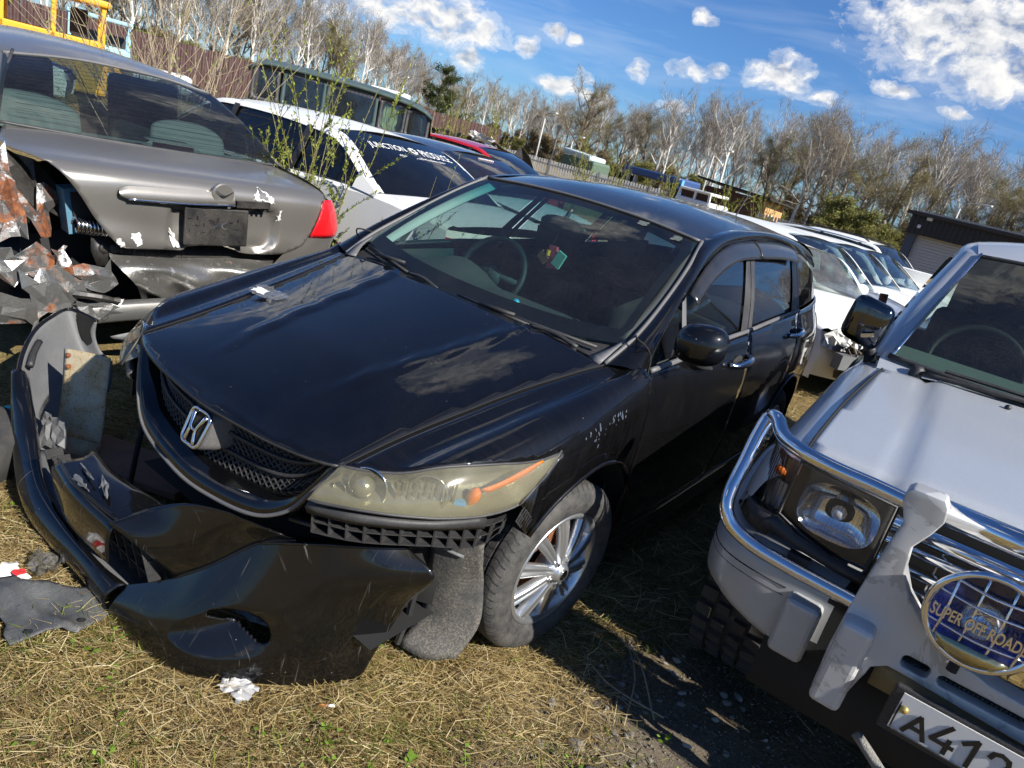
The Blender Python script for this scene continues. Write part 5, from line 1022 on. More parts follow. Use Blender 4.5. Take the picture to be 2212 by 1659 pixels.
# ---------------- further cars ----------------
WHITEP = paint('white_paint', (.74, .74, .72), rough=.45, dust=.20, dustcol=(.45, .42, .37), coat=.6, coatr=.06)
CLEARL = plain('lamp_lens', (.55, .55, .55), .15, .4)
DARKGL = glass('tinted_glass', (.05, .055, .06), 1.2, .03)
MIDGL = glass('plain_glass', (.45, .55, .53), 1.2, .05)
def gcar(name, label, cat, loc, rotz, pt, L=4.6, W=1.72, nose=.72, hb=1.25, zb=.96, rt0=1.95, zt=1.42, rt1=3.05, wb=3.65, zr=1.03, tail=.95, wheels=(.85, 3.5), glass_=MIDGL, rear=None, wagon=False, hoodp=None, tailp=None, roofp=None, group=None, gs=None):
    root = thing(name, label, cat, loc, rotz, group); hw = W/2; hoodp = hoodp or pt; tailp = tailp or pt; roofp = roofp or pt; gs = gs or glass_
    bt = Spl([0, hb, (hb+wb)/2, wb, L], [nose, zb, (zb+zr)/2+.0, zr, tail]); tp = Spl([0, .25, .8, L*.55, L-.5, L-.12, L], [.80, .90, .97, 1, .97, .90, .80])
    sec = Spl([.18, .35, .6, .8, 1.1], [.93, .98, 1., .985, .95])
    SX = lambda y, z: hw*float(tp(y))*float(sec(z))
    bz = lambda y: float(bt(y))
    wtop = lambda y: float(Spl([hb, rt0, (rt0+rt1)/2, rt1, wb], [zb, zt-.04, zt-.015, zt-.04, zr])(y)) if not wagon else float(Spl([hb, rt0, (rt0+rt1)/2, rt1, wb-.1, wb], [zb, zt-.05, zt-.02, zt-.04, zt-.14, zr])(y))
    GX = lambda y, z: SX(y, bz(y))-(z-bz(y))*.42
    for s in (1, -1):
        ol = [(y, bz(y)-.03) for y in np.linspace(.10, L-.10, 30)]+[(L-.06, .5), (L-.10, .22)]
        for wy in wheels[::-1]: ol += [(wy+.36*cos(a), .30+.36*sin(a)) for a in np.radians(np.linspace(-12, 192, 14))]
        ol += [(.08, .22), (.04, .5)]
        bs = region('body_side', ol, .09, lambda y, z: (s*SX(y, z), y, z), pt, root, up=(s, 0, 0))
        lofto('shoulder', [[(s*SX(y, bz(y)-.03), y, bz(y)-.03) for y in np.linspace(.10, L-.10, 16)], [(s*(SX(y, bz(y))-.015), y, bz(y)-.006) for y in np.linspace(.10, L-.10, 16)], [(s*(SX(y, bz(y))-.07), y, bz(y)+.008) for y in np.linspace(.10, L-.10, 16)]], pt, bs, 30, 6, flip=s > 0)
        ys = np.linspace(hb+.1, wb-.06, 22)
        pc = [(hb+(rt0-hb)*.5)+.12, hb+.95, hb+1.85, wb-.2]
        for k in range(len(pc)-1):
            a, b = pc[k]+.03, pc[k+1]-.03; yy = np.linspace(a, b, 9)
            ol = [(y, bz(y)+.015) for y in yy]+[(y, max(wtop(y)-.035, bz(y)+.03)) for y in yy[::-1]]
            region('window', ol, .08, lambda y, z: (s*(GX(y, z)-.015), y, z), gs, bs, up=(s, 0, 0))
        for k in (1, 2):
            y0 = pc[k]; lofto('pillar', [[(s*GX(y0+d, z), y0+d, z) for z in np.linspace(bz(y0), wtop(y0)-.02, 5)] for d in (-.035, .035)], PLASTIC, bs, 6, flip=s < 0)
        rows = []
        yy = np.r_[np.linspace(hb, rt0, 8), np.linspace(rt0, rt1, 8)[1:], np.linspace(rt1, wb, 8)[1:]]
        O_ = [(s*GX(y, max(bz(y), wtop(y)-.035)), y, max(bz(y), wtop(y)-.035)) for y in yy]; I_ = [(s*(GX(y, wtop(y))-.075-(.02 if rt0 < y < rt1 else 0)), y, wtop(y)+.012) for y in yy]
        lofto('roof_rail', [O_, [tuple((np.array(a)+np.array(b))/2+(s*.014, 0, .012)) for a, b in zip(O_, I_)], I_], roofp, root, 44, 6, flip=s < 0)
        if wagon or True:
            lofto('rear_pillar', [[(s*(GX(y, z)-.004), y, z) for y, z in ((wb-.42, bz(wb-.42)+.0), (wb-.40, wtop(wb-.40)-.02))] if False else [(s*GX(wb-.24, z), wb-.24, z) for z in np.linspace(bz(wb-.24), max(bz(wb-.24)+.02, wtop(wb-.24)-.02), 5)], [(s*GX(wb, z), wb, z) for z in np.linspace(bz(wb)-.02, zr+.005, 5)]], roofp, root, 6, 5, flip=s < 0)
        hl = lofto('headlight', [[(s*hw*.48, .055, nose-.05), (s*hw*.70, .10, nose-.03), (s*hw*.86, .30, nose+.02)], [(s*hw*.48, .03, nose-.17), (s*hw*.70, .07, nose-.16), (s*hw*.885, .27, nose-.12)]], CLEARL, root, 10, 4)
        lofto('tail_light', [[(s*hw*.55, L-.035, tail-.08), (s*hw*.75, L-.07, tail-.07), (s*hw*.90, L-.24, tail-.06)], [(s*hw*.55, L-.02, tail-.26), (s*hw*.75, L-.05, tail-.26), (s*hw*.92, L-.22, tail-.25)]], REDL, root, 10, 4, flip=True)
        for wy in wheels:
            wl = M().lathe([(s*.02, .001), (s*.03, .10), (s*.01, .19), (s*.02, .2)], 20).o('wheel', ALLOY, root, True); wl.location = (s*(hw-.09), wy, .31)
            M().lathe([(s*.03, .19), (s*.06, .25), (s*.04, .31), (-s*.12, .31), (-s*.14, .24)], 28).o('tyre', RUBBER, wl, True)
        mm = M().ball((s*(hw+.07), hb+.38, zb+.10), 1, 12, (.10, .06, .075)).o('door_mirror', pt, root, True)
    x0 = lambda y: SX(y, bz(y))-.065
    lofto('hood', [[(f*x0(y), y, bz(y)+.006+.035*(1-f*f)) for f in np.linspace(-1, 1, 11)] for y in np.linspace(.06, hb+.04-.0, 9)], hoodp, root, 17, 12)
    ts = [[(f*x0(y), y, bz(y)+.006+.02*(1-f*f)) for f in np.linspace(-1, 1, 11)] for y in np.linspace(wb-.05, L-.08, 7)]
    if L-wb > .25: lofto('trunk_lid', ts, tailp, root, 17, 10)
    wx0 = x0(hb); tx = GX(rt0, wtop(rt0))-.085
    wsn = [[(f*(wx0*(1-g)+tx*g), hb+.03+(rt0-hb)*g-.10*(1-f*f)*(1-g), zb+.01+(zt-zb-.03)*g+.03*sin(pi*g)*.6+(.025*(1-f*f)*g)) for f in np.linspace(-1, 1, 9)] for g in (0, .35, .7, 1)]
    lofto('windscreen', wsn, glass_, root, 17, 10)
    rx = GX(rt1, wtop(rt1))-.085; bx_ = x0(wb)
    lofto('rear_window', [[(f*(rx*(1-g)+bx_*g), rt1+(wb-rt1)*g+.08*(1-f*f)*g, zt-.02-(zt-zr-.02)*g**(1.15 if not wagon else 2.)+.02*sin(pi*g)+.02*(1-f*f)*(1-g)) for f in np.linspace(-1, 1, 9)] for g in (0, .35, .7, 1)], rear or glass_, root, 17, 10)
    lofto('roof', [[(f*(GX(y, wtop(y))-.08), y, wtop(y)+.010+.045*(1-f*f)) for f in np.linspace(-1, 1, 9)] for y in np.linspace(rt0, rt1, 8)], roofp, root, 15, 12)
    for (y0, zz, pp, nm) in ((0., nose, hoodp, 'front'), (L, tail, tailp, 'rear')):
        d = -1 if y0 == 0 else 1; yf = lambda f: y0-d*.02-d*.14*abs(f)**3
        lofto('bumper', [[(f*hw*.82, yf(f), z+0) for f in np.linspace(-1, 1, 11)] if z > .3 else [(f*hw*.80, yf(f)-d*.05, z) for f in np.linspace(-1, 1, 11)] for z in (zz-.02, zz-.12, .55, .45, .24)], pp, root, 17, 10, flip=d > 0)
    M().box((0, -.004+.02, nose-.11), (W*.42, .03, .10)).o('grille', PLASTIC, root)
    for x in (-.36, .36):
        for y in (hb+1.15, hb+2.0):
            sb = M().box((x, y, .85), (.46, .14, .55), (-.15, 0, 0)).o('seat', SEATF, root); bevel(sb, .04, 2); M().box((x, y+.06, 1.18), (.22, .09, .15)).o('headrest', SEATF, sb)
    lofto('dashboard', [[(x, y, z) for x in (-hw*.8, 0, hw*.8)] for y, z in ((hb+.10, zb-.02), (hb+.45, zb+.0), (hb+.5, zb-.25))], INTERIOR, root, 6)
    M().box((0, L/2, .30), (W*.86, L-.5, .05)).o('floor', DARK, root); M().box((0, hb-.15, .55), (W*.8, .05, .6)).o('bulkhead', DARK, root)
    return root
Lw = 4.72; yw = radians(2.6)
wsd = gcar('white_sedan', 'white sedan with tinted rear window lettering behind the grey wreck', 'sedan', (-1.3837-Lw*cos(yw), 2.5101-Lw*sin(yw), 0), -pi/2+yw, WHITEP, L=Lw, W=1.74, rt0=2.0, zt=1.415, rt1=3.30, wb=4.0, zr=1.05, zb=.96, tail=.98, glass_=DARKGL, wheels=(.86, 3.62))
E2 = [o for o in wsd.children if o.name.startswith('rear_window')][0]
ME = E2.data; GR = np.array([v.co[:] for v in ME.vertices]).reshape(10, 17, 3)
def on_rw(u, v):   # u across (car left to right), v down the glass
    a = np.clip(u*16, 0, 15.999); b = np.clip(v*9, 0, 8.999); i, j = int(a), int(b); fa, fb = a-i, b-j
    p = (GR[j, i]*(1-fa)+GR[j, i+1]*fa)*(1-fb)+(GR[j+1, i]*(1-fa)+GR[j+1, i+1]*fa)*fb; n_ = np.cross(GR[j, i+1]-GR[j, i], GR[j+1, i]-GR[j, i]); n_ /= np.linalg.norm(n_); n_ = n_ if n_[2] > 0 else -n_
    return p, n_
STICK = plain('white_sticker', (.78, .78, .76), .5)
def decal(s, u0, u1, v0, v1, font_shear=0.):
    o = textw('rear_lettering', s, 1, 1, 0, STICK, E2, Matrix.Translation((.5, .5, 0)))
    for vtx in o.data.vertices:
        x, y = vtx.co.x+font_shear*(vtx.co.y-.5), vtx.co.y; p, n_ = on_rw(u0+(u1-u0)*x, v1+(v0-v1)*y); vtx.co = V(p+n_*.004)
decal('JUNCTION', .86, .54, .20, .325); decal('PRODUCE', .395, .08, .20, .325)
for k in range(9):
    a = 2*pi*k/9; p, n_ = on_rw(.47+.025*cos(a), .255+.045*sin(a)); q_ = V(n_)
    M().ball(p+n_*.004, .016, 6, (1, 1, .3)).o('rear_crest', STICK, E2)
decal('High', .66, .60, .36, .40, .3); decal('Quality Custom Culture', .50, .22, .36, .40, .3)
VIOLET = paint('dark_violet_paint', (.035, .03, .035), metal=.4, dust=.35, dustcol=(.28, .25, .24)); REDP = paint('red_paint', (.42, .006, .012), dust=.1, rough=.4)
dk = gcar('dark_sedan', 'dark violet sedan with pale trunk and a sticker on its rear window', 'sedan', (-6.75, 4.55, 0), -pi/2+.03, VIOLET, W=1.70, rt0=1.95, zt=1.38, rt1=3.1, wb=3.72, tailp=WHITEP, glass_=glass('brown_glass', (.22, .22, .24), 1.2, .06))
E3 = [o for o in dk.children if o.name.startswith('rear_window')][0]; GR = np.array([v.co[:] for v in E3.data.vertices]).reshape(10, 17, 3)
m = M()
for k in range(7): p, n_ = on_rw(.56-.035*k, .12); m.ball(p+n_*.004, .028, 6, (.5, 1.0, .35))
m.o('rear_sticker', plain('pink_sticker', (.75, .62, .60), .5), E3)
gcar('red_car', 'red car seen over the dark sedan, only its roof and tail showing', 'car', (-10.2, 9.2, 0), -pi/2+.05, REDP, W=1.72, rt0=1.9, zt=1.40, rt1=3.2, wb=3.95, zr=1.08, tail=1.0, glass_=DARKGL)
BLUEH = paint('blue_grey_paint', (.20, .23, .30), metal=.3, dust=.35)
def facing(bx, by, th, hb): a = radians(th); return (bx+hb*sin(a), by-hb*cos(a), 0), a   # base-of-windscreen position -> nose position
CRACK = glass('shattered_glass', (.55, .66, .62), 1., .42, rough=.15)
p, a = facing(.05, 6.35, 52, 1.15)
w1 = gcar('white_hatchback', 'white car with shattered windscreen and stripped front behind the minivan', 'car', p, a, WHITEP, L=4.3, W=1.69, hb=1.15, zb=.90, nose=.70, rt0=1.75, zt=1.33, rt1=3.3, wb=4.0, wagon=True, zr=.98, glass_=CRACK, gs=MIDGL)
for i, (bx, by, th, zt, lab, hp, L_) in enumerate(((.05, 8.0, 70, 1.42, 'white wagon with blue-grey hood and a burst airbag behind its windscreen', BLUEH, 4.5), (.2, 9.75, 72, 1.41, 'white car third in the row, between the blue-hooded wagon and a lower white car', None, 4.4), (.35, 11.3, 72, 1.39, 'low white car fourth in the row, dark windscreen tilted towards the garage', None, 4.4), (.0, 14.8, 72, 1.50, 'long white wagon with roof rails at the back of the white row', None, 4.7))):
    p, a = facing(bx, by, th, 1.15)
    wc = gcar('white_wagon', lab, 'car', p, a, WHITEP, L=L_, W=1.70, hb=1.15, zb=.93, rt0=1.85, zt=zt, rt1=3.4, wb=L_-.35, wagon=True, zr=1.02, hoodp=hp, group='white cars parked in a row behind', glass_=MIDGL)
    if i == 0: crump('airbag', [(-.2, 1.75, 1.02), (.25, 1.72, 1.02), (.25, 1.8, 1.30), (-.2, 1.8, 1.28)], 7, 7, .05, plain('airbag_cloth', (.6, .62, .58), .9), wc, 40)
    if i == 3:
        for s in (1, -1): M().tube(crom([(s*.56, 1.95, zt+.0), (s*.56, 2.1, zt+.05), (s*.57, 3.3, zt+.05), (s*.56, 3.5, zt)], 14), .016, 6).o('roof_bar', PLASTIC, wc, True)
crump('torn_grille', [(-.55, -.03, .78), (.1, -.05, .74), (.1, -.05, .25), (-.5, -.02, .3)], 12, 10, .06, BLACKSHEET, w1, 21); crump('torn_lamp', [(-.72, .02, .80), (-.35, -.06, .78), (-.38, -.08, .62), (-.70, .0, .60)], 9, 6, .05, PRIM, w1, 22)
M().box((-.35, -.10, .48), (.55, .10, .14), (0, 0, .1)).o('crash_beam', GREYPLASTIC, w1)
r = random.Random(9)
for k in range(9): M().tube(crom([(-.6+r.uniform(0, .5), -.08, .7+r.uniform(-.1, .1)), (-.5+r.uniform(0, .4), -.16, .5), (-.5+r.uniform(0, .5), -.10, .3+r.uniform(-.2, .1))], 10), r.uniform(.005, .012), 5).o('loose_cable', plain('cable', (.14, .11, .08), .8) if k % 3 else SEAM, w1, True)
# ---------------- torn-off bumper and things lying about ----------------
BUMP = paint('scuffed_bumper_paint', (.0022, .0022, .0025), dust=.012, dustcol=(.24, .23, .21), speck=.6, coat=1., coatr=.06, rough=.45, spec=.10, scratch=.35)
INSIDE = plain('bumper_inside', (.10, .103, .108), .6, dust=.5, dustcol=(.22, .21, .19), bump=.2, bscale=60)
bp_ = thing('front_bumper', 'black front bumper torn off and lying on the grass before the minivan', 'bumper', (0, 0, 0))
def wp_(x, y, z): return np.array(ray_pt(x, y+604.6, Z=z))
BOT = [wp_(*p) for p in ((235, 720, .02), (300, 790, .02), (400, 850, .02), (530, 870, .02), (640, 877, .02), (720, 873, .02), (776, 864, .03))]
TOPC = [wp_(*p) for p in ((270, 660, .11), (380, 643, .215), (452, 618, .295), (562, 568, .41), (700, 572, .475), (800, 578, .495), (884, 580, .50))]
RGT = [wp_(*p) for p in ((776, 864, .03), (820, 790, .15), (880, 700, .31), (938, 642, .445), (884, 580, .50))]
NU = 110; B_ = crom(BOT, NU); C_ = crom(TOPC, NU); sv = []
for j in range(80):
    v = j/79; row = B_*(1-v)+C_*v; bul = sin(pi*v**.8)*.022; row = row+np.array((.25, -.85, .1))*bul
    edge_ = crom(RGT, 80)[j]; wgt = np.clip((np.arange(NU)/(NU-1)-.72)/.28, 0, 1)[:, None]**1.6; row = row+(edge_-row[-1])*wgt; sv.append(row)
sv = np.array(sv).reshape(-1, 3); keep = []
for j in range(79):
    for i in range(NU-1):
        u, v = (i+.5)/(NU-1), (j+.5)/79; du, dv = (u-.545)/.115, (v-.42+.10*(u-.545)/.115)/.085
        if abs(du)**2.5+abs(dv)**2.5 < 1: continue
        keep.append((j*NU+i, j*NU+i+1, (j+1)*NU+i+1, (j+1)*NU+i))
for j in range(80):
    for i in range(NU):
        u, v = i/(NU-1), j/79; d = sqrt(((u-.52)/.22)**2+((v-.36)/.20)**2); sv[j*NU+i] += np.array((-.25, .8, .3))*.060*max(0, 1-d)**1.2
sk = mk('bumper_skin', sv, keep, BUMP, bp_); solid(sk, .005)
c = sv.reshape(80, NU, 3)[32, 58]; crump('fog_bracket', [c+(-.09, .025, -.03), c+(.10, .08, -.04), c+(.09, .12, .0), c+(-.09, .06, .005)], 8, 4, .010, INSIDE, bp_, 31)
lofto('fog_recess', [[c+(-.20, .10, .07), c+(.16, .22, .08)], [c+(-.20, .14, -.10), c+(.16, .26, -.10)]], DARK, bp_, 6)
F0 = [wp_(*p) for p in ((380, 643, .215), (452, 618, .295), (562, 568, .41), (640, 562, .455))]; F1 = [wp_(*p) for p in ((305, 582, .29), (392, 556, .36), (495, 530, .45), (600, 548, .485))]; F2 = [wp_(*p) for p in ((232, 525, .34), (322, 494, .395), (402, 483, .45), (500, 505, .49))]
fct = lofto('bumper_facet', [F0, F1, F2], BUMP, bp_, 30, 16, t=.005)
M().tube(crom(F0, 24), .004, 6).o('bumper_crease', BUMP, fct, True); M().tube(crom(TOPC[3:], 24), .005, 6).o('bumper_edge', BUMP, sk, True)
lofto('bumper_flange', [TOPC[3:], [p+(0, .05, .004) for p in TOPC[3:]]], BUMP, bp_, 20, t=.004)
cb = lofto('plate_mount', [[(-.52, -1.0, .20), (-.35, -1.03, .20), (-.11, -1.03, .20)], [(-.53, -1.01, .31), (-.35, -1.035, .31), (-.11, -1.03, .31)], [(-.51, -.985, .335), (-.35, -1.01, .335), (-.11, -1.0, .335)], [(-.50, -.93, .34), (-.35, -.93, .345), (-.10, -.90, .35)], [(-.54, -.875, .335), (-.36, -.885, .335), (-.10, -.865, .35)], [(-.55, -.86, .28), (-.36, -.87, .28), (-.10, -.85, .28)]], BUMP, bp_, 24, 22, t=.005)
for p, q in (((-.42, -.96, .352), (-.36, -.98, .35)), ((-.30, -.95, .36), (-.25, -.99, .352)), ((-.38, -1.0, .345), (-.31, -1.01, .345))): crump('mount_clip', [np.array(p)+(-.03, 0, 0), np.array(p)+(.03, -.01, .01), np.array(q)+(.04, 0, .012), np.array(q)+(-.01, .0, .01)], 5, 4, .012, INSIDE, cb, int(abs(p[0]*1000)))
M().tube(crom([(-.53, -.99, .335), (-.36, -1.02, .342), (-.11, -1.01, .343)], 12), .006, 6).o('mount_ridge', BUMP, cb, True)
OUTp = [wp_(*p) for p in ((235, 720, .02), (170, 640, .02), (100, 565, .025), (60, 510, .035), (42, 450, .055), (36, 400, .085), (34, 350, .125), (33, 300, .175), (35, 250, .235), (39, 210, .285), (46, 170, .33), (60, 135, .37), (80, 105, .40), (110, 82, .42), (150, 65, .43))]
LI = [wp_(*p) for p in ((270, 660, .11), (220, 620, .115), (150, 540, .12), (97, 455, .135), (80, 400, .155), (74, 345, .185), (66, 290, .23), (58, 240, .265), (52, 200, .31))]
OC = crom(OUTp[:10], 60); IC = crom(LI, 60)
lofto('lower_lip', [OC, OC*.62+IC*.38+np.array((-.012, -.022, .016)), OC*.25+IC*.75+np.array((-.006, -.010, .016)), IC, IC+(.0, .015, -.03)], BUMP, bp_, 60, 16, t=.005)
LI = LI[:6]
lofto('lower_tray', [[tuple(np.array(b)+(0, .015, -.045)) for b in LI], [tuple(np.array(b)+(.10, .12+.01*sin(b[0]*20), -.075)) for b in LI]], INSIDE, bp_, 24, t=.004)
m = M()
for k in range(12):
    x = -.02-.055*k; m.add([(x, -.95, .14), (x, -.90, .12), (x-.02, -.985, .31), (x-.02, -.93, .31)], [(0, 1, 3, 2)])
for z_ in (.18, .23, .28):
    for k in range(11):
        x = -.02-.055*k; m.add([(x-.002, -.955-.02*(z_-.18)*4, z_), (x-.057, -.955-.02*(z_-.18)*4, z_), (x-.057, -.91-.02*(z_-.18)*4, z_), (x-.002, -.91-.02*(z_-.18)*4, z_)], [(0, 1, 2, 3)])
solid(m.o('intake_grid', PLASTIC, bp_), .004, 0)
arm_t = [tuple(p) for p in OUTp[6:]]+[tuple(wp_(210, 90, .42))]
arm_b = [(-.98, -.80, .03), (-1.07, -.74, .03), (-1.16, -.68, .03), (-1.24, -.61, .03), (-1.30, -.55, .035), (-1.35, -.50, .04), (-1.39, -.45, .05), (-1.42, -.41, .08), (-1.44, -.38, .14), (-1.46, -.37, .24)]
ar = lofto('bumper_side', [arm_t, [tuple(np.array(a)*.6+np.array(b)*.4+np.array((-.03, -.02, .0))) for a, b in zip(arm_t, arm_b)], [tuple(np.array(a)*.3+np.array(b)*.7+np.array((-.025, -.02, -.01))) for a, b in zip(arm_t, arm_b)], arm_b], INSIDE, bp_, 44, 24, t=.006)
M().tube(crom(np.array(arm_t)+(0, 0, .003), 40), .009, 6).o('side_edge', BUMP, ar, True)
lofto('outer_skin', [np.array(arm_t)+(-.004, -.008, .002), np.array(arm_t)*.75+np.array(arm_b)*.25+(-.035, -.03, -.005), np.array(arm_t)*.45+np.array(arm_b)*.55+(-.045, -.035, -.01)], BUMP, ar, 40, 10)
crump('torn_flap', [(-1.14, -.78, .20), (-1.02, -.74, .20), (-.97, -.78, .09), (-1.10, -.82, .08)], 7, 6, .012, INSIDE, ar, 33)
M().tube(crom([(-1.45, -.68, .37), (-1.40, -.72, .345), (-1.33, -.76, .315)], 8), .014, 6).o('side_clip', PLASTIC, ar, True)
# rusty flanged sheet
def ochre():
    m, t = mat('rust_speckled_sheet'); tc = t.n('ShaderNodeTexCoord').outputs['Object']; n1 = t.noise(tc, 9, 6, .7); n2 = t.noise(tc, 130, 4, .7)
    c = t.ramp(n1, [(.40, (.40, .35, .25)), (.56, (.36, .28, .15)), (.70, (.30, .17, .06))]); c = t.mix(t.ramp(t.math('ADD', n2, t.math('MULTIPLY', n1, .35)), [(.72, 0.), (.80, .8)]), c, (.16, .075, .03))
    t.n('ShaderNodeOutputMaterial', {0: t.n('ShaderNodeBsdfPrincipled', {'Base Color': c, 'Roughness': .75, 'Normal': t.n('ShaderNodeBump', {'Height': n2, 'Strength': .3, 'Distance': .003}).outputs[0]})}); return m
RP = ochre()
TL, TR, BR, BL = (-1.27, -.66, .405), (-1.06, -.58, .435), (-.97, -.64, .10), (-1.13, -.74, .10)
rp_ = lofto('metal_sheet', [[TL, tuple((np.array(TL)+np.array(TR))/2+(0, 0, .004)), TR], [tuple((np.array(TL)+np.array(BL))/2+(.006, .004, 0)), tuple((np.array(TL)+np.array(TR)+np.array(BL)+np.array(BR))/4), tuple((np.array(TR)+np.array(BR))/2)], [BL, tuple((np.array(BL)+np.array(BR))/2), BR]], RP, None, 12, 14, t=.004)
tag(rp_, 'upright beige metal sheet spotted with rust, leaning inside the torn bumper', 'metal sheet')
lofto('flange', [[BL, BR], [tuple(np.array(BL)+(.035, -.035, -.05)), tuple(np.array(BR)+(.035, -.035, -.05))]], RP, rp_, 8, t=.004)
for f, g in ((.12, .06), (.15, .19)): p = np.array(TL)*(1-f)*(1-g)+np.array(TR)*f*(1-g)+np.array(BL)*(1-f)*g+np.array(BR)*f*g; M().ball(p+(.006, -.008, 0), .011, 8, (1, 1, 1)).o('bolt_hole', RUST, rp_)
WOOD = plain('grey_wood', (.20, .16, .12), .85, 0, .4, scale=30, bump=.6, bscale=90)
def log(name, a, b, r_, m_, lab, cat): o = M().tube(crom([a, tuple((np.array(a)+np.array(b))/2+(.01, 0, .012)), b], 8), [r_, r_*1.05, r_*.97, r_, r_*1.03, r_, r_*.95, r_*.98], 14).o(name, m_, None, True); mod(o, 'EDGE_SPLIT', split_angle=radians(60)); tag(o, lab, cat); return o
log('log', (-1.13, -.40, .30), (-1.22, -.10, .27), .075, plain('bark', (.11, .10, .085), .9, 0, .5, bump=1., bscale=35), 'grey log standing on end behind the rusty sheet', 'log')
b = M().box((-1.02, -.28, .27), (.22, .12, .13), (.1, .1, .5)).o('wood_block', WOOD, None); tag(bevel(b, .008), 'cracked wooden block under the minivan nose beside the log', 'wood block')
b = M().box((-.86, -.58, .055), (.62, .22, .03), (.05, -.05, .35)).o('plank', plain('brown_board', (.15, .085, .055), .85, 0, .4, scale=20, bump=.4, bscale=60), None); tag(bevel(b, .004), 'brown wet board lying under the minivan grille', 'board')
b = M().box((-.84, -.52, .42), (.02, .10, .30), (.2, .1, .3)).o('rusty_bracket', RUST, None); tag(b, 'narrow rusty bracket standing beside the minivan grille', 'bracket')
b = M().tube(crom([(-.55, -.70, .48), (-.56, -.72, .30), (-.58, -.73, .10)], 8), .010, 6).o('rubber_hose', SEAM, None, True); tag(b, 'thin black hose hanging below the minivan grille', 'hose')
# undertray piece on the grass
def gp(px_, py_, z=.03): p = ray_pt((px_*.63291)*.548611, (1974+py_*.63291)*.548611, Z=z); return (p.x, p.y)
UT = [gp(*p) for p in ((-120, 500), (90, 485), (130, 525), (215, 545), (300, 530), (545, 560), (600, 620), (680, 690), (620, 740), (560, 780), (480, 850), (420, 835), (385, 812), (300, 815), (200, 850), (60, 895), (20, 840), (40, 780), (0, 730), (-120, 700))]
MUDP = plain('dusty_black_sheet', (.055, .058, .062), .55, 0, .3, dust=.75, dustcol=(.24, .225, .19), bump=.3, bscale=50)
def utz(x, y): return (x, y, .035+.012*sin(x*22)*cos(y*19)+.02*math.exp(-((x+.30)**2+(y+1.13)**2)/.004)+.012*math.exp(-((y+1.2-.3*(x+.3))/.012)**2))
ut = region('undertray', UT, .014, utz, MUDP, None, up=(0, 0, 1), t=.004); tag(ut, 'dusty black plastic undertray piece lying on the dry grass by the bumper', 'plastic panel')
for (a, b_) in ((510, 775), (180, 848)): x, y = gp(a, b_); M().lathe([(.052, .001), (.052, .010)], 12, 'z', (x, y, 0)).o('tray_hole', DARK, ut)
PAPER = plain('crumpled_paper', (.70, .70, .68), .8, var=.25, scale=40); FOIL = plain('crumpled_foil', (.62, .61, .58), .35, .4, .3, scale=50)
def litter(name, px_, py_, sx, sy, h, m_, lab, cat, seed, n=8): x, y = gp(px_, py_); o = crumple(name, (x, y, .025), sx, sy, h, m_, n, None, seed); tag(o, lab, cat); return o
litter('foil_scrap', 1480, 1150, .10, .07, .006, FOIL, 'crumpled white wrapper scrap on the grass under the bumper edge', 'wrapper', 1)
o = litter('paper_wrapper', 55, 445, .11, .08, .005, PAPER, 'white paper scrap with red corner at the left picture edge', 'wrapper', 2); x, y = gp(120, 462); crumple('red_print', (x, y, .040), .035, .03, .004, plain('red_print', (.6, .03, .03), .6), 4, o, 3)
litter('plastic_shard', 290, 400, .10, .09, .03, glass('grey_clear_shard', (.5, .52, .52), 1., .4), 'smoky clear plastic shard between straw and bumper lip', 'shard', 4, 6)
o = ray_pt(15, 905, Z=.06); wr = crumple('plastic_bag', (o.x, o.y, .04), .16, .14, .02, plain('white_bag', (.7, .7, .68), .5), 8, None, 6); tag(wr, 'torn teal, white and yellow plastic bag beyond the bumper arm', 'bag')
o = ray_pt(12, 890, Z=.09); crumple('teal_panel', (o.x, o.y, .085), .10, .07, .01, plain('teal_film', (.03, .42, .36), .4), 5, wr, 7); o = ray_pt(20, 935, Z=.07); crumple('yellow_panel', (o.x, o.y, .075), .12, .05, .01, plain('yellow_film', (.65, .55, .03), .4), 5, wr, 8)
x, y = gp(2070, 1270); cg = M().tube([(x-.012, y-.012, .028), (x+.004, y+.004, .030)], .0045, 8).o('cigarette_end', PAPER, None, True); tag(cg, 'cigarette end with orange filter on the grass', 'cigarette'); M().tube([(x-.028, y-.028, .027), (x-.012, y-.012, .028)], .0047, 8).o('filter', plain('filter_orange', (.55, .22, .05), .7), cg, True)
# tyre edge peeking in at the left border
o = ray_pt(-38, 1010, Z=.12); ty = M().lathe([(-.08, .16), (-.09, .22), (-.07, .27), (.07, .27), (.09, .22), (.08, .16)], 30, 'z', (0, 0, .09)).o('old_tyre', RUBBER, None, True); ty.location = (o.x-.27, o.y-.05, 0); tag(ty, 'old grey tyre lying flat at the left picture edge', 'tyre')
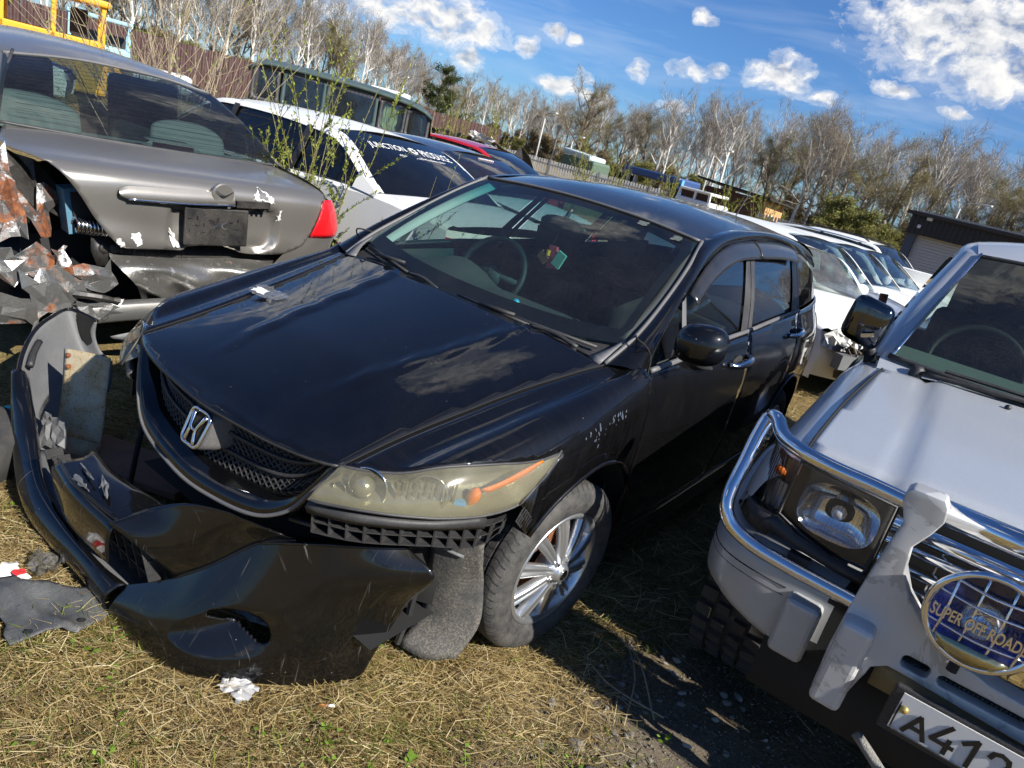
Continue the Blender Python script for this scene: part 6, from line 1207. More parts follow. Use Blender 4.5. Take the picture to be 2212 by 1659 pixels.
# cabin and hood bits
hp = np.array(hood(-.50, -.43)); tp = crumple('tape_scrap', (-.47, -.33, .893), .17, .08, .003, TAPE, 8, None, 12, (.02, .235)); tag(tp, 'crumpled clear and white tape stuck on the far corner of the black hood', 'tape')
crumple('tape_label', (-.50, -.34, .893), .07, .04, .003, PAPER, 6, tp, 13, (.02, .235))
fr = thing('air_freshener', 'pink and green hanging air freshener behind the minivan windscreen', 'air freshener', (.0, .76, 1.24))
M().tube([(0, .04, .09), (-.005, .0, .0)], .0015, 4).o('string', SEAM, fr)
PINKG = plain('pink_liquid', (.60, .10, .14), .15, bump=.3, bscale=80); M().add([(-.02, 0, 0), (.02, 0, 0), (.035, 0, -.095), (-.012, .005, -.105), (-.02, .02, 0), (.02, .02, 0), (.035, .02, -.095), (-.012, .022, -.105)], [(0, 1, 2, 3), (7, 6, 5, 4), (0, 4, 5, 1), (1, 5, 6, 2), (2, 6, 7, 3), (3, 7, 4, 0)]).o('bottle', PINKG, fr)
M().box((-.035, .0, -.06), (.05, .016, .04), (0, .6, 0)).o('vial', plain('brown_vial', (.25, .13, .08), .2), fr); M().lathe([(-.012, .010), (.012, .010), (.012, .001)], 10, 'z', (-.015, 0, -.035)).o('cap', plain('yellow_cap', (.75, .42, .05), .4), fr); M().box((.045, .005, -.05), (.045, .012, .07), (0, .35, 0)).o('card', plain('mint_card', (.25, .62, .48), .3), fr)
bd_ = thing('dashboard_toy', 'tiny bright blue toy on the minivan dashboard', 'toy', (.13, .38, 1.012)); M().ball((0, 0, .022), .016, 10).o('head', plain('cyan_toy', (.02, .42, .62), .3), bd_, True); M().ball((0, 0, .004), .012, 10, (1.4, 1, .7)).o('body', bpy.data.materials['cyan_toy'], bd_, True)
STK = plain('old_sticker', (.09, .105, .10), .8, var=.8, scale=120)
for (u, f, w2, h2, sd) in ((.33, .945, .045, .022, 1), (.50, .925, .04, .022, 2)):
    r_ = crom(wrow(f), 41); p = r_[int(20+u/.575*20)]; q_ = crumple('sticker_residue', (p[0], p[1]-.004, p[2]+.004), w2, h2, .0008, STK, 5, ws, sd, (0, .72))
# ---------------- yard background ----------------
def boxpart(name, c, d, m_, par, rot=None, bv=.0): o = M().box(c, d, rot).o(name, m_, par); return bevel(o, bv) if bv else o
# green canvas-topped jeep, side towards the yard
JG = paint('jeep_green', (.045, .075, .075), rough=.5, dust=.2, coat=.25, coatr=.15); 
jp = thing('green_jeep', 'dark green boxy jeep with arched roof behind the white sedan', 'jeep', (-9.97, 5.9, 0), radians(49.6)); jp.scale = (.80, 1, 1)
prof = [(0, 1.78), (.15, 1.90), (.6, 1.945), (2.6, 1.945), (3.7, 1.86), (4.05, 1.74)]
lofto('roof', [[(x, y, z-.10*(abs(y-.85)/.85)**2.5) for x, z in prof] for y in np.linspace(-.02, 1.72, 9)], JG, jp, 20, t=.03)
M().tube(crom([(x, -.03, z-.10) for x, z in prof], 20), .035, 8).o('roof_gutter', JG, jp, True)
lofto('body_side', [[(0, 0, 1.22), (4.1, 0, 1.22)], [(0, -.05, .9), (4.1, -.05, .9)], [(0, -.05, .45), (4.1, -.05, .45)]], JG, jp, 8, 6, flip=True); lofto('body_side', [[(0, 1.7, 1.78), (4.1, 1.7, 1.7)], [(0, 1.72, .45), (4.1, 1.72, .45)]], JG, jp, 4)
lofto('rear_wall', [[(4.02, .02, 1.72), (4.02, 1.68, 1.72)], [(4.1, 0, 1.22), (4.1, 1.7, 1.22)], [(4.15, 0, .5), (4.15, 1.7, .5)]], JG, jp, 4)
JW = [(.10, .62, PLASTIC), (.74, 1.60, JG), (1.68, 2.75, JG), (2.86, 3.42, PLASTIC), (3.48, 3.98, PLASTIC)]
for x0, x1, m_ in JW:
    xm = (x0+x1)/2; zt_ = float(np.interp(xm, [p[0] for p in prof], [p[1] for p in prof]))-.13
    fr_ = region('window_frame', [(x0-.05, 1.20), (x1+.05, 1.20), (x1+.03, zt_), (x0-.03, zt_)], .12, lambda x, z: (x, -.01+.06*(z-1.2), z), m_ if m_ is JG else SEAL, jp, holes=[rrect(x0+.04, x1-.04, 1.27, zt_-.05, .06)], up=(0, -1, 0), t=.04)
    region('window', rrect(x0+.03, x1-.03, 1.26, zt_-.04, .05), .15, lambda x, z: (x, .015+.06*(z-1.2), z), MIDGL, fr_, up=(0, -1, 0))
    for k in range(7):
        if m_ is not JG: M().ball((x0-.01+(x1-x0+.02)*k/6, -.035, 1.235), .010, 6).o('rivet', DULLCHROME, fr_)
crump('curtain', [(2.92, .10, 1.72), (3.25, .10, 1.70), (3.28, .08, 1.24), (2.90, .08, 1.24)], 12, 5, .03, plain('pale_yellow_cloth', (.42, .42, .22), .9), jp, 3)
for y in (.02, 1.62):
    for x in (.75, 3.2): M().lathe([(-.1, .2), (-.11, .3), (-.08, .37), (.08, .37), (.11, .3), (.1, .2)], 24, 'y', (x, y, .37)).o('wheel', RUBBER, jp, True)
boxpart('seat_box', (2.0, .85, 1.1), (3.6, 1.4, .1), DARK, jp)
# blue and white pickup beyond the grey wreck
gcar('white_pickup', 'white and blue car with pale windscreen behind the bare willow twigs', 'car', (-15.6, 5.6, 0), radians(150), WHITEP, L=4.4, W=1.72, zt=1.46, glass_=glass('pale_glass', (.55, .70, .66), 1.1, .2), hoodp=paint('blue_hood', (.06, .08, .28), dust=.3), wb=4.0, rt1=3.3, wagon=True)
# yellow tractor cab
YEL = rusty('yellow_machine_paint', (.70, .36, .015), .16, 3.5, .0, .55)
def sight(px_, py_, D): return ray_pt(px_, py_, D=D)
o = sight(115, 60, 23.); cb_ = thing('yellow_cab', 'rusty yellow machine cab without glass at the upper left', 'machine cab', (o.x, o.y, 0), atan2(o.y-CAM[1], o.x-CAM[0])-pi/2)
for x in (-2.2, -1.05, 0., 1.06):
    for y in (-.5, 1.1): boxpart('post', (x, y, 1.75), (.11, .12, 1.05), YEL, cb_, None, .02)
boxpart('roof', (-.6, .3, 2.30), (3.6, 1.9, .16), YEL, cb_, None, .05); boxpart('sill', (-.55, -.5, 1.26), (3.3, .12, .26), YEL, cb_, None, .03); boxpart('sill', (-.55, 1.1, 1.26), (3.3, .12, .26), YEL, cb_, None, .03)
boxpart('base', (-.5, .3, .65), (3.4, 1.7, 1.1), YEL, cb_, None, .06); boxpart('engine_cover', (1.45, .3, .95), (.7, 1.2, .5), YEL, cb_, None, .15)
boxpart('seat', (.55, .4, 1.75), (.40, .14, .65), SEATF, cb_, (.1, 0, 0), .06); M().tube([(-.9, -.42, 1.7), (-.9, -.46, 1.85), (-.9, -.42, 2.0)], .02, 6).o('grab_handle', SEAM, cb_)
# pale blue truck cab
o = sight(215, 85, 27.); tk = thing('blue_truck_cab', 'pale blue and white truck cab beyond the yellow machine', 'truck', (o.x, o.y, 0), atan2(o.y-CAM[1], o.x-CAM[0])-pi/2)
PB = paint('pale_blue_paint', (.30, .52, .62), dust=.3); boxpart('cab', (0, .6, .85), (1.7, 1.5, .95), PB, tk, None, .1)
for x in (-.78, .78):
    for y in (-.1, 1.2): boxpart('pillar', (x, y, 1.65), (.10, .10, .75), PB, tk, None, .02)
boxpart('roof', (0, .55, 2.05), (1.75, 1.5, .12), PB, tk, None, .04); boxpart('hood', (1.7, .5, .7), (1.9, 1.5, .6), WHITEP, tk, None, .15); boxpart('seat', (0, .7, 1.4), (1.4, .2, .5), SEATF, tk)
for x in (-.4, 1.9): M().lathe([(-.1, .2), (-.12, .38), (.12, .38), (.1, .2)], 20, 'y', (x, -.15, .4)).o('wheel', RUBBER, tk, True)
# corrugated fence on the left
MAROON = plain('maroon_sheet', (.055, .022, .020), .5, dust=.25)
fn_ = thing('metal_fence', 'dark maroon corrugated metal fence along the left edge of the yard', 'fence', (0, 0, 0))
pa_, pb_ = V((-32.0, -1.5, 0)), V((-21.0, 27.0, 0)); Lf = (pb_-pa_).length; d_ = (pb_-pa_).normalized(); nv = V((d_.y, -d_.x, 0)); sh_me = None; k = 0
while k*1.15 < Lf:
    if sh_me is None:
        vs = []
        for j in range(25): x = 1.14*j/24; off = .016*(1 if (j//2) % 2 else -1); vs += [(x, off, 0.05), (x, off, 2.02)]
        so = mk('fence_sheet', vs, [(2*i, 2*i+2, 2*i+3, 2*i+1) for i in range(24)], MAROON, fn_, False); sh_me = so.data
    else: so = bpy.data.objects.new('fence_sheet', sh_me); COL.objects.link(so); so.parent = fn_
    so.location = pa_+d_*(1.15*k); so.rotation_euler = (0, 0, atan2(d_.y, d_.x)); k += 1
# grey picket fences further back
PICK = plain('grey_picket', (.36, .36, .35), .7, dust=.2); RAILM = plain('grey_board_fence', (.16, .16, .165), .7)
def picket(name, lab, a, b, h, z0=0., gap=.16, panel=False):
    a, b = V(a), V(b); L_ = (b-a).length; d = (b-a).normalized(); t = thing(name, lab, 'fence', (0, 0, 0)); m = M(); n = int(L_/gap); rz = atan2(d.y, d.x)
    for k in range(n): p = a+d*(k*gap); m.box((p.x, p.y, z0+h/2), (gap*.62, .025, h), (0, 0, rz))
    m.o('pickets', PICK, t, kind='stuff')
    for z in (h*.3, h*.8): m2 = M(); m2.box(tuple((a+b)/2+V((0, 0, z0+z))), (L_, .04, .08), (0, 0, rz)); m2.o('rail', RAILM, t)
    if panel: m2 = M(); m2.box(tuple((a+b)/2+V((0, 0, z0+h*.42))+V((d.y, -d.x, 0))*.05), (L_, .03, h*.84), (0, 0, rz)); m2.o('board_panel', RAILM, t)
    for k in range(0, int(L_/3)+1): p = a+d*(3*k); M().box((p.x, p.y, z0+h/2), (.1, .1, h+.1), (0, 0, rz)).o('post', RAILM, t)
A1 = sight(900, 275, 46); A2 = sight(1330, 398, 42); A3 = sight(1480, 425, 40); A4 = sight(1636, 465, 38); A5 = sight(1775, 495, 37); A6 = sight(1925, 533, 36)
picket('picket_fence', 'pale grey picket fence running behind the red car', (A1.x, A1.y, 0), (A3.x, A3.y, 0), 1.16)
picket('picket_fence', 'grey picket fence on dark boards between the shed and the garage', (A4.x, A4.y, 0), (A6.x, A6.y, 0), 1.32, panel=True)
# lamp posts
CONC = plain('pale_pole', (.42, .42, .41), .7, dust=.2)
def lamp(px0, py0, px1, py1, D, lab, arm=1.5, dirx=1):
    b = sight(px0, py0, D); tpt = sight(px1, py1, D); h = tpt.z; t = thing('street_lamp', lab, 'street lamp', (b.x, b.y, 0), -.6, 'tall pale street lamps along the wood')
    M().tube([(0, 0, 0), (0, 0, h-.35)], np.array([.075, .05]), 10).o('pole', CONC, t, True); M().tube(crom([(0, 0, h-.4), (.10*dirx, 0, h-.12), (.5*dirx, 0, h+.04), (arm*dirx, 0, h+.10)], 12), .035, 8).o('arm', CONC, t, True)
    o = M().box(((arm+.25)*dirx, 0, h+.11), (.6, .18, .10)).o('lamp_head', plain('lamp_head', (.65, .65, .63), .5), t); bevel(o, .03)
lamp(1158, 335, 1182, 246, 55, 'tall curved street lamp above the red car'); lamp(1232, 325, 1242, 297, 62, 'short distant street lamp right of the curved one'); lamp(1524, 392, 1545, 325, 55, 'curved street lamp above the timber shed'); lamp(2062, 478, 2085, 440, 55, 'curved street lamp behind the black garage roof'); lamp(868, 205, 876, 170, 70, 'distant street lamp behind the green jeep', 1.0)
# timber shed
o = sight(1580, 470, 40); sd = thing('timber_shed', 'brown timber shed with dark sloping roof above the minivan roof', 'shed', (o.x, o.y, 0), -.35)
PLANKW = plain('brown_planks', (.10, .045, .025), .8, 0, .4, scale=6, bump=.3); PLANKL = plain('raw_planks', (.55, .30, .13), .8, 0, .3, scale=6)
boxpart('wall', (-1.2, 1.2, .95), (4.2, .1, 2.1), PLANKW, sd); m = M(); boxpart('gable_wall', (.95, 1.9, .95), (.1, 1.5, 2.0), PLANKL, sd)
for k in range(20): boxpart('plank', (-3.2+.21*k, 1.13, .95), (.19, .03, 2.08), PLANKW, sd)
for k in range(8): boxpart('plank', (1.02, 1.22+.19*k, .95), (.03, .17, 1.95), PLANKL, sd)
boxpart('roof', (-1.1, 1.8, 2.15), (5.2, 2.4, .10), plain('tar_roof', (.02, .018, .017), .9), sd, (-.06, .05, 0)); boxpart('window', (1.045, 1.7, 1.0), (.02, .4, .5), GLASSD, sd); boxpart('window_frame', (1.05, 1.7, 1.28), (.03, .5, .06), PRIM, sd); boxpart('window_frame', (1.05, 1.7, .72), (.03, .5, .06), PRIM, sd)
for y in (1.48, 1.92): boxpart('window_frame', (1.05, y, 1.0), (.03, .05, .5), PRIM, sd)
# blue canopy stall, van cab, green machine
o = sight(1400, 395, 42); st_ = thing('blue_stall', 'blue-roofed open stall with pale posts by the picket fence', 'stall', (o.x, o.y, 0), -.35); BLUEC = plain('blue_canopy', (.03, .07, .19), .5)
boxpart('canopy', (.4, .5, 1.78), (4.4, 1.8, .42), BLUEC, st_, None, .1)
for x in (-1.5, -.9, 1.9, 2.3): boxpart('post', (x, -.2, .85), (.16, .16, 1.5), plain('raw_post', (.55, .50, .40), .8), st_)
boxpart('crate', (-2.1, 0, 1.15), (.9, .7, .7), DARK, st_); bg_ = crump('black_sack', [(1.9, -.4, 1.6), (2.8, -.4, 1.7), (2.9, -.4, .9), (2.3, -.4, .9)], 7, 6, .08, DARK, st_, 4); boxpart('blue_post', (2.75, -.3, 1.1), (.18, .18, 1.6), plain('light_blue_post', (.12, .35, .65), .5), st_)
o = sight(1495, 430, 36); vn = thing('white_van', 'white van cab showing above the minivan roof', 'van', (o.x, o.y, 0), -.3); VB = Spl([-1.2, 1.2], [1., 1.])
boxpart('body', (0, .8, .75), (2.2, 1.6, .9), WHITEP, vn, None, .12); boxpart('roof', (0, .8, 1.58), (1.9, 1.5, .14), WHITEP, vn, None, .06)
for x in (-.95, .05, .92): boxpart('pillar', (x, .08, 1.35), (.12, .08, .5), WHITEP, vn, (0, .12*(1 if x < 0 else -1 if x > .5 else 0), 0))
for x in (-.45, .48): boxpart('window', (x, .12, 1.36), (.84, .03, .46), GLASSD, vn)
o = sight(1250, 340, 45); gm = thing('green_machine', 'faded green machine with pale cover behind the picket fence', 'machine', (o.x, o.y, 0), -.4); boxpart('body', (0, .6, 1.2), (3.4, 1.4, 1.0), plain('faded_green', (.07, .12, .08), .7, dust=.3), gm, None, .15); boxpart('cover', (-.2, .5, 1.85), (3.0, 1.3, .35), plain('faded_cover', (.42, .50, .50), .7), gm, (0, .05, 0), .12)
o = sight(1035, 305, 20); wp = crump('plastic_sheet', [(o.x-.35, o.y, 1.65), (o.x+.4, o.y+.1, 1.55), (o.x+.5, o.y+.2, 1.35), (o.x-.3, o.y, 1.42)], 9, 6, .06, FOIL, None, 14); tag(wp, 'crumpled silver plastic sheet on top of a scrap heap behind the red car', 'plastic sheet')
hp_ = crump('scrap_heap', [(o.x-2.2, o.y-.2, 1.55), (o.x+1.5, o.y+.4, 1.38), (o.x+1.6, o.y+.6, 0), (o.x-2.2, o.y, 0)], 14, 8, .12, BLACKSHEET, None, 15); tag(hp_, 'dark scrap metal heap between the jeep and the red car', 'scrap heap')
o = sight(848, 180, 60); wt2 = thing('white_lorry', 'white lorry box showing behind the jeep roof', 'lorry', (o.x, o.y, 0), .5); boxpart('box', (0, 0, 2.0), (2.6, 2.2, 2.0), WHITEP, wt2, None, .06); boxpart('chassis', (0, 0, .6), (2.6, 1.8, .5), DARK, wt2)
# black-gabled garage
o = sight(1958, 515, 36); gz = thing('garage', 'low garage with deep black roof edge and white sidings', 'garage', (o.x, o.y, 0), -.10)
ROOFB = plain('black_roof_sheet', (.018, .017, .018), .6, bump=.2); SID = plain('white_siding', (.40, .40, .41), .6, dust=.15)
boxpart('fascia', (5.9, .3, 2.63), (12.2, .2, .95), ROOFB, gz)
for k in range(60): boxpart('fascia_rib', (-.1+.2*k, .18, 2.63), (.06, .05, .93), ROOFB, gz)
boxpart('roof', (5.9, 2.5, 3.16), (12.6, 5.0, .14), ROOFB, gz, (.06, 0, 0)); boxpart('corner_post', (.05, .5, 1.1), (.35, .35, 2.2), plain('dark_blue_post', (.05, .06, .09), .6), gz)
boxpart('wall', (5.9, .62, 1.08), (11.6, .1, 2.16), SID, gz); boxpart('wall', (.1, 3.0, 1.3), (.1, 4.8, 2.6), SID, gz)
for k in range(17): boxpart('siding', (1.75, .55, .10+.128*k), (2.9, .06, .10), SID, gz); boxpart('siding', (8.0, .55, .10+.128*k), (6.5, .06, .10), SID, gz)
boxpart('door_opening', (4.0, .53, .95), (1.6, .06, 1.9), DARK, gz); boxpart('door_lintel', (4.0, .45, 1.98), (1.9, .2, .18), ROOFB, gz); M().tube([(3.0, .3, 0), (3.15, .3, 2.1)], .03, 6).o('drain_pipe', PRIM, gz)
boxpart('wall_lamp', (.55, .15, 2.90), (.22, .12, .16), PRIM, gz); boxpart('wall_lamp', (.25, .2, 2.5), (.14, .1, .14), PRIM, gz)
o = sight(1985, 590, 17); b = M().box((0, 0, .55), (1.5, .06, 1.1), (.25, 0, 0)).o('white_board', WHITEP, None); b.location = (o.x, o.y, .1); b.rotation_euler = (0, 0, .2); tag(b, 'white board leaning in front of the garage', 'board')
# peeling brown car behind the off-roader, rusty pipe and battery box
def peel():
    m, t = mat('peeling_brown_paint'); tc = t.n('ShaderNodeTexCoord').outputs['Object']; n_ = t.noise(tc, 2.6, 7, .62, .9)
    c = t.ramp(n_, [(.50, (.035, .026, .025)), (.515, (.02, .015, .014)), (.53, (.42, .30, .20)), (.62, (.46, .34, .24))])
    t.n('ShaderNodeOutputMaterial', {0: t.n('ShaderNodeBsdfPrincipled', {'Base Color': c, 'Roughness': .45, 'Coat Weight': .3})}); return m
gcar('brown_car', 'dark brown car with peeling tan patches behind the off-roader', 'car', (2.55, 7.2, 0), .04, peel(), W=1.72, zt=1.46, zb=1.02, nose=.85, hb=1.1, rt0=1.7, L=4.4, wb=3.9, rt1=3.2, wagon=True)
o = sight(1920, 630, 5.6); rpipe = M().tube([(o.x-.02, o.y, 1.27), (o.x+.02, o.y, .9), (o.x+.10, o.y+.02, 0)], .028, 8).o('rusty_pipe', RUST, None, True); tag(rpipe, 'rusty steel pipe standing behind the off-roader mirror', 'pipe')
bt_ = thing('car_battery', 'dark car battery on a white engine part behind the mirror', 'battery', (o.x+.22, o.y+.5, .82), .3); boxpart('case', (0, 0, .16), (.34, .17, .19), plain('battery_case', (.03, .04, .06), .4), bt_, None, .01); boxpart('label_strip', (.09, -.087, .18), (.09, .004, .05), PRIM, bt_); ml = crump('stand', [(-.2, -.1, .07), (.25, -.1, .07), (.2, .1, -.8), (-.2, .1, -.8)], 6, 8, .04, PRIM, bt_, 8)
# ---------------- trees ----------------
def grow(seed, h, trunk_r, spread, levels, upr, twn, twl, leaf, leafsz, lean=0., base=.3, twr=.010):
    """bare spring tree: tapered trunk and limbs as tubes, twigs as thin ribbons, buds as small leaf faces"""
    r = np.random.default_rng(seed); wood = M(); tv = []; tf = []; lv = []; lf = []; tips = []
    def limb(p, d, L_, rad, lev):
        n = 6 if lev == 0 else 4; P = [p]; dd = d/np.linalg.norm(d)
        for k in range(n):
            dd = dd+r.normal(0, .10 if lev == 0 else .20, 3)*(.6 if lev == 0 else 1)+np.array((0, 0, upr*.10)); dd /= np.linalg.norm(dd); P.append(P[-1]+dd*L_/n)
        P = np.array(P); rr_ = np.linspace(rad, rad*(.30 if lev == 0 else .35), n+1); wood.tube(P, rr_, 6 if lev == 0 else 4, cap=False)
        for q in P[1:]: tips.append((q, dd, lev))
        if lev < levels:
            kids = int(r.integers(*((9, 13) if lev == 0 else (4, 6))))
            for c in range(kids):
                f = base+(1-base)*((c+r.uniform(0, 1))/kids); i = min(int(f*n), n-1); q = P[i]+(P[i+1]-P[i])*(f*n-i)
                a = r.uniform(0, 2*pi); out = np.array((cos(a), sin(a), 0)); t_ = dd*upr+out*spread+np.array((0, 0, .15)); t_ /= np.linalg.norm(t_)
                limb(q, t_, L_*(.42 if lev == 0 else .55)*r.uniform(.7, 1.2)*(1.25-.6*f if lev == 0 else 1), max(.012, rr_[i]*.55), lev+1)
    limb(np.zeros(3), np.array((lean, 0, 1.)), h*.82, trunk_r, 0)
    T = [t for t in tips if t[2] > 0]
    nz = lambda v: v/(np.linalg.norm(v, axis=1)[:, None]+1e-9)
    idx = r.integers(len(T), size=twn); Q0 = np.array([t[0] for t in T])[idx]; DD = np.array([t[1] for t in T])[idx]; N = twn
    d = nz(DD*.6+r.normal(0, .6, (N, 3))+np.array((0, 0, .35*upr))); L_ = (twl*r.uniform(.5, 1.3, N))[:, None]; s_ = nz(np.cross(d, r.normal(0, 1, (N, 3))))*twr
    q = Q0+r.normal(0, .10, (N, 3)); m_ = q+d*L_*.55+r.normal(0, .04, (N, 3)); e = q+d*L_+np.array((0, 0, -.05))
    tv = np.stack([q-s_, q+s_, m_+s_*.7, m_-s_*.7, e], 1).reshape(-1, 3); o = np.arange(N)*5
    tf = [(i, i+1, i+2, i+3) for i in o.tolist()]+[(i+3, i+2, i+4) for i in o.tolist()]
    if leaf:
        sel = np.repeat(np.arange(0, N, leaf), 3); n2 = len(sel); c = q[sel]+(e-q)[sel]*r.uniform(.3, 1, n2)[:, None]+r.normal(0, .04, (n2, 3)); a_ = nz(r.normal(0, 1, (n2, 3))); b_ = nz(np.cross(a_, r.normal(0, 1, (n2, 3)))); z_ = (leafsz*r.uniform(.6, 1.3, n2))[:, None]
        lv = np.stack([c-a_*z_, c-b_*z_*.5, c+a_*z_, c+b_*z_*.5], 1).reshape(-1, 3); lf = [(i, i+1, i+2, i+3) for i in (np.arange(n2)*4).tolist()]
    return wood, (tv, tf), (lv, lf)
def barkm(name, base, dark, sc, thr):
    m, t = mat(name); tc = t.n('ShaderNodeTexCoord').outputs['Object']; n_ = t.noise(t.n('ShaderNodeMapping', {'Vector': tc, 'Scale': (1, 1, 2.5)}), sc, 5, .7)
    t.n('ShaderNodeOutputMaterial', {0: t.n('ShaderNodeBsdfPrincipled', {'Base Color': t.ramp(n_, [(thr-.06, dark), (thr+.04, base)]), 'Roughness': .85})}); return m
BIRCH = barkm('birch_bark', (.68, .66, .62), (.12, .11, .10), 3., .34); BARKB = barkm('brown_bark', (.24, .19, .15), (.12, .095, .075), 4., .5); BARKG = barkm('grey_bark', (.36, .33, .29), (.18, .155, .13), 4., .5)
def leafy(name, a, b):
    m, t = mat(name); oi = t.n('ShaderNodeObjectInfo').outputs['Random']; g = t.n('ShaderNodeNewGeometry'); rp2 = g.outputs['Random Per Island']
    c = t.mix(rp2, a, b); c = t.mix(t.math('MULTIPLY', oi, .35), c, tuple(x*.6 for x in a))
    d = t.n('ShaderNodeBsdfDiffuse', {0: c}); tl_ = t.n('ShaderNodeBsdfTranslucent', {0: c}); t.n('ShaderNodeOutputMaterial', {0: t.n('ShaderNodeMixShader', {0: .3, 1: d, 2: tl_})}); return m
TWB = leafy('birch_twigs', (.20, .165, .135), (.36, .31, .265)); TWO = leafy('olive_twigs', (.17, .135, .08), (.32, .26, .15)); BUD = leafy('spring_buds', (.18, .19, .05), (.32, .33, .11)); NEED = leafy('dull_green_sprays', (.045, .065, .028), (.10, .115, .045))
KINDS = []
def kind(tag_, wm, tm, lm, *a, **k): w_, t_, l_ = grow(*a, **k); KINDS.append((tag_, w_, t_, l_, wm, tm, lm))
for s_ in range(3): kind('birch', BIRCH, TWB, BUD, 10+s_, 10.5, .17, .85, 2, 1.3, 1700, .85, 7, .040, base=.32, twr=.008)
for s_ in range(2): kind('grey', BARKG, TWB, BUD, 20+s_, 10., .15, 1.1, 2, 1.0, 2000, .8, 12, .04, base=.22, twr=.008)
for s_ in range(2): kind('olive', BARKB, TWO, BUD, 30+s_, 8.5, .15, 1.25, 2, .8, 2400, .75, 3, .05, base=.15, twr=.008)
kind('broad', BARKB, TWO, BUD, 44, 11., .30, 1.5, 2, .75, 4200, .9, 4, .05, base=.16, twr=.009)
kind('conifer', BARKB, NEED, NEED, 51, 10., .16, 1.3, 2, .35, 5200, .55, 1, .09, base=.05)
kind('bush', BARKB, TWO, BUD, 61, 3.6, .05, 1.6, 2, .6, 2600, .5, 1, .07, base=.0)
MESHES = []
def meshes(K):
    tag_, w_, t_, l_, wm, tm, lm = K; out = []
    for nm, (v, f), m_ in (('trunk', (w_.v, w_.f), wm), ('crown', t_, tm), ('buds', l_, lm)):
        me = bpy.data.meshes.new(nm); me.from_pydata(np.asarray(v, float).tolist(), [], f); me.materials.append(m_)
        if nm == 'trunk': me.polygons.foreach_set('use_smooth', [True]*len(me.polygons))
        out.append((nm, me))
    return out
MESHES = [meshes(K) for K in KINDS]
NAMES = {'birch': ('birch_tree', 'slender white-stemmed birch with bare spring crown in the wood', 'white birches along the wood edge'), 'grey': ('bare_tree', 'tall grey bare-branched tree in the wood edge', 'bare grey trees along the wood edge'), 'olive': ('budding_tree', 'brownish olive budding tree in the wood edge', 'olive budding trees along the wood edge'), 'broad': ('willow_tree', 'broad round willow with spreading limbs standing above the red car', None), 'conifer': ('dense_tree', 'dense dark green pointed tree behind the jeep', None), 'bush': ('bush', 'low olive green bush at the foot of the wood', 'low bushes at the foot of the wood')}
def plant(ki, x, y, sc, lab=None, grp=True, rz=None):
    nm, lb, gr_ = NAMES[KINDS[ki][0]]; az_ = math.degrees(atan2(x-CAM[0], y-CAM[1]))
    if gr_ and not lab: lb = lb.replace('in the wood edge', '').replace('in the wood', '').replace('at the foot of the wood', '').strip()+' '+next((w_ for a_, w_ in ((-62, 'behind the yellow machine cab'), (-54, 'behind the maroon fence and bare shrubs'), (-46, 'behind the green jeep'), (-38, 'above the dark sedan'), (-30, 'above the red car'), (-25, 'left of the blue stall'), (-20, 'above the blue stall and van'), (-15, 'above the timber shed'), (-9, 'between shed and garage'), (9, 'over the garage roof')) if az_ < a_), 'standing outside the picture to the right'); gr_ = lb+'s'
    t = thing(nm, lab or lb, 'bush' if nm == 'bush' else 'tree', (x, y, 0), random.uniform(0, 6.28) if rz is None else rz, gr_ if (grp and not lab) else None); t.scale = (sc, sc, sc)
    for n_, me in MESHES[ki]:
        o = bpy.data.objects.new(n_, me); COL.objects.link(o); o.parent = t
        if n_ != 'trunk': o['kind'] = 'stuff'
    return t
def polar(az, d): a = radians(az); return CAM[0]+d*sin(a), CAM[1]+d*cos(a)
DIST = Spl([-78, -53, -43, -31, -18, -8, 5, 25], [92, 92, 112, 92, 71, 65, 62, 62]); r = random.Random(21)
TOP = Spl([-78, -63, -53, -47, -42, -36, -31, -25, -18, -12, 0, 25], [7.0, 6.6, 6.2, 5.0, 3.9, 3.9, 4.6, 5.6, 6.8, 7.3, 7.6, 7.6])
def tscale(ki, az, d, f): h = {'birch': 10.3, 'grey': 9.6, 'olive': 8.2, 'broad': 10.2, 'conifer': 9.6, 'bush': 3.4}[KINDS[ki][0]]; return f*(1.6+d*tan(radians(float(TOP(az)))))/h
az = -74.
while az < 8:
    d = float(DIST(az))*r.uniform(.93, 1.03); ki = r.choice([0, 1, 2, 0, 1, 2, 3, 4, 5, 6]); x, y = polar(az, d); plant(ki, x, y, tscale(ki, az, d, r.uniform(.80, 1.03)*(1 if ki < 5 else .85))); az += r.uniform(.55, 1.15)*65/d*1.25
x, y = polar(-31.3, 80); plant(7, x, y, tscale(7, -31.3, 80, 1.14)); x, y = polar(-42.4, 84); plant(8, x, y, tscale(8, -42.4, 84, 1.05)); x, y = polar(-6.0, 61); plant(8, x, y, .40, 'small dark green conifer among bare trunks right of the garage roof')
x, y = polar(-11.2, 50); plant(9, x, y, 1.05, 'dense olive bush left of the black garage'); x, y = polar(-9.4, 49); plant(9, x, y, .9, 'rounded olive bush touching the garage corner')
az = -66.
while az < 2: d = float(DIST(az))*.86; x, y = polar(az, d); plant(9, x, y, r.uniform(.5, .9)); az += r.uniform(2.5, 4.5)
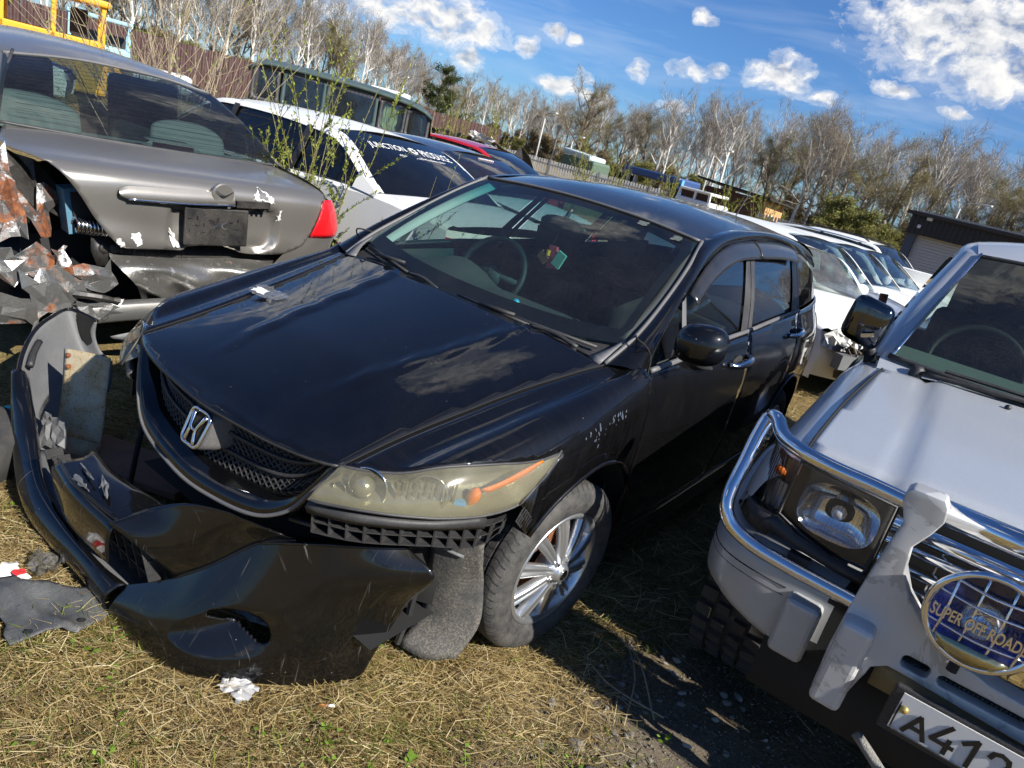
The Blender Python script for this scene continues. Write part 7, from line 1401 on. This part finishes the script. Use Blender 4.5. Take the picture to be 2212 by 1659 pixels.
# the wood behind, one mass
def wood_mass():
    parts = {}; rr_ = random.Random(5)
    for row, (df, n) in enumerate(((1.08, 64), (1.22, 64))):
        for k in range(n):
            az = -80+92*(k+rr_.uniform(-.4, .4))/n; d = float(DIST(az))*df*rr_.uniform(.97, 1.03); ki = rr_.choice([0, 1, 0, 3, 4, 3, 4, 5, 6, 2]); x, y = polar(az, d); sc = tscale(ki, az, d, rr_.uniform(.78, .97)); a = rr_.uniform(0, 6.28)
            for n_, me in MESHES[ki]:
                v = np.empty(len(me.vertices)*3); me.vertices.foreach_get('co', v); v = v.reshape(-1, 3)*sc; v = np.c_[v[:, 0]*cos(a)-v[:, 1]*sin(a)+x, v[:, 0]*sin(a)+v[:, 1]*cos(a)+y, v[:, 2]]; parts.setdefault(me.materials[0].name, []).append((v, me))
    for k in range(110):
        az = -80+92*(k+rr_.uniform(-.5, .5))/110; d = float(DIST(az))*rr_.uniform(.98, 1.12); x, y = polar(az, d); sc = rr_.uniform(.6, 1.1); a = rr_.uniform(0, 6.28)
        for n_, me in MESHES[9]:
            v = np.empty(len(me.vertices)*3); me.vertices.foreach_get('co', v); v = v.reshape(-1, 3)*sc; v = np.c_[v[:, 0]*cos(a)-v[:, 1]*sin(a)+x, v[:, 0]*sin(a)+v[:, 1]*cos(a)+y, v[:, 2]]; parts.setdefault('olive_twigs', []).append((v, me))
    for mn, L_ in parts.items():
        V_ = np.concatenate([v for v, _ in L_]); loops = []; ls = []; tot = []; off = 0; lo = 0
        for v, me in L_:
            li = np.empty(len(me.loops), np.int32); me.loops.foreach_get('vertex_index', li); st = np.empty(len(me.polygons), np.int32); me.polygons.foreach_get('loop_start', st); tt = np.empty(len(me.polygons), np.int32); me.polygons.foreach_get('loop_total', tt)
            loops.append(li+off); ls.append(st+lo); tot.append(tt); off += len(v); lo += len(li)
        me = bpy.data.meshes.new('wood_mass'); me.vertices.add(len(V_)); me.vertices.foreach_set('co', V_.astype(np.float32).ravel()); li = np.concatenate(loops); me.loops.add(len(li)); me.loops.foreach_set('vertex_index', li); st = np.concatenate(ls); me.polygons.add(len(st)); me.polygons.foreach_set('loop_start', st); me.update(calc_edges=True); me.materials.append(bpy.data.materials[mn])
        o = bpy.data.objects.new('distant_wood', me); COL.objects.link(o); o['kind'] = 'stuff'; o['label'] = 'bare spring wood behind the yard, too thick to count'; o['category'] = 'wood'
wood_mass()
# trees out of frame to the right, which the car glass mirrors
for k in range(16): az = 40+9*k; x, y = polar(az, 38+r.uniform(-4, 6)); plant(r.choice([0, 1, 3, 5, 6]), x, y, r.uniform(.8, 1.1))
# ---------------- willow saplings in the yard ----------------
STEM = plain('willow_stem', (.20, .17, .06), .7, var=.3); DRYST = plain('dry_stem', (.30, .24, .16), .8, var=.3); WLEAF = leafy('willow_leaves', (.17, .22, .03), (.34, .38, .08))
def sapling(x, y, h, n, spread, lab, seed, leafn=26, z0=0., stem=STEM, leafm=WLEAF, ls=.016, sr=.006, grp=None, side=5, tilt=(0, 0)):
    r = np.random.default_rng(seed); t = thing('willow_sapling', lab, 'sapling', (x, y, z0), 0, grp); st_ = M(); lv = []; lf = []
    def leafs(P, k):
        i = r.integers(1, len(P)-1, size=k); f = r.uniform(size=k)[:, None]; q = P[i]*(1-f)+P[i+1]*f; nz = lambda v: v/(np.linalg.norm(v, axis=1)[:, None]+1e-9); d = nz(P[i+1]-P[i]); o_ = r.normal(0, 1, (k, 3)); o_ = nz(o_-d*(o_*d).sum(1)[:, None]); u = d*.8+o_*.6; s_ = nz(np.cross(u, r.normal(0, 1, (k, 3)))); L_ = (ls*r.uniform(.5, 1.4, k))[:, None]; b = len(lv)
        lv.extend(np.stack([q, q+u*L_*.5+s_*L_*.20, q+u*L_, q+u*L_*.5-s_*L_*.20], 1).reshape(-1, 3)); lf.extend([(b+4*j, b+4*j+1, b+4*j+2, b+4*j+3) for j in range(k)])
    for k in range(n):
        a = r.uniform(0, 2*pi); sp_ = spread*r.uniform(.2, 1); H = h*r.uniform(.65, 1.05); b0 = np.array((r.normal(0, .05), r.normal(0, .05), 0)); tip = b0+np.array((cos(a)*sp_+tilt[0]*H, sin(a)*sp_+tilt[1]*H, H)); md = (b0+tip)/2+np.array((cos(a), sin(a), 0))*(-.12*sp_)+r.normal(0, .03, 3)*h
        P = crom([b0, md, tip], 14); st_.tube(P, np.linspace(sr, sr*.3, 14), 5, cap=False); leafs(P, leafn)
        for j in range(side):
            i = int(r.integers(3, 11)); d = P[i+1]-P[i]; d /= np.linalg.norm(d); o_ = r.normal(0, 1, 3); o_ /= np.linalg.norm(o_); L_ = H*r.uniform(.12, .35); e = P[i]+(d*.8+o_*.55)*L_; Q = crom([P[i], (P[i]+e)/2+r.normal(0, .01, 3), e], 7); st_.tube(Q, np.linspace(sr*.5, sr*.2, 7), 4, cap=False); leafs(Q, int(leafn*.6))
    st_.o('stems', stem, t, True); mk('leaves', lv, lf, leafm, t, False, kind='stuff')
    return t
sapling(-2.55, 1.55, 2.05, 12, .62, 'leafy willow sapling between the grey wreck and the white sedan', 3, 75, sr=.005, ls=.024, tilt=(.05, -.08))
sapling(-2.75, 1.30, 1.45, 10, .38, 'lower willow shoots before the white sedan side window', 4, 80, sr=.0035, ls=.024)
sapling(-4.9, 1.75, 2.6, 22, 1.6, 'wide bare willow shrub with pale yellow twigs behind the grey wreck', 5, 10, stem=DRYST, sr=.006, side=8, ls=.025)
sapling(-6.2, 2.6, 2.9, 14, 1.5, 'bare willow shrub beyond the wide one, nearer the pickup', 6, 10, stem=DRYST, sr=.009, side=8, ls=.02)
sapling(-1.95, 1.62, 1.25, 5, .45, 'thin arching willow twigs in front of the white trunk', 8, 45, sr=.004, tilt=(.35, .1))
for i, (px_, py_, D, h, lab) in enumerate(((980, 300, 19, 2.7, 'young willow stems rising left of the red car roof'), (930, 310, 16, 2.0, 'brown dry weed clump at the jeep tail'), (1255, 395, 24, 2.6, 'yellow-green willow saplings right of the red car'), (1330, 385, 27, 2.8, 'tall yellow-green saplings before the broad willow'), (1565, 455, 22, 2.2, 'bushy willow saplings before the timber shed'), (1640, 480, 26, 2.4, 'willow saplings at the raw plank gable'), (1440, 430, 26, 2.6, 'slim saplings by the blue stall'), (1060, 340, 22, 2.8, 'slim budding stems above the red roof'))):
    o = sight(px_, py_, D); sapling(o.x, o.y, h, 9, .7, lab, 50+i, 30, stem=DRYST if i == 1 else STEM, ls=.05, sr=.010)
# ---------------- ground ----------------
def groundmat():
    m, t = mat('yard_ground'); tc = t.n('ShaderNodeTexCoord').outputs['Object']; sx = t.n('ShaderNodeSeparateXYZ', {0: tc})
    n1 = t.noise(tc, 1.3, 7, .65); n2 = t.noise(tc, 9, 8, .75); n3 = t.noise(tc, 60, 6, .75); n4 = t.noise(tc, 240, 3, .7)
    straw = t.ramp(t.math('ADD', t.math('MULTIPLY', n2, .5), t.math('MULTIPLY', n3, .5)), [(.30, (.055, .042, .025)), (.48, (.20, .14, .06)), (.64, (.36, .265, .12)), (.8, (.47, .37, .19))])
    green = t.ramp(n3, [(.3, (.035, .042, .012)), (.7, (.15, .16, .05))]); straw = t.mix(t.ramp(t.noise(tc, 4.2, 6, .7), [(.50, 0.), (.68, .65)]), straw, green)
    dirt = t.ramp(t.math('ADD', t.math('MULTIPLY', n3, .6), t.math('MULTIPLY', n4, .4)), [(.30, (.085, .068, .048)), (.5, (.165, .135, .098)), (.7, (.26, .22, .165))])
    # bare wheel track between the two cars
    dx = t.math('ABSOLUTE', t.math('SUBTRACT', t.math('ADD', sx.outputs[0], t.math('MULTIPLY', t.math('SUBTRACT', n1, .5), .5)), 1.56)); f = t.ramp(t.math('ADD', dx, t.math('MULTIPLY', t.math('SUBTRACT', n2, .5), .5)), [(.46, 1.), (.70, 0.)])
    ylim = t.ramp(sx.outputs[1], [(0., 1.), (1., 0.)]); c = t.mix(t.math('MULTIPLY', f, ylim), straw, dirt)
    nb = t.n('ShaderNodeBump', {'Height': t.math('ADD', t.math('MULTIPLY', n2, .6), t.math('ADD', t.math('MULTIPLY', n3, .35), t.math('MULTIPLY', n4, .15))), 'Strength': .9, 'Distance': .03}).outputs[0]
    t.n('ShaderNodeOutputMaterial', {0: t.n('ShaderNodeBsdfPrincipled', {'Base Color': c, 'Roughness': .95, 'Specular IOR Level': .1, 'Normal': nb})}); return m
GM = groundmat()
rg = np.random.default_rng(2)
def hgt(x, y): return .012*np.sin(x*5.1+1)*np.cos(y*4.3)+.008*np.sin(x*13+y*9)+.006*np.sin(x*29-y*23)
nx = 120; xs = np.linspace(-4, 4, nx); ys = np.linspace(-3, 5, nx); XX, YY = np.meshgrid(xs, ys); edge = np.minimum(1, np.minimum(np.minimum(XX+4, 4-XX), np.minimum(YY+3, 5-YY))/.6); ZZ = hgt(XX, YY)*edge-.004
vs = list(np.c_[XX.ravel(), YY.ravel(), ZZ.ravel()]); fs = grid_faces(nx, nx); b = len(vs); E_ = 400
# outer ring out to the horizon, joined to the rim of the fine patch
rim = list(range(nx))+[nx*k+nx-1 for k in range(1, nx)]+list(range(nx*nx-2, nx*(nx-1)-1, -1))+[nx*k for k in range(nx-2, 0, -1)]
for i in rim: x, y, z = vs[i]; k = E_/max(abs(x), abs(y-1)); vs.append((x*k, 1+(y-1)*k, -.004))
nr = len(rim); fs += [(rim[i], b+i, b+(i+1) % nr, rim[(i+1) % nr]) for i in range(nr)]
gnd = struct(mk('ground', vs, fs, GM)); 
# straw and weeds: uncountable
def strands(name, N, box, lmin, lmax, w_, flat, mats, seed, keep, lab):
    r = np.random.default_rng(seed); x = r.uniform(box[0], box[1], N); y = r.uniform(box[2], box[3], N); k = keep(x, y, r); x, y = x[k], y[k]; N = len(x); a = r.uniform(0, 2*pi, N); a = np.where(r.uniform(size=N) < .5, a, r.normal(.5, .6, N)); L_ = r.uniform(lmin, lmax, N)**1.0; up_ = np.abs(r.normal(0, flat, N)); z0 = hgt(x, y)+r.uniform(0, .022, N)
    d = np.c_[np.cos(a)*np.cos(up_), np.sin(a)*np.cos(up_), np.sin(up_)]; s_ = np.c_[-np.sin(a), np.cos(a), r.uniform(-.5, .5, N)]*(w_*r.uniform(.5, 1.3, N))[:, None]; p0 = np.c_[x, y, z0]; bend = r.normal(0, .18, (N, 3))*L_[:, None]; bend[:, 2] *= .4; p1 = p0+d*(L_*.5)[:, None]+bend; p2 = p0+d*L_[:, None]; p2[:, 2] -= L_*.12*r.uniform(0, 1, N); p1[:, 2] = np.maximum(p1[:, 2], z0); p2[:, 2] = np.maximum(p2[:, 2], .004)
    V_ = np.stack([p0-s_, p0+s_, p1+s_*.9, p1-s_*.9, p2+s_*.4, p2-s_*.4], 1).reshape(-1, 3); i = np.arange(N)*6; F = np.stack([np.c_[i, i+1, i+2, i+3], np.c_[i+3, i+2, i+4, i+5]], 1).reshape(-1, 4)
    me = bpy.data.meshes.new(name); me.vertices.add(len(V_)); me.vertices.foreach_set('co', V_.astype(np.float32).ravel()); me.loops.add(F.size); me.loops.foreach_set('vertex_index', F.astype(np.int32).ravel()); me.polygons.add(len(F)); me.polygons.foreach_set('loop_start', (np.arange(len(F))*4).astype(np.int32)); me.update(calc_edges=True); me.materials.append(mats); o = bpy.data.objects.new(name, me); COL.objects.link(o); o['kind'] = 'stuff'; o['label'] = lab; o['category'] = 'grass'; return o
def grassm(name, stops):
    m, t = mat(name); rp2 = t.n('ShaderNodeNewGeometry').outputs['Random Per Island']; c = t.ramp(rp2, stops); d = t.n('ShaderNodeBsdfDiffuse', {0: c}); tl_ = t.n('ShaderNodeBsdfTranslucent', {0: c}); t.n('ShaderNodeOutputMaterial', {0: t.n('ShaderNodeMixShader', {0: .25, 1: d, 2: tl_})}); return m
STRAW = grassm('straw', [(0, (.14, .09, .035)), (.4, (.36, .26, .105)), (.75, (.52, .41, .20)), (1, (.64, .54, .32))]); GRN = grassm('green_blades', [(0, (.05, .075, .015)), (.6, (.14, .17, .035)), (1, (.24, .26, .07))])
def dirtmask(x, y): return np.clip(1-np.abs(x+.12*np.sin(y*7)-1.58)/.62, 0, 1)*(y < .5)
strands('dry_grass', 95000, (-2.0, 2.3, -1.75, .5), .025, .12, .0010, .16, STRAW, 3, lambda x, y, r: r.uniform(size=len(x)) > dirtmask(x, y)*2.6, 'matted dry yellow grass over the yard floor')
strands('dry_grass', 26000, (-3.0, 2.5, .4, 5.5), .05, .20, .0018, .3, STRAW, 4, lambda x, y, r: r.uniform(size=len(x)) > dirtmask(x, y)*1.5, 'dry grass in the shade between the cars')
clump = lambda x, y: np.sin(x*4.1+1.3)*np.cos(y*5.3+.4)+.6*np.sin(x*9.7-y*7.9)
strands('green_grass', 60000, (-2.0, 2.3, -1.75, .5), .015, .06, .0013, .7, GRN, 5, lambda x, y, r: (clump(x, y)+r.normal(0, .6, len(x)) > .35) & (r.uniform(size=len(x)) > dirtmask(x, y)*1.8), 'short new green grass coming through the straw')
strands('dead_grass', 30000, (-2.0, 2.3, -1.75, .5), .02, .10, .0013, .12, grassm('brown_straw', [(0, (.07, .045, .025)), (.6, (.16, .11, .06)), (1, (.27, .20, .12))]), 6, lambda x, y, r: (np.sin(x*6.3-2)*np.cos(y*7.1+1)+.5*np.sin(x*15+y*11)+r.normal(0, .35, len(x)) > .35) & (r.uniform(size=len(x)) > dirtmask(x, y)*1.8), 'brown rotting straw in matted patches')
# broad weed leaves
r = np.random.default_rng(8); lv = []; lf = []
for k in range(420):
    x, y = r.uniform(-.9, 1.6), r.uniform(-1.6, .2)
    if clump(x, y)+r.normal(0, .5) < .6: continue
    for j in range(int(r.integers(3, 8))):
        a = r.uniform(0, 2*pi); L_ = r.uniform(.007, .020)*(1.8 if k % 23 == 0 else 1); c = np.array((x+r.normal(0, .012), y+r.normal(0, .012), .022+hgt(x, y)+r.uniform(0, .012))); u = np.array((cos(a), sin(a), r.uniform(-.1, .5))); s_ = np.array((-sin(a), cos(a), 0)); b = len(lv); lv.extend([c, c+u*L_*.5+s_*L_*.36, c+u*L_, c+u*L_*.5-s_*L_*.36]); lf.append((b, b+1, b+2, b+3))
wd_ = mk('weeds', lv, lf, grassm('weed_leaves', [(0, (.07, .13, .015)), (1, (.22, .34, .05))]), None, False, kind='stuff'); wd_['label'] = 'small bright green weed leaves in the straw'; wd_['category'] = 'weeds'
# pebbles of the wheel track, largest as single stones
ST = [plain('pebble_%d' % k, c, .85, 0, .25, scale=60) for k, c in enumerate(((.17, .155, .13), (.25, .23, .20), (.12, .11, .10)))]
def stone_mesh(seed, m_):
    r = np.random.default_rng(seed); q = M().ball((0, 0, 0), 1, 10); vs = [np.array(v)*(1+.16*sin(3*v[0]+seed)+.1*sin(5*v[1]+2*seed)) for v in q.v]; me = bpy.data.meshes.new('pebble'); me.from_pydata([tuple(v) for v in vs], [], q.f); me.polygons.foreach_set('use_smooth', [True]*len(me.polygons)); me.materials.append(m_); return me
SM = [stone_mesh(k, ST[k % 3]) for k in range(6)]; rs = random.Random(4)
for k, (x, y, L_) in enumerate([(1.15, -.27, .030), (1.20, -.24, .016), (1.24, -.33, .045)]+[(rs.uniform(1.0, 1.75), rs.uniform(-.45, .42), rs.choice([.008, .010, .012, .016, .020])) for _ in range(120)]):
    o = bpy.data.objects.new('pebble', SM[k % 6]); COL.objects.link(o); o.location = (x, y, .004+float(hgt(x, y))); o.scale = (L_, L_*rs.uniform(.5, .8), L_*.45); o.rotation_euler = (0, 0, rs.uniform(0, 3.1)); tag(o, 'small rounded pebble on the bare wheel track', 'pebble', 'pebbles on the bare wheel track')
m = M(); q = M().ball((0, 0, 0), 1, 6); Q = np.array(q.v)
for k in range(2600): x, y = rs.uniform(.95, 1.9), rs.uniform(-.6, .9); s_ = rs.uniform(.0015, .005); m.add(Q*np.array((s_, s_*.8, s_*.6))+np.array((x, y, .001+float(hgt(x, y)))), q.f)
gv = m.o('gravel', ST[0], None, True, kind='stuff'); gv['label'] = 'fine gravel on the bare track'; gv['category'] = 'gravel'
# longer dead stalks by the front wheel
for k, pts in enumerate((((1.0, .28, .02), (1.12, .20, .05), (1.28, .02, .015)), ((1.02, .30, .03), (1.15, .12, .04), (1.22, -.08, .01)), ((.95, .10, .02), (1.1, .02, .03), (1.3, .05, .02)), ((.35, -.66, .05), (.2, -.75, .07), (.05, -.78, .03)))):
    o = M().tube(crom(pts, 10), .003, 5).o('dry_stalk', DRYST, None, True); tag(o, 'long dead plant stalk lying on the ground by the wheel', 'stalk', 'dead stalks by the front wheel')
